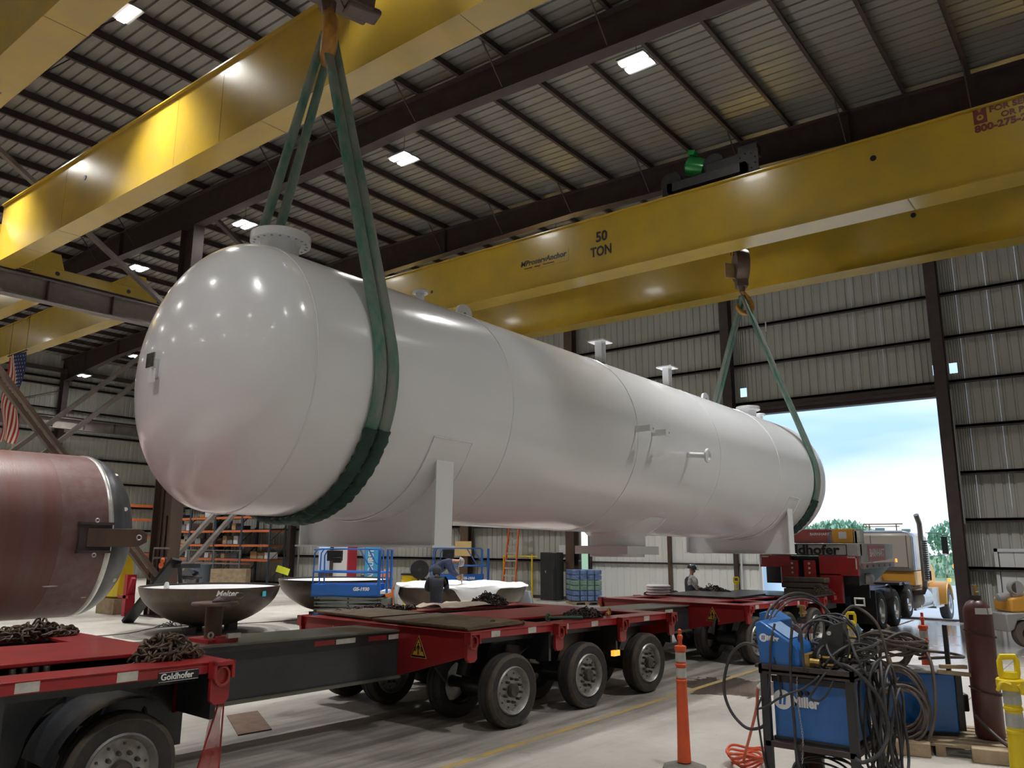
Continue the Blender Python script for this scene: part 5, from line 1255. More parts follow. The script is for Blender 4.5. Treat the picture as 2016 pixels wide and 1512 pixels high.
# racks
def rack(y0, y1, label, x0=27.55, x1=28.6, zs=(1.38, 2.2, 3.03, 3.83), h=4.7, decks=True):
    t = thing('pallet_rack', label, 'storage rack', ((x0+x1)/2, (y0+y1)/2, 0))
    for x in (x0, x1):
        for y in (y0, y1): part(t, 'upright', MB().box((x-.04, y-.04, 0), (x+.04, y+.04, h)), M_rackblue, world=True)
    for y in (y0, y1):
        m = MB()
        for k in range(4): m.bar((x0, y, .2+1.1*k), (x1, y, 1.1+1.1*k), .03, .03)
        part(t, 'lattice', m, M_rackblue, world=True)
    for z in zs:
        for x in (x0, x1): part(t, 'shelf_beam', MB().box((x-.03, y0, z-.06), (x+.03, y1, z+.06)), M_orange, world=True)
        if decks: part(t, 'shelf_deck', MB().box((x0, y0+.05, z+.06), (x1, y1-.05, z+.08)), M_steel_dk, world=True)
    return t
rack(38.9, 41.6, 'orange and grey pallet rack bay nearest the white wall, mostly empty'); rack(41.7, 44.4, 'orange pallet rack bay with a brown wooden crate in front')
rack(44.5, 47.2, 'orange pallet rack bay behind the wire cage'); rack(47.3, 50.0, 'orange pallet rack bay next to the brown column')
sr = thing('pallet_rack', 'orange rack against the side wall between the red cylinder and the brown column', 'storage rack', (26.3, 51.5, 0))
for x in (24.6, 28.0):
    for y in (50.9, 52.0): part(sr, 'upright', MB().box((x-.04, y-.04, 0), (x+.04, y+.04, 5.4)), M_rackblue, world=True)
for z in (1.6, 2.7, 3.8, 4.7):
    for y in (50.9, 52.0): part(sr, 'shelf_beam', MB().box((24.6, y-.03, z-.07), (28.0, y+.03, z+.07)), M_orange, world=True)
cols = {'brown': M_cardb, 'pale': M_wood, 'dark blue': M_navy, 'grey': M_grey, 'red': MATS['chest_red'], 'yellow': M_posty, 'white': M_white2, 'black': M_black}
lv = {1.38: 'second', 2.2: 'third', 3.03: 'fourth', 3.83: 'top'}
random.seed(11)
used_ = set()
for bay, (ya, yb) in {'first': (39.1, 41.4), 'second': (41.9, 44.2), 'third': (44.7, 47.0), 'fourth': (47.5, 49.8)}.items():
    for z, ln in lv.items():
        if bay == 'first' and z > 1.5: continue
        y = ya; pos = 0
        while y < yb-.3:
            w_ = random.uniform(.3, .7); h_ = random.uniform(.18, .5)
            c = random.choice(['brown', 'brown', 'pale', 'dark blue', 'grey', 'red', 'black', 'white'])
            key = (bay, z, c)
            if random.random() < .68 and y+w_ < yb and key not in used_:
                used_.add(key)
                t = thing('storage_box', '%s box on the %s shelf of the %s orange rack bay' % (c, ln, bay), 'box', (28.0, y+w_/2, z+.085), random.uniform(-.1, .1), group='boxes on the orange racks')
                part(t, 'box_body', MB().box((-.25, -w_/2, 0), (.3, w_/2, h_)), cols[c], bevel=.01)
                part(t, 'box_lid', MB().box((-.26, -w_/2-.005, h_-.03), (.31, w_/2+.005, h_+.004)), cols[c])
            y += w_+random.uniform(.05, .2)
cg = thing('wire_cage', 'grey wire mesh storage cage standing in front of the orange racks', 'wire cage', (26.6, 44, 0))
m = MB()
for y in (39.6, 42.2, 44.8, 47.4): part(cg, 'post', MB().box((26.17, y-.03, 0), (26.23, y+.03, 1.95)), M_lgrey, world=True)
for z in (.7, 1.2, 1.93): part(cg, 'rail', MB().box((26.18, 39.6, z-.025), (26.22, 47.4, z+.025)), M_lgrey, world=True)
for i in range(78): m.box((26.197, 39.6+.1*i, .05), (26.203, 39.608+.1*i, 1.9))
for i in range(18): m.box((26.197, 39.6, .1+.1*i), (26.203, 47.4, .108+.1*i))
part(cg, 'wire_mesh', m, M_lgrey, world=True, kind='stuff')
part(cg, 'inner_shelf', MB().box((26.4, 40.2, 1.15), (27.3, 47.2, 1.2)).box((26.4, 40.2, .72), (27.3, 47.2, .76)), MATS['chest_red'], world=True)
wc = thing('wooden_crate', 'pale wooden crate on the floor in front of the wire cage', 'crate', (25.2, 38.9, 0), RZ)
for k in range(4): part(wc, 'board', MB().box((-.95, -.3, .0+.25*k), (.95, -.27, .235+.25*k)), M_wood)
part(wc, 'side_wall', MB().box((-.95, -.27, 0), (-.92, .5, .98)).box((.92, -.27, 0), (.95, .5, .98)).box((-.95, .47, 0), (.95, .5, .98)), M_wood)
solo('trash_can', MB().lathe([(.0, 0), (.36, 0), (.45, 1.15), (.48, 1.15), (.48, 1.2), (0, 1.2)], (24.6, 40.6, 0), (0, 0, 1), 24), mat('bin_grey_blue', (.10, .13, .17), .5), 'grey-blue round trash can beside the wooden crate', 'trash can')
yb_ = solo('parts_tub', MB().add([(24.0+sx*w_, 43.6+sy*w_, z) for z, w_ in ((.45, .55), (1.2, .72)) for sx, sy in ((-1, -1), (1, -1), (1, 1), (-1, 1))], [(0, 3, 2, 1), (0, 1, 5, 4), (1, 2, 6, 5), (2, 3, 7, 6), (3, 0, 4, 7)]).box((23.6, 43.2, 0), (24.4, 44.0, .45)), M_posty, 'bright yellow tub between the brown column and the trash can', 'tub')
# heap of rags / tools in front of the racks
def heap(c, r, n, label, mats, s=.25):
    t = thing('rag_heap', label, 'heap', c)
    for k in range(n):
        a = random.uniform(0, 6.28); q = r*random.random()**.6
        p = Vector((q*math.cos(a), q*math.sin(a), random.uniform(0, .35)*(1-q/r)+.1)); m = MB()
        ss = s*random.uniform(.6, 1.4); m.lathe([(.0, -.4*ss), (.7*ss, -.2*ss), (ss, 0), (.6*ss, .35*ss), (0, .5*ss)], p, (random.uniform(-.4, .4), random.uniform(-.4, .4), 1), 8)
        part(t, 'bundle', m, mats[k % len(mats)])
heap((20.6, 36.0, .75), .9, 14, 'heap of dark rags with a turquoise cloth on a bench behind the dish', [M_darkc, M_navy, M_black, mat('turquoise', (.02, .4, .36), .6), M_darkc], .3)
solo('work_bench', MB().box((19.8, 35.3, .68), (21.4, 36.8, .76)).box((19.9, 35.4, 0), (20.0, 35.5, .68)).box((21.2, 35.4, 0), (21.3, 35.5, .68)).box((19.9, 36.6, 0), (20.0, 36.7, .68)), M_steel_dk, 'low dark bench carrying the rags behind the dish', 'bench')
# yellow coat, red cart and leaning plate left of the column
yc = solo('yellow_tarp', MB().prism([(13.3, 27.6, 2.5), (13.3, 27.3, 2.5), (13.3, 26.9, 1.2), (13.3, 26.95, .55), (13.3, 27.95, .5), (13.3, 28.15, .8)], (.5, 0, 0)), M_posty, 'bright yellow cover standing left of the brown column, behind the cylinder head', 'cover', bevel=.04)
solo('base_of_cover', MB().box((13.2, 26.9, 0), (13.9, 28.1, .5)), M_wood, 'pale box under the yellow cover', 'box')
solo('red_jack', MB().box((13.2, 26.15, .0), (13.5, 26.35, 1.3)).bar((13.3, 26.4, .3), (13.3, 25.95, 1.2), .12, .12).box((13.2, 26.0, .55), (13.4, 26.7, .65)), MATS['column_red_paint'], 'small red jack stand at the left foot of the brown column', 'jack')
pl_ = solo('leaning_beam', MB().bar((12.2, 23.95, .02), (12.75, 22.45, 1.85), .1, .34, up=(1, 0, 0)), M_black, 'dark steel beam leaning on the stand left of the dish', 'beam', base=(12.2, 23.95, 0))
solo('beam_prop', MB().bar((13.0, 22.3, 0), (12.85, 22.45, 1.7), .1, .1).box((12.7, 22.1, 1.6), (13.3, 22.8, 1.72)), M_black, 'black stand propping the leaning beam', 'stand')
m = MB()
for k in range(6): m.tube([(11.9+.15*k, 21.8+.1*math.sin(k), .02), (12.2+.1*k, 22.1, .05+.03*k), (12.5, 21.7+.07*k, .02)], .015, 6)
solo('loose_cable', m, M_cable, 'tangle of dark cable on the floor left of the dish', 'cable')
solo('floor_cable', MB().tube(spline([(8.5, 21.6, .012), (10.5, 21.0, .012), (12.2, 21.9, .012), (14, 21.2, .012), (16, 20.9, .012), (17.5, 22.2, .012)], 8), .013, 6), M_cable, 'thin black cable lying across the floor behind the dish', 'cable')
cb2 = thing('wall_bracket', 'pale pipe bracket with orange valve on the front of the brown column', 'pipe bracket', (13.65, 25.0, 0))
part(cb2, 'pipe', MB().tube([(13.5, 25.2, 2.15), (13.5, 24.3, 2.15)], .03, 8).tube([(13.5, 25.2, 1.85), (13.5, 24.4, 1.85)], .03, 8).tube([(13.5, 25.2, 2.15), (13.5, 25.2, 0.1)], .03, 8), M_steel_gr, world=True)
part(cb2, 'valve', MB().lathe([(0, 0), (.08, .02), (.09, .06), (.05, .1), (0, .1)], (13.4, 24.35, 1.78), (-1, 0, 0), 10).lathe([(0, 0), (.08, .02), (.09, .06), (0, .1)], (13.4, 24.45, 1.62), (-1, -.4, 0), 10), M_ladder, world=True)
# flag
fl = thing('flag', 'large american flag hanging vertically beyond the cranes at the left edge', 'flag', (11.9, 34.0, 6.1))
def fy(u, v): return (.07*math.sin(u*7+v*2.2)+.04*math.sin(v*3.1), 0.82-1.64*u+.10*(v/3.4-1)*0, v)
M_fr = mat('flag_red', (.35, .02, .03), .8); M_fw = mat('flag_cream', (.62, .55, .42), .8); M_fb = mat('flag_blue', (.02, .03, .12), .8)
def strip(u0, u1, v0, v1, off=0.):
    m = MB(); nu, nv = 3, 24
    vs = []
    for i in range(nu+1):
        for j in range(nv+1):
            u = u0+(u1-u0)*i/nu; v = v0+(v1-v0)*j/nv; p = fy(u, v); vs.append((p[0]+off, p[1], p[2]+.12*math.sin(u*5)*(1-v/3.4)))
    return m.add(vs, [(i*(nv+1)+j, i*(nv+1)+j+1, (i+1)*(nv+1)+j+1, (i+1)*(nv+1)+j) for i in range(nu) for j in range(nv)])
for k in range(13):
    part(fl, 'stripe', strip(k/13, (k+1)/13, 0, 3.45 if k < 6 else 2.1), M_fr if k % 2 == 0 else M_fw)
ct = part(fl, 'canton', strip(6/13, 1, 2.1, 3.45), M_fb)
m = MB()
for i in range(9):
    for j in range(6 if i % 2 == 0 else 5):
        u = 6/13+(7/13)*(j+.6+(i % 2)*.5)/6.2; v = 2.17+i*.145; p = fy(u, v); q = Vector((p[0]-.012, p[1], p[2]+.12*math.sin(u*5)*(1-v/3.4)))
        pts = [q+Vector((0, (.045 if s_ % 2 == 0 else .018)*math.cos(s_*PI/5), (.045 if s_ % 2 == 0 else .018)*math.sin(s_*PI/5))) for s_ in range(10)]
        m.add(pts+[q], [(s_, (s_+1) % 10, 10) for s_ in range(10)])
part(ct, 'star', m, M_wht, kind='stuff')
part(fl, 'hanging_rod', MB().cyl((0, -.9, 3.5), (0, .9, 3.5), .03, n=8).cyl((0, -.8, 3.5), (0, -.8, 7.3), .008, n=5).cyl((0, .8, 3.5), (0, .8, 7.3), .008, n=5), M_rope)

# ================================================================== LOAD ON THE TRAILER DECK
def tw_(X, Y, z=0):  return Vector((X, Y, z))
def zdk(X): return 1.235-.012*(X-8)
def chain_link_mesh(m, s=.06):
    pts = []
    for i in range(8): a = PI*i/7-PI/2; pts.append((s*.55+s*.45*math.cos(a), s*.45*math.sin(a), 0))
    for i in range(8): a = PI*i/7+PI/2; pts.append((-s*.55+s*.45*math.cos(a), s*.45*math.sin(a), 0))
    return MB().tube(pts, s*.16, 5, closed=True)
linkmb = chain_link_mesh(None)
link_me = linkmb.mesh('link', M_rust); link_dk = linkmb.mesh('link', M_chain_dk)
def pile(x, y, z, lx, ly, h, n, label, me, mb=None, s=1., singles=True, root_rz=-.045, group=None):
    t = thing('chain', label, 'chain', (x, y, z), root_rz, group=group)
    allm = MB(); a = 0; p = Vector((0, 0, .03)); d = random.uniform(0, 6)
    for k in range(n):
        q = math.sqrt(random.random()); a = random.uniform(0, 2*PI)
        px, py = lx*q*math.cos(a), ly*q*math.sin(a)
        hz = .02+random.random()*h*(1-q**1.5)
        R = Euler((random.choice((0, PI/2))+random.gauss(0, .5), random.gauss(0, .45), random.uniform(0, PI)))
        if singles:
            o = bpy.data.objects.new('link', me); COL.objects.link(o); o.parent = t; o.location = (px, py, hz); o.rotation_euler = R; o.scale = (s,)*3
        else:
            M = Matrix.LocRotScale((px, py, hz), R, (s,)*3); allm.add([M @ v for v in linkmb.v], linkmb.f)
    if not singles: part(t, 'links', allm, me.materials[0], kind='stuff')
    return t
pile(4.02, 7.12, 1.28, .27, .22, .20, 190, 'heap of rusty chain on the near corner of the nearest red module', link_me, s=1.15)
pile(3.95, 9.85, 1.28, .45, .25, .13, 190, 'heap of rusty chain on the far side of the nearest red module', link_me, s=1.15)
pile(10.75, 7.0, zdk(10.7), .42, .20, .13, 240, 'dark chain with hooks on the near edge of the second red module', link_dk, singles=False)
pile(11.9, 9.85, zdk(11.9), .42, .25, .22, 260, 'pile of black chain on the far side of the second red module', link_dk, singles=False)
pile(18.3, 9.6, zdk(18.3), .7, .22, .1, 200, 'dark chain beside the white folded bags on the third module', link_dk, singles=False)
pile(20.0, 9.0, zdk(20), .5, .4, .2, 200, 'dark chain mound on the mats left of the yellow post', link_dk, singles=False)
pile(21.3, 6.6, 1.1, .5, .2, .16, 160, 'tangled chain on the neck floor in front of the red gooseneck plate', link_me, singles=False)
pile(9.2, 10.05, zdk(9.2), .9, .12, .08, 220, 'thin line of black chain along the far edge of the second module', link_dk, singles=False)
def ratchet(p0, p1, label, m):
    t = thing('load_binder', label, 'load binder', p0)
    part(t, 'handle', MB().tube([p0, p1], [.018, .028], 8), m, world=True)
    part(t, 'eye', MB().tube([Vector(p0)+Vector((.05*math.cos(a), 0, .05*math.sin(a))) for a in [2*PI*i/12 for i in range(12)]], .014, 6, closed=True), m, world=True)
ratchet((9.75, 6.95, 1.27), (10.35, 6.75, 1.24), 'green load binder left of the dark chain on the second module', mat('binder_green', (.05, .13, .09), .4, .3))
ratchet((11.45, 6.95, 1.25), (11.0, 6.72, 1.24), 'orange load binder right of the dark chain on the second module', M_hook)
ratchet((8.55, 7.0, 1.26), (9.1, 6.9, 1.25), 'rust brown load binder in front of the plywood on the second module', M_rust)
# plywood sheets
def ply(pts, z, label):
    t = thing('plywood_sheet', label, 'plywood', (sum(p[0] for p in pts)/4, sum(p[1] for p in pts)/4, z))
    part(t, 'upper_sheet', MB().prism([(x, y, z+.026) for x, y in pts], (0, 0, .022)), M_ply, world=True)
    part(t, 'lower_sheet', MB().prism([(x+.03, y-.02, z+.002) for x, y in pts], (0, 0, .022)), M_ply, world=True)
ply([(7.86, 8.60), (9.10, 8.55), (8.95, 6.85), (7.76, 6.80)], 1.245, 'weathered plywood sheets on the near half of the second red module')
ply([(8.15, 10.2), (9.2, 10.15), (9.02, 8.68), (7.95, 8.75)], 1.245, 'weathered plywood sheets on the far half of the second red module')
mt1 = solo('deck_mat', MB().box((17.6, 7.4, 1.13), (19.5, 9.3, 1.165)), M_black, 'flat black mat on the third red module near the hard hat worker', 'mat')
mt2 = solo('deck_mat', MB().box((19.7, 6.4, 1.09), (21.7, 8.9, 1.12)), M_black, 'flat black mats on the neck floor before the gooseneck', 'mat')
cl = MB(); n1, n2 = 16, 7
vs = [(10.35+.11*i+.03*math.sin(j), 9.6+.1*j+.05*math.sin(i*.9), zdk(11)+.02+.035*(1+math.sin(i*1.3+j*.9))*(1 if 0 < j < n2 else .2)) for i in range(n1+1) for j in range(n2+1)]
cl.add(vs, [(i*(n2+1)+j, i*(n2+1)+j+1, (i+1)*(n2+1)+j+1, (i+1)*(n2+1)+j) for i in range(n1) for j in range(n2)])
solo('canvas_cloth', cl, mat('beige_canvas', (.5, .42, .33), .8, 0, (.4, .32, .25), 5, .6), 'crumpled beige cloth on the far side of the second red module', 'cloth')
wb_ = thing('folded_bags', 'stack of white folded bags on the far edge of the third red module', 'bags', (17.7, 9.35, 1.13))
for k in range(4): part(wb_, 'bag', MB().lathe([(.0, 0), (.26, .0), (.3, .03), (.26, .06), (0, .065)], (0, 0, .002+.062*k), (0, 0, 1), 16), M_sheet)
stk = thing('timber_stack', 'brown stack of timbers in front of the red gooseneck plate', 'stack', (21.5, 7.05, 1.08))
for k in range(3): part(stk, 'timber', MB().cbox(Vector((0, .05*(k % 2), .08+.14*k)), (.5, 1.05, .13), (0, .02*k, .03*(-1)**k)), mat('dark_timber', (.07, .055, .045), .8, 0, (.13, .1, .08), 8, .8), bevel=.02)
# pedestal on spine beam with folded chain
pd_ = thing('pipe_stand', 'rusty round pedestal with disc top on the spine beam, chain on it', 'pedestal', (5.32, 8.47, 1.19))
part(pd_, 'base', MB().box((-.19, -.22, 0), (.19, .22, .07)).box((-.1, -.26, .0), (.14, -.2, .1)), M_red, bevel=.006)
part(pd_, 'pipe', MB().cyl((0, 0, .07), (0, 0, .42), .095, n=28), M_steel_col)
part(pd_, 'top_disc', MB().lathe([(0, .42), (.25, .42), (.255, .43), (.255, .445), (.25, .455), (0, .455)], (0, 0, 0), (0, 0, 1), 36), mat('disc_rust', (.22, .15, .13), .5, .3, (.13, .09, .08), 6, .7))
part(pd_, 'clamp', MB().tube([(-.18+.03*math.cos(t), -.25, .12+.03*math.sin(t)) for t in [2*PI*i/10 for i in range(10)]], .01, 6, closed=True).box((-.02, -.34, .08), (.14, -.3, .13)), M_alu)
fs_ = MB()
for k in range(5): fs_.tube([(.0+.10*math.cos(t)+.02*k, -.02+.05*math.sin(t), .468+.009*k+.008*math.sin(2*t+k)) for t in [2*PI*i/16 for i in range(16)]], .012, 6, closed=True)
fo = solo('folded_strap', MB().add([v+Vector((5.37, 8.45, 1.19)) for v in fs_.v], fs_.f), mat('strap_pinkgrey', (.34, .27, .28), .7), 'folded pinkish strap lying on top of the rusty pedestal', 'strap')
# red warning net hanging from nearest module bracket
m = MB(); nn = 14; vs = []
for i in range(nn+1):
    f_ = i/nn; z = .93-.72*f_; w0 = .03+.10*f_
    for j in range(7): g = j/6-.5; vs.append((4.38-.10*f_+g*2*w0, 6.78+.02*math.sin(j*2.1+i*.5), z))
m.add(vs, [(i*7+j, i*7+j+1, (i+1)*7+j+1, (i+1)*7+j) for i in range(nn) for j in range(6)])
nf = thing('warning_flag', 'red mesh warning flag hanging from the corner of the nearest red module', 'warning flag', (4.35, 6.78, .2))
part(nf, 'mesh_cloth', m, M_net, world=True)
part(nf, 'hem', MB().tube([(4.40-.02, 6.775, .93), (4.16, 6.775, .22)], .008, 6).tube([(4.42, 6.775, .93), (4.415, 6.775, .22)], .008, 6), M_red, world=True)
part(nf, 'snap_hook', MB().tube([(4.39, 6.77, .93), (4.38, 6.77, 1.02)], .01, 6), M_hub, world=True)
# cardboard on floor
solo('cardboard_sheet', MB().prism([(6.65, 10.1, .004), (7.10, 10.05, .004), (6.55, 8.95, .004), (6.10, 9.0, .004)], (0, 0, .012)), M_cardf, 'torn brown cardboard on the floor beneath the spine beam', 'cardboard')

# ================================================================== POSTS
def post(x, y, h, label, m, top='handle', rz=0, r=.062):
    t = thing('delineator_post', label, 'traffic post', (x, y, 0), rz)
    part(t, 'base', MB().lathe([(0, 0), (.24, 0), (.235, .035), (.16, .06), (.09, .07), (0, .07)], (0, 0, 0), (0, 0, 1), 8), M_rubber)
    hb = h-.17
    prof = [(r*1.15, .08), (r*1.1, .2), (r*.88, hb*.70), (r*.98, hb*.702), (r*.98, hb*.715), (r*.86, hb*.72), (r*.84, hb*.83), (r*.96, hb*.832), (r*.96, hb*.845), (r*.84, hb*.85), (r*.82, hb-.06), (r*1.0, hb-.05), (r*1.0, hb-.01), (r*.6, hb), (0, hb)]
    part(t, 'tube', MB().lathe(prof, (0, 0, 0), (0, 0, 1), 24), m)
    for a, b in ((.735, .815), (.865, .94)): part(t, 'reflective_band', MB().lathe([(r*.89, hb*a), (r*.88, hb*b)], (0, 0, 0), (0, 0, 1), 24), M_reflect)
    if top == 'handle':
        part(t, 'handle', MB().tube([(-r*.7, 0, hb-.01), (-r*.95, 0, hb+.05), (-r*.95, 0, hb+.14), (-r*.8, 0, hb+.17), (r*.8, 0, hb+.17), (r*.95, 0, hb+.14), (r*.95, 0, hb+.05), (r*.7, 0, hb-.01)], .017, 8, ry=.024).lathe([(r*.55, hb-.01), (r*.9, hb+.02), (r*.8, hb+.06), (0, hb+.06)], (0, 0, 0), (0, 0, 1), 14), m)
    else:
        part(t, 'handle', MB().lathe([(.02, hb), (.022, hb+.05), (.03, hb+.06), (.03, hb+.1), (.018, hb+.11), (.02, hb+.16), (0, hb+.17)], (0, 0, 0), (0, 0, 1), 14), m)
    return t
post(8.16, 4.07, 1.42, 'orange delineator post standing alone on the floor in front of the trailer wheels', M_postor, 'knob')
post(12.37, 2.52, 1.42, 'red-orange delineator post behind the coiled hoses near the wet floor', M_postor, 'knob')
yp = post(7.49, .945, 1.46, 'yellow delineator post at the right edge with torn yellow tape', M_posty, 'handle', RZ, .07)
part(yp, 'tape_knot', MB().tube(spline([(-.05, -.09, 1.27), (-.10, -.07, 1.285), (-.125, -.06, 1.26), (-.135, -.05, 1.22)], 5), .022, 8, ry=.012).lathe([(.09, 1.22), (.098, 1.24), (.098, 1.29), (.09, 1.3)], (0, 0, 0), (0, 0, 1), 20).tube(spline([(0, -.1, 1.27), (.02, -.105, 1.23), (.02, -.1, 1.20)], 4), .016, 6), M_posty)
post(24.8, 10.34, 1.32, 'yellow delineator post against the pale sliding door', M_posty, 'handle', RZ, .08)
post(13.1, 3.66, 1.3, 'yellow and white post half hidden behind the cable coils', M_posty, 'handle', RZ)
# ================================================================== WELDING CART 1
def tubeobj(name, pts, r, m, label, cat='cable', n=8, sp=8, group=None):
    return solo(name, MB().tube(spline(pts, sp), r, n), m, label, cat, group=group)
wcart = thing('welding_cart', 'black steel cart holding the near blue welding power source', 'cart', (7.6, 2.42, 0))
def wp(n, mb, m, root=wcart, **k): return part(root, n, mb, m, world=True, **k)
for x in (7.2, 7.95):
    for y in (2.06, 2.78): wp('post', MB().box((x-.03, y-.035, .12), (x+.03, y+.035, 1.26)), M_black, bevel=.004)
wp('top_tray', MB().box((7.16, 2.02, 1.22), (8.0, 2.82, 1.24)).box((7.16, 2.02, 1.2), (7.19, 2.82, 1.28)).box((7.97, 2.02, 1.2), (8.0, 2.82, 1.28)).box((7.16, 2.02, 1.2), (8.0, 2.05, 1.28)).box((7.16, 2.79, 1.2), (8.0, 2.82, 1.28)), M_steel_dk)
wp('shelf', MB().box((7.17, 2.04, .6), (7.98, 2.8, .65)), M_steel_dk, bevel=.004)
wp('base_tray', MB().box((7.17, 2.04, .12), (8.35, 2.84, .16)), M_black)
for y in (2.0, 2.86): 
    w__ = wp('wheel', MB().lathe([(.04, -.03), (.12, -.03), (.14, -.02), (.14, .02), (.12, .03), (.04, .03)], (8.1, y, .14), (0, 1, 0), 24, closed=True), M_tyre)
for y in (2.1, 2.75): wp('caster', MB().lathe([(.0, -.02), (.07, -.02), (.07, .02), (0, .02)], (7.25, y, .07), (0, 1, 0), 16), M_tyre)
pwr = thing('welding_power_source', 'blue welding machine with white round logo inside the near black cart', 'welding machine', (7.55, 2.42, .65))
part(pwr, 'case', MB().box((7.26, 2.1, .66), (7.9, 2.74, 1.17)), M_miller, world=True, bevel=.02)
part(pwr, 'front_frame', MB().box((7.24, 2.1, 1.13), (7.26, 2.74, 1.18)).box((7.24, 2.1, .65), (7.26, 2.74, .68)), M_black, world=True)
def logo(root, x, y, z, s, txt=True):
    part(root, 'logo_disc', MB().cyl((x, y, z), (x-.003, y, z), s, n=28), M_wht, world=True)
    m = MB()
    for k in (-1, 1): yy = y+k*s*.22; m.prism([(x-.004, yy+s*.18, z-s*.5), (x-.004, yy-s*.08, z-s*.5), (x-.004, yy-s*.2, z+s*.5), (x-.004, yy+s*.06, z+s*.5)], (-.002, 0, 0))
    part(root, 'logo_stripe', m, M_miller, world=True)
    if txt: part(root, 'lettering', textmb('Miller', s*1.4, (x-.004, y-s*1.02, z-s*.1), (0, -1, 0), (0, 0, 1), .0015, 0, .005, .85), M_wht, world=True)
logo(pwr, 7.255, 2.655, .985, .082)
part(pwr, 'reset_knob', MB().cyl((7.26, 2.50, 1.05), (7.235, 2.50, 1.05), .025, n=12).cyl((7.26, 2.44, 1.055), (7.24, 2.44, 1.055), .018, n=12), M_blk, world=True)
part(pwr, 'side_label', MB().box((7.35, 2.093, .85), (7.42, 2.098, 1.1)), M_label, world=True)
cm = MB(); M0 = None
for k in range(34):
    R = Euler((0, PI/2, (PI/2)*(k % 2))); M = Matrix.LocRotScale((7.175, 2.485+.012*math.sin(k*.2), 1.21-.021*k), Euler((PI/2*(k % 2), PI/2, 0)), (.22,)*3); cm.add([M @ v for v in linkmb.v], linkmb.f)
solo('hanging_chain', cm, M_alu, 'thin silver chain hanging in front of the near blue welding machine', 'chain')
# wire feeder on the tray
wfd = thing('wire_feeder', 'blue wedge-shaped wire feeder with white logo on top of the near cart', 'wire feeder', (7.45, 2.62, 1.25))
part(wfd, 'housing', MB().prism([(7.2, 2.82, 1.27), (7.2, 2.85, 1.62), (7.2, 2.80, 1.645), (7.2, 2.50, 1.455), (7.2, 2.46, 1.40), (7.2, 2.46, 1.27)], (.4, 0, 0)), M_miller, world=True, bevel=.012)
part(wfd, 'tray', MB().box((7.18, 2.42, 1.245), (7.65, 2.86, 1.27)), M_black, world=True)
logo(wfd, 7.197, 2.775, 1.50, .036)
part(wfd, 'top_highlight', MB().prism([(7.24, 2.74, 1.612), (7.56, 2.74, 1.612), (7.56, 2.56, 1.5), (7.24, 2.56, 1.5)], (0, .0, .004)), mat('highlight_blue', (.3, .45, .7), .15), world=True)  # painted highlight: pale blue plate stands for light on the feeder's top slope
part(wfd, 'drive_unit', MB().box((7.25, 2.40, 1.26), (7.5, 2.45, 1.38)).cyl((7.22, 2.38, 1.33), (7.22, 2.30, 1.33), .025, n=10).cyl((7.3, 2.3, 1.3), (7.3, 2.18, 1.3), .015, n=8).cyl((7.3, 2.3, 1.36), (7.3, 2.2, 1.36), .015, n=8), M_brass, world=True)
wf2 = thing('wire_feeder', 'second blue feeder behind, left of the maroon gas cylinder', 'wire feeder', (7.95, 2.95, 1.24))
part(wf2, 'housing', MB().prism([(7.8, 3.02, 1.30), (7.8, 3.04, 1.66), (7.8, 2.98, 1.68), (7.8, 2.84, 1.6), (7.8, 2.84, 1.30)], (.35, 0, 0)), M_miller, world=True, bevel=.01)
part(wf2, 'support_arm', MB().box((7.85, 2.8, 1.24), (8.1, 3.02, 1.30)), M_black, world=True)
logo(wf2, 7.797, 2.92, 1.46, .035, False)
# gas cylinders
def gascyl(x, y, z, r, h, label):
    t = thing('gas_cylinder', label, 'gas cylinder', (x, y, z))
    part(t, 'body', MB().lathe([(0, 0), (r*.9, 0), (r, .03), (r, h-.14), (r*.93, h-.09), (r*.7, h-.03), (r*.36, h), (r*.34, h+.05), (0, h+.05)], (0, 0, 0), (0, 0, 1), 36), M_cylm)
    part(t, 'neck_ring', MB().lathe([(0, h+.01), (r*.36, h+.01), (r*.36, h+.05), (0, h+.05)], (0, 0, 0), (0, 0, 1), 20), M_hub)
    v = part(t, 'valve', MB().cyl((0, 0, h+.06), (0, 0, h+.15), .018, n=10).cyl((-.05, 0, h+.10), (.06, -.02, h+.1), .014, n=8), M_brass)
    part(v, 'hand_wheel', MB().cyl((0, 0, h+.15), (0, 0, h+.17), .04, n=12), M_brass)
    m = MB(); n = 8
    for a0_, a1_ in ((PI*1.0, PI*1.28), (PI*1.30, PI*1.5)):
        q = [(r*1.01*math.cos(a0_+(a1_-a0_)*i/n), r*1.01*math.sin(a0_+(a1_-a0_)*i/n)) for i in range(n+1)]
        qq = [(x_*.84, y_*.84) for x_, y_ in q]
        m.add([(x_, y_, h-.155) for x_, y_ in q]+[(x_*.955, y_*.955, h-.085) for x_, y_ in q], [(i, i+1, n+2+i, n+1+i) for i in range(n)])
    part(t, 'paper_label', m, M_label)
    return t
gascyl(8.12, 2.73, .16, .118, 1.40, 'maroon gas cylinder standing behind the blue wire feeder on the near cart')
g2 = gascyl(11.12, 1.66, .14, .155, 1.54, 'tall maroon gas cylinder on the pallet at the right, against the door light')
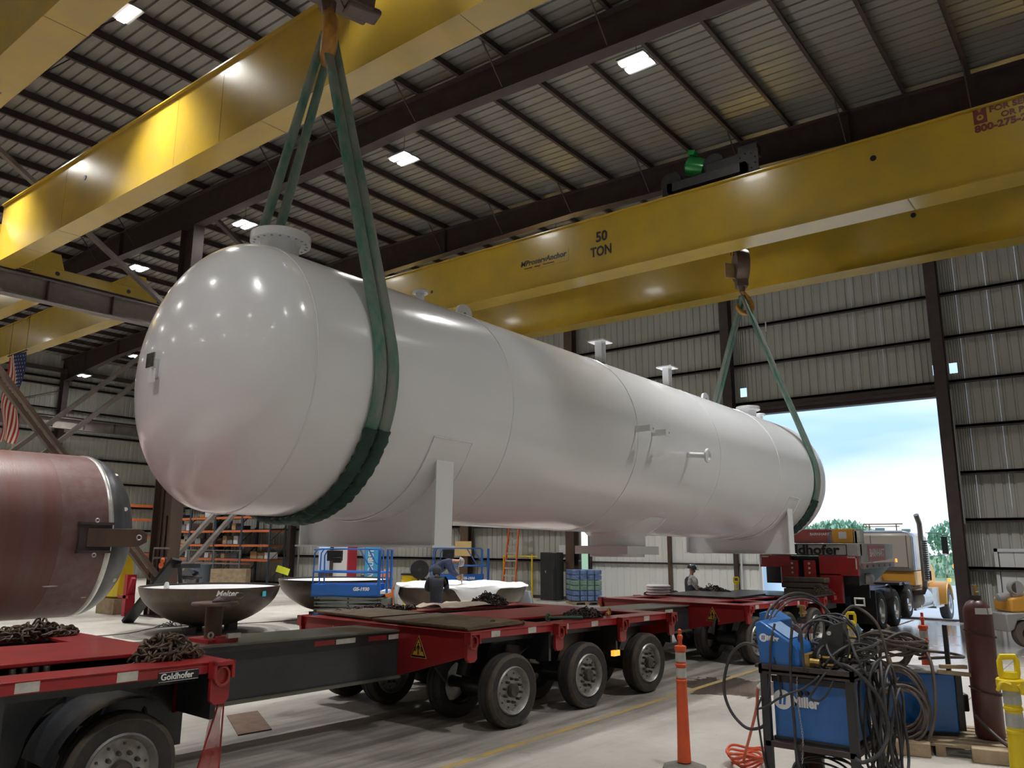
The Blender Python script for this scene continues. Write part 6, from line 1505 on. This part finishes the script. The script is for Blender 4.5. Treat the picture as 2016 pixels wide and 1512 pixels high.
def ringchain(cx, cy, z, r, label, tail=()):
    m = MB(); pts = [(cx+r*math.cos(t), cy+r*math.sin(t), z+.04*math.sin(t*1.0)) for t in [PI*.62+i*(PI*1.1)/30 for i in range(31)]]+list(tail)
    pts = spline(pts, 2)
    for k in range(len(pts)-1):
        a = pts[k]; b = pts[k+1]; d = (b-a); q = d.to_track_quat('X', 'Z')
        M = Matrix.LocRotScale((a+b)/2, (q.to_matrix() @ Euler((PI/2*(k % 2)+.4, 0, 0)).to_matrix()).to_quaternion(), (.32,)*3); m.add([M @ v for v in linkmb.v], linkmb.f)
    solo('securing_chain', m, M_rust, label, 'chain')
ringchain(11.12, 1.66, 1.30, .165, 'upper chain round the tall maroon cylinder'); ringchain(11.12, 1.66, .66, .165, 'lower chain round the tall maroon cylinder')
# cables of the first cart
random.seed(5)
tubeobj('welding_cable', [(7.22, 2.85, 1.42), (7.2, 2.97, 1.43), (7.2, 3.10, 1.30), (7.2, 3.17, 1.05), (7.2, 3.12, .85), (7.2, 2.98, .72), (7.2, 2.84, .74), (7.22, 2.8, .80)], .014, M_cable, 'thick black cable looping out to the left of the near cart')
tubeobj('welding_cable', [(7.15, 2.80, 1.0), (7.14, 2.84, .9), (7.14, 2.83, .7), (7.15, 2.80, .45), (7.15, 2.74, .2)], .009, M_cable, 'thin black cable down the left post of the near cart')
tubeobj('extension_cord', [(7.22, 2.80, 1.08), (7.24, 2.87, 1.04), (7.5, 2.99, .85), (7.95, 3.25, .5), (8.4, 3.5, .2), (8.6, 3.6, .06), (8.75, 3.6, .02)], .014, M_cableo, 'orange-red cord dropping from the near cart to the floor', 'cord')
m = MB()
for k in range(5): m.tube([(8.72+(.17+.015*k)*math.cos(t), 3.62+(.15+.012*k)*math.sin(t), .03+.03*k+.02*math.sin(3*t+k)) for t in [2*PI*i/24 for i in range(24)]], .014, 6, closed=True)
solo('cord_coil', m, M_cableo, 'coil of orange-red cord on the floor left of the near cart', 'cord')
pg = solo('cord_plug', MB().cyl((7.2, 2.84, 1.07), (7.2, 2.78, 1.12), .028, n=10), M_label, 'pale plug at the head of the orange-red cord', 'plug')
# arched hoses over the cylinder
hs = [([(7.3, 2.74, 1.3), (7.3, 2.80, 1.5), (7.5, 2.82, 1.72), (7.9, 2.74, 1.85), (8.2, 2.62, 1.8), (8.25, 2.5, 1.6), (8.1, 2.4, 1.32)], .012),
      ([(7.25, 2.66, 1.0), (7.2, 2.68, 1.3), (7.35, 2.78, 1.6), (7.8, 2.80, 1.78), (8.15, 2.66, 1.8), (8.2, 2.46, 1.62), (8.0, 2.36, 1.3)], .009),
      ([(7.6, 2.86, 1.35), (7.8, 2.9, 1.62), (8.1, 2.78, 1.78), (8.3, 2.55, 1.7), (8.3, 2.42, 1.4)], .009),
      ([(7.22, 2.52, 1.6), (7.17, 2.53, 1.4), (7.16, 2.54, 1.1), (7.16, 2.53, .8), (7.16, 2.52, .5), (7.2, 2.4, .2), (7.25, 2.3, .17)], .013),
      ([(7.24, 2.68, 1.62), (7.17, 2.70, 1.45), (7.16, 2.72, 1.2), (7.18, 2.76, .95)], .011),
      ([(7.25, 2.52, 1.62), (7.22, 2.45, 1.58), (7.18, 2.43, 1.4), (7.15, 2.40, 1.26), (7.3, 2.3, 1.26)], .012)]
lb = ('black hose arching high over the maroon cylinder', 'thin black lead arching from the tray over the cylinder', 'short black hose arch behind the second feeder', 'thick black cable hanging down the middle of the blue welding machine',
      'black cable over the left side of the wire feeder', 'brownish cable over the right slope of the wire feeder')
for (p, r), l_ in zip(hs, lb): tubeobj('hose', p, r, M_cable, l_, 'hose')
# coils on the tray
def coil(cx, cy, cz, rx, rz_, n, r, m, label, tilt=(1, 0, 0), pl='yz', jit=.06, cat='cable', turns_pts=18, name='cable_coil', drop=0):
    mb = MB(); pts = []
    for k in range(n*turns_pts):
        t = 2*PI*k/turns_pts; q = 1+jit*math.sin(k*.37)+random.uniform(-.02, .02); o = jit*1.2*math.sin(k*.21+cx)
        a, b = rx*q*math.cos(t), rz_*q*math.sin(t)
        if pl == 'yz': pts.append((cx+o, cy+a, cz+b-drop*abs(math.sin(t/2))))
        elif pl == 'xz': pts.append((cx+a, cy+o, cz+b))
        else: pts.append((cx+a, cy+b, cz+abs(o)+.012*(k/turns_pts)))
    mb.tube(spline(pts, 2), r, 6)
    return solo(name, mb, m, label, cat)
coil(7.55, 2.28, 1.44, .22, .22, 5, .010, M_cable, 'tangled black welding leads standing on the right of the tray, round the black shield', pl='yz', jit=.16)
coil(7.65, 2.22, 1.27, .28, .26, 6, .011, M_cable, 'flat black lead coil lying on the cart tray', pl='xy', jit=.12)
coil(7.45, 2.14, 1.34, .26, .12, 4, .011, M_cable, 'grey-black leads sprawling over the right edge of the tray', pl='xz', jit=.15)
coil(7.6, 1.95, .86, .22, .44, 6, .012, M_cable, 'long bundle of black cable hanging down the right side of the near cart', pl='xz', jit=.09)
coil(7.7, 1.92, .74, .15, .36, 5, .012, M_cable, 'inner bundle of black cable on the right side of the near cart', pl='xz', jit=.1)
coil(7.5, 2.35, .36, .26, .14, 6, .010, M_cable, 'black cable stowed on the bottom tray of the near cart', pl='yz', jit=.15)
tubeobj('welding_cable', [(7.3, 2.2, 1.32), (7.2, 2.03, 1.30), (7.3, 1.88, 1.1), (7.35, 1.83, .85), (7.25, 1.87, .68), (7.15, 1.98, .6), (7.14, 2.05, .62)], .016, M_cable, 'thick grey cable sweeping down beside the right post of the near cart')
tubeobj('welding_cable', [(7.3, 2.3, 1.30), (7.16, 2.3, 1.22), (7.14, 2.42, 1.12), (7.13, 2.55, 1.06), (7.13, 2.66, 1.0), (7.14, 2.76, .93), (7.14, 2.85, .9)], .010, M_cable, 'black lead drooping across the front of the near blue welding machine')
tubeobj('welding_cable', [(7.3, 2.16, 1.34), (7.15, 2.25, 1.24), (7.12, 2.33, 1.12), (7.12, 2.37, 1.05), (7.13, 2.31, 1.03), (7.13, 2.24, 1.08), (7.16, 2.18, 1.2)], .009, M_cable, 'second lead drooping in front of the near blue welding machine')
sh_ = thing('foot_control', 'black angled metal bracket with round bolts among the leads on the tray', 'bracket', (7.5, 2.3, 1.25))
part(sh_, 'plate', MB().prism([(7.35, 2.42, 1.36), (7.35, 2.26, 1.28), (7.35, 2.13, 1.46), (7.35, 2.13, 1.66), (7.35, 2.24, 1.62)], (.12, 0, 0)), M_black, world=True, bevel=.006)
part(sh_, 'bolt', MB().cyl((7.35, 2.245, 1.56), (7.335, 2.245, 1.56), .018, n=10).cyl((7.35, 2.34, 1.36), (7.33, 2.34, 1.36), .015, n=10), M_label, world=True)
gun = thing('ground_clamp', 'pale clamp on top of the upright cable behind the tray', 'clamp', (7.9, 2.2, 1.24))
part(gun, 'stem', MB().tube(spline([(7.9, 2.3, 1.25), (7.9, 2.34, 1.55), (7.9, 2.22, 1.74), (7.9, 2.12, 1.74), (7.9, 1.98, 1.6), (7.9, 1.92, 1.3), (7.9, 1.9, 1.0)], 6), .013, 8), M_cableb, world=True)
part(gun, 'jaw', MB().tube([(7.9, 2.16, 1.77), (7.9, 2.16, 1.83), (7.9, 2.08, 1.83), (7.9, 2.08, 1.77)], .012, 6, closed=True), M_label, world=True)

# ================================================================== PALLET + SECOND WELDER
pal = thing('wooden_pallet', 'wooden pallet under the second welding machine and the tall cylinder', 'pallet', (11.05, 2.2, 0), .22)
for k in range(7): part(pal, 'deck_board', MB().box((-.6+.18*k, -.85, .105), (-.47+.18*k, .95, .13)), M_wood)
for y in (-.85, 0, .85): part(pal, 'stringer', MB().box((-.6, y-.05, 0), (.62, y+.05, .105)), M_wood)
part(pal, 'end_block', MB().box((-.75, -.95, 0), (-.6, -.3, .15)).box((-.75, .1, 0), (-.6, .95, .15)), M_wood, bevel=.01)
w2 = thing('welding_power_source', 'long blue welding machine with coiled brown hoses on the pallet', 'welding machine', (11.0, 2.42, .13), .45)
part(w2, 'case', MB().box((-.22, -.42, .04), (.3, .46, .70)), M_miller, bevel=.02)
part(w2, 'top_cover', MB().box((-.23, -.43, .70), (.31, .47, .72)), mat('dusty_grey_top', (.35, .33, .31), .6))
part(w2, 'end_panel', MB().box((-.2, -.50, .06), (.28, -.42, .69)), M_black, bevel=.01)
part(w2, 'end_box', MB().box((-.05, -.6, .25), (.2, -.5, .45)), M_black, bevel=.02)
part(w2, 'lettering', textmb('W', .14, (-.223, .36, .58), (0, -1, 0), (0, 0, 1), .002, .2, .004), M_wht)
part(w2, 'runner', MB().box((-.2, -.4, 0), (-.12, .4, .04)).box((.2, -.4, 0), (.28, .4, .04)), M_black)
fr2 = solo('cylinder_rack', MB().box((10.98, 1.98, .14), (11.03, 2.03, 1.38)), M_black, 'black upright post left of the tall maroon cylinder', 'rack')
for k, (a, b, z, l_) in enumerate((((10.75, 2.05), (10.95, 1.80), .93, 'upper'), ((10.75, 2.08), (10.92, 1.76), .87, 'lower'))):
    solo('wood_offcut', MB().bar((a[0], a[1], z), (b[0]-.05, b[1], z-.02*k), .06, .04), M_wood, l_+' pale wood offcut tied in front of the tall cylinder', 'wood')
solo('wood_wedge', MB().bar((10.55, 2.55, 1.02), (10.52, 2.48, .70), .02, .07, up=(1, 0, 0)), M_wood, 'short pale wooden slat stuck in the hanging brown hose coil', 'wood')
coil(10.58, 2.46, .56, .27, .34, 9, .014, M_cableb, 'brown dusty hose coil hanging on the front of the second welding machine', pl='yz', jit=.10)
coil(10.52, 2.40, .42, .25, .28, 7, .014, M_cableb, 'lower brown hose coil in front of the second welding machine', pl='yz', jit=.13)
coil(10.95, 2.60, .96, .36, .34, 9, .016, M_cableb, 'heap of brown hose lying on top of the second welding machine', pl='xy', jit=.12)
coil(10.9, 2.66, 1.04, .30, .2, 7, .016, M_cableb, 'upright turns of brown hose on top of the second welding machine', pl='yz', jit=.18)
tubeobj('hose', [(10.7, 2.7, .88), (10.62, 2.62, 1.15), (10.8, 2.4, 1.28), (11.0, 2.28, 1.1), (10.8, 2.15, .95), (10.6, 2.1, .6), (10.5, 2.12, .35), (10.42, 2.2, .12), (10.35, 2.28, .05)], .02, M_cableb, 'thick brown hose looping down to the floor beside the pallet', 'hose')
tubeobj('hose', [(10.9, 2.3, .98), (11.1, 2.0, 1.0), (11.4, 1.9, .98), (11.5, 2.05, 1.0), (11.3, 2.3, 1.03)], .018, M_cableb, 'brown hose end reaching right over the dusty top cover', 'hose')
tubeobj('hose', [(10.8, 3.0, .95), (10.9, 2.75, 1.18), (11.0, 2.45, 1.24), (11.0, 2.2, 1.15)], .02, M_cableb, 'brown hose bridging the top of the hose heap', 'hose')
solo('coupling', MB().cyl((10.40, 2.20, .06), (10.33, 2.30, .06), .035, n=10), M_hub, 'dark metal coupling at the floor end of the brown hose', 'coupling')
tubeobj('strap', [(10.8, 1.75, .42), (10.75, 1.62, .3), (10.65, 1.5, .22), (10.55, 1.4, .18)], .022, M_steel_dk, 'dark lever lying on the pallet timber near the tall cylinder', 'lever')

# ================================================================== COMPACT LOADER AT RIGHT
ld_ = thing('compact_loader', 'small yellow and grey industrial loader at the right edge near the white door', 'loader', (22.35, 2.72, 0), RZ)
part(ld_, 'tyre', MB().lathe([(.14, -.1), (.28, -.1), (.31, -.06), (.31, .06), (.28, .1), (.14, .1)], (.38, .0, .32), (0, 1, 0), 28, closed=True), mat('tyre_dusty', (.16, .13, .11), .8), label='dusty small tyre')
part(ld_, 'rim', MB().lathe([(.15, -.085), (.1, -.06), (.05, -.1), (0, -.1)], (.38, 0, .32), (0, 1, 0), 20, cap=False), M_hub)
part(ld_, 'tyre', MB().lathe([(.14, -.1), (.28, -.1), (.31, -.06), (.31, .06), (.28, .1), (.14, .1)], (1.5, .0, .32), (0, 1, 0), 28, closed=True), MATS['tyre_dusty'])
part(ld_, 'fender', MB().prism([(-.1, -.14, .35), (-.12, -.14, .78), (.9, -.14, .84), (.9, -.14, .62), (.62, -.14, .66), (.38, -.14, .70), (.14, -.14, .62), (.05, -.14, .42)], (0, .7, 0)), mat('loader_grey', (.33, .32, .31), .5), bevel=.03)
part(ld_, 'hood', MB().prism([(.05, -.1, .80), (.05, -.1, 1.12), (.5, -.1, 1.2), (1.8, -.1, 1.25), (1.8, -.1, .82)], (0, .7, 0)), M_hood, bevel=.05)
part(ld_, 'side_stripe', MB().prism([(.42, -.106, 1.02), (.9, -.106, 1.06), (.9, -.106, .82), (.5, -.106, .82)], (0, .005, 0)), M_black)
part(ld_, 'counterweight', MB().lathe([(0, -.05), (.09, -.03), (.1, .1), (.06, .3), (0, .3)], (-.1, .1, 1.13), (1, 0, .1), 16), MATS['loader_grey'])
part(ld_, 'work_lamp', MB().lathe([(.05, .0), (.15, .0), (.165, .03), (.165, .18), (.12, .2), (0, .2)], (.24, -.1, 1.36), (.2, 1, 0), 24), MATS['loader_grey'])
part(ld_, 'lamp_glass', MB().cyl((.24, -.098, 1.36), (.242, -.08, 1.36), .12, n=20), M_hub)

# ================================================================== PEOPLE
def skin_obj(root, name, chains, m, sub=2, label=None):
    # chains: list of lists of (point, radius); shared first points are welded by position
    vs = []; rad = []; ed = []; key = {}
    def vid(p, r):
        k_ = tuple(round(c, 4) for c in p)
        if k_ not in key: key[k_] = len(vs); vs.append(tuple(p)); rad.append(r)
        return key[k_]
    for c in chains:
        ids = [vid(p, r) for p, r in c]
        for a, b in zip(ids, ids[1:]):
            if a != b: ed.append((a, b))
    me = bpy.data.meshes.new(name); me.from_pydata(vs, ed, []); me.materials.append(m)
    o = bpy.data.objects.new(name, me); COL.objects.link(o); o.parent = root
    md = o.modifiers.new('skin', 'SKIN'); md.use_smooth_shade = True; md.branch_smoothing = .3
    sv = me.skin_vertices[0].data
    for i, r in enumerate(rad):
        sv[i].radius = (r, r) if not isinstance(r, tuple) else r
    sv[0].use_root = True
    s_ = o.modifiers.new('sub', 'SUBSURF'); s_.levels = sub; s_.render_levels = sub
    if label: o['label'] = label
    return o
def bodymat(V, top, legs, gloves):
    def c(m): return m.node_tree.nodes['Principled BSDF'].inputs['Base Color'].default_value[:]
    m = bpy.data.materials.new('body_cloth_and_skin'); m.use_nodes = True; nt = m.node_tree; b = nt.nodes['Principled BSDF']; L = nt.links.new
    b.inputs['Roughness'].default_value = .75
    tc = nt.nodes.new('ShaderNodeTexCoord'); cur = None
    def mix(f, A, B):
        x = nt.nodes.new('ShaderNodeMix'); x.data_type = 'RGBA'; L(f, x.inputs['Factor'])
        for k, v in (('A', A), ('B', B)):
            if hasattr(v, 'is_output'): L(v, x.inputs[k])
            else: x.inputs[k].default_value = v
        return x.outputs['Result']
    def near(p, r):
        d = nt.nodes.new('ShaderNodeVectorMath'); d.operation = 'DISTANCE'; L(tc.outputs['Object'], d.inputs[0]); d.inputs[1].default_value = p
        q = nt.nodes.new('ShaderNodeMath'); q.operation = 'LESS_THAN'; L(d.outputs['Value'], q.inputs[0]); q.inputs[1].default_value = r; return q.outputs[0]
    cur = mix(near(tuple(V['pelvis']-(V['chest']-V['pelvis'])*1.6), .62), c(top), c(legs))
    cur = mix(near(tuple(V['head']), .17), cur, c(M_skin))
    for k in 'lr': cur = mix(near(tuple(V['wr'+k]+(V['wr'+k]-V['el'+k]).normalized()*.09), .11), cur, c(gloves or M_skin))
    L(cur, b.inputs['Base Color']); return m
def person(label, loc, rz, J, top, legs, hat=None, vest=None, gloves=None, hair=None):
    t = thing('person', label, 'person', loc, rz)
    V = {k: Vector(v) for k, v in J.items()}
    pel, che, nk, hd = V['pelvis'], V['chest'], V['neck'], V['head']
    up = (hd-nk).normalized(); fwd = V['look'].normalized(); sd = up.cross(fwd).normalized()
    chains = [[(pel, .10), ((pel+che)/2, .095), (che, .105), (nk-(nk-che)*.25, .09), (nk, .058), (nk+up*.06, .055), (hd-up*.03, .085), (hd+up*.045, .092), (hd+up*.10, .06)]]
    chains.append([(hd-up*.03, .085), (hd-up*.02+fwd*.07, .045), (hd-up*.03+fwd*.105, .016)])        # nose line
    def hand(w, e):
        d = (w-e).normalized(); s_ = d.cross(Vector((0, 0, 1))); s_ = s_.normalized() if s_.length > .1 else Vector((0, 1, 0)); q = d.cross(s_)
        palm = w+d*.06; cs = [[(w, .026), (palm, .03)]]
        for i, l_ in enumerate((.065, .08, .085, .078)):
            o_ = s_*(-.03+.02*i); b = palm+o_*.8+d*.02
            cs.append([(palm, .03), (b, .011), (b+d*l_*.5+q*.01, .0095), (b+d*l_*.8+q*.035, .0085)])
        cs.append([(w+d*.02, .024), (w+d*.04+s_*.045, .012), (w+d*.075+s_*.06+q*.01, .010)])
        return cs
    for k in 'lr':
        sh, el, wr = V['sh'+k], V['el'+k], V['wr'+k]
        chains.append([(che, .105), (sh, .055), ((sh+el)/2, .05), (el, .042), ((el+wr)/2, .036), (wr, .026)])
        chains += [c if i else [(wr, .026)]+c[1:] for i, c in enumerate(hand(wr, el))]
        hp, kn, an, to = V['hp'+k], V['kn'+k], V['an'+k], V['to'+k]
        chains.append([(pel, .10), (hp, .08), ((hp+kn)/2, .07), (kn, .056), ((kn+an)/2, .052), (an, .038), ((an+to)/2, .035), (to, .03)])
    skin_obj(t, 'body', chains, bodymat(V, top, legs, gloves))
    c2 = [[(pel-(che-pel).normalized()*.10, .17), (pel, .175), ((pel+che)/2, .185), (che, .20), (nk-(nk-che)*.35, .13)]]
    for k in 'lr':
        sh, el, wr = V['sh'+k], V['el'+k], V['wr'+k]
        c2.append([(che, .20), (sh, .10), ((sh+el)/2, .082), (el, .07), ((el+wr)/2, .06), (wr-(wr-el)*.08, .046)])
    skin_obj(t, 'jacket', c2, top)
    for k in 'lr':
        pass
    c3 = [[(pel+(che-pel)*.2, .16), (pel, .165)]]
    for k in 'lr':
        hp, kn, an = V['hp'+k], V['kn'+k], V['an'+k]
        c3.append([(pel, .165), (hp, .125), ((hp+kn)/2, .108), (kn, .088), ((kn+an)/2, .078), (an, .068)])
    skin_obj(t, 'trousers', c3, legs)
    for k in 'lr':
        an, to = V['an'+k], V['to'+k]
        skin_obj(t, 'boot', [[(an+Vector((0, 0, .05)), .052), (an, .05), ((an+to)/2, .046), (to, .042)]], M_black)
    face = MB()
    for s_ in (-1, 1):
        face.lathe([(0, -.01), (.009, -.006), (.011, 0), (0, .008)], hd+fwd*.088+sd*.032*s_+up*.012, fwd, 8)
    part(t, 'eye', face, M_blk)
    for s_ in (-1, 1): part(t, 'ear', MB().lathe([(0, -.008), (.024, -.004), (.026, .004), (0, .01)], hd+sd*.092*s_-up*.0, sd*s_, 10), M_skin)
    part(t, 'mouth', MB().bar(hd+fwd*.088-up*.062-sd*.022, hd+fwd*.088-up*.062+sd*.022, .008, .006), M_redv)
    if hat:
        h = part(t, 'hard_hat', MB().lathe([(.128, .0), (.132, .02), (.125, .07), (.10, .115), (.055, .14), (0, .145)], hd+up*.035, up, 24), hat)
        part(h, 'brim', MB().lathe([(.10, .0), (.172, -.008), (.174, .004), (.10, .014)], hd+up*.035+fwd*.022, up, 24), hat)
    else:
        part(t, 'hood', MB().lathe([(.095, -.10), (.112, -.04), (.115, .03), (.10, .09), (.05, .13), (0, .135)], hd-fwd*.012, up, 20), M_darkc)
    if gloves:
        for k in 'lr':
            wr, el = V['wr'+k], V['el'+k]; skin_obj(t, 'glove', [[(wr, .036)]+c[1:] if i == 0 else [(p, r*1.25) for p, r in c] for i, c in enumerate(hand(wr, el))], gloves)
    if vest: part(t, 'vest', MB().lathe([(.175, -.26), (.185, 0), (.175, .1), (.12, .17)], che-Vector((0, 0, .02)), (0, 0, 1), 24), vest)
    return t
ST = dict(pelvis=(0, 0, .95), chest=(0, 0, 1.30), neck=(.01, 0, 1.50), head=(.03, 0, 1.63), look=(1, 0, -.15),
          shl=(0, .19, 1.43), shr=(0, -.19, 1.43), ell=(.02, .25, 1.15), elr=(.02, -.25, 1.15), wrl=(.14, .24, .93), wrr=(.14, -.24, .93),
          hpl=(0, .1, .9), hpr=(0, -.1, .9), knl=(.02, .11, .50), knr=(.02, -.11, .50), anl=(0, .12, .08), anr=(0, -.12, .08), tol=(.16, .13, .04), tor=(.16, -.13, .04))
# worker standing with his back to the camera
p1_ = dict(ST); p1_.update(head=(.06, 0, 1.63), ell=(.14, .27, 1.18), elr=(.14, -.27, 1.18), wrl=(.36, .16, 1.12), wrr=(.36, -.16, 1.12), look=(1, 0, -.5))
person('worker in dark hooded clothes seen from behind, standing at the edge of the sheeted dish', (15.35, 14.45, 0), math.atan2(.62, .79), p1_, M_darkc, M_navy)
# bending worker with drill, standing inside the dish
p2_ = dict(ST); p2_.update(pelvis=(-.30, 0, .78), chest=(.06, 0, 1.02), neck=(.25, 0, 1.08), head=(.38, 0, 1.06), look=(.6, 0, -.9), shl=(.12, .2, 1.06), shr=(.12, -.2, 1.06),
      ell=(.24, .26, .80), elr=(.20, -.27, .82), wrl=(.42, .14, .62), wrr=(.36, -.12, .66), hpl=(-.3, .1, .74), hpr=(-.3, -.1, .74), knl=(-.02, .16, .42), knr=(-.05, -.16, .42), anl=(-.3, .14, .10), anr=(-.32, -.14, .10), tol=(-.15, .15, .05), tor=(-.17, -.15, .05))
pp2 = person('worker in navy jacket and patterned cap bending over the sheeted dish with a drill', (16.6, 15.35, .78), RZ, p2_, M_navy, M_jean, hat=M_hatw, gloves=M_glove)
dr_ = thing('drill', 'hand drill held down on the white sheet by the bending worker', 'power tool', (16.9, 14.95, 1.25))
part(dr_, 'motor_body', MB().cyl((0, 0, .12), (0, 0, .26), .04, .035, 14), M_glove)
part(dr_, 'bit', MB().cyl((0, 0, .0), (0, 0, .12), .014, n=8), M_alu)
part(dr_, 'grip', MB().bar((0, 0, .22), (-.08, .1, .2), .035, .03), M_glove)
# worker in hard hat beyond the trailer
p3_ = dict(ST); p3_.update(ell=(.06, .27, 1.17), elr=(.10, -.26, 1.16), wrl=(.30, .2, 1.04), wrr=(.38, -.16, 1.08))
person('worker in black hard hat and camouflage sleeves standing beyond the trailer', (21.03, 10.08, 0), RZ-.05, p3_, M_camo, M_camo, hat=M_hat, vest=M_darkc, gloves=M_camo)
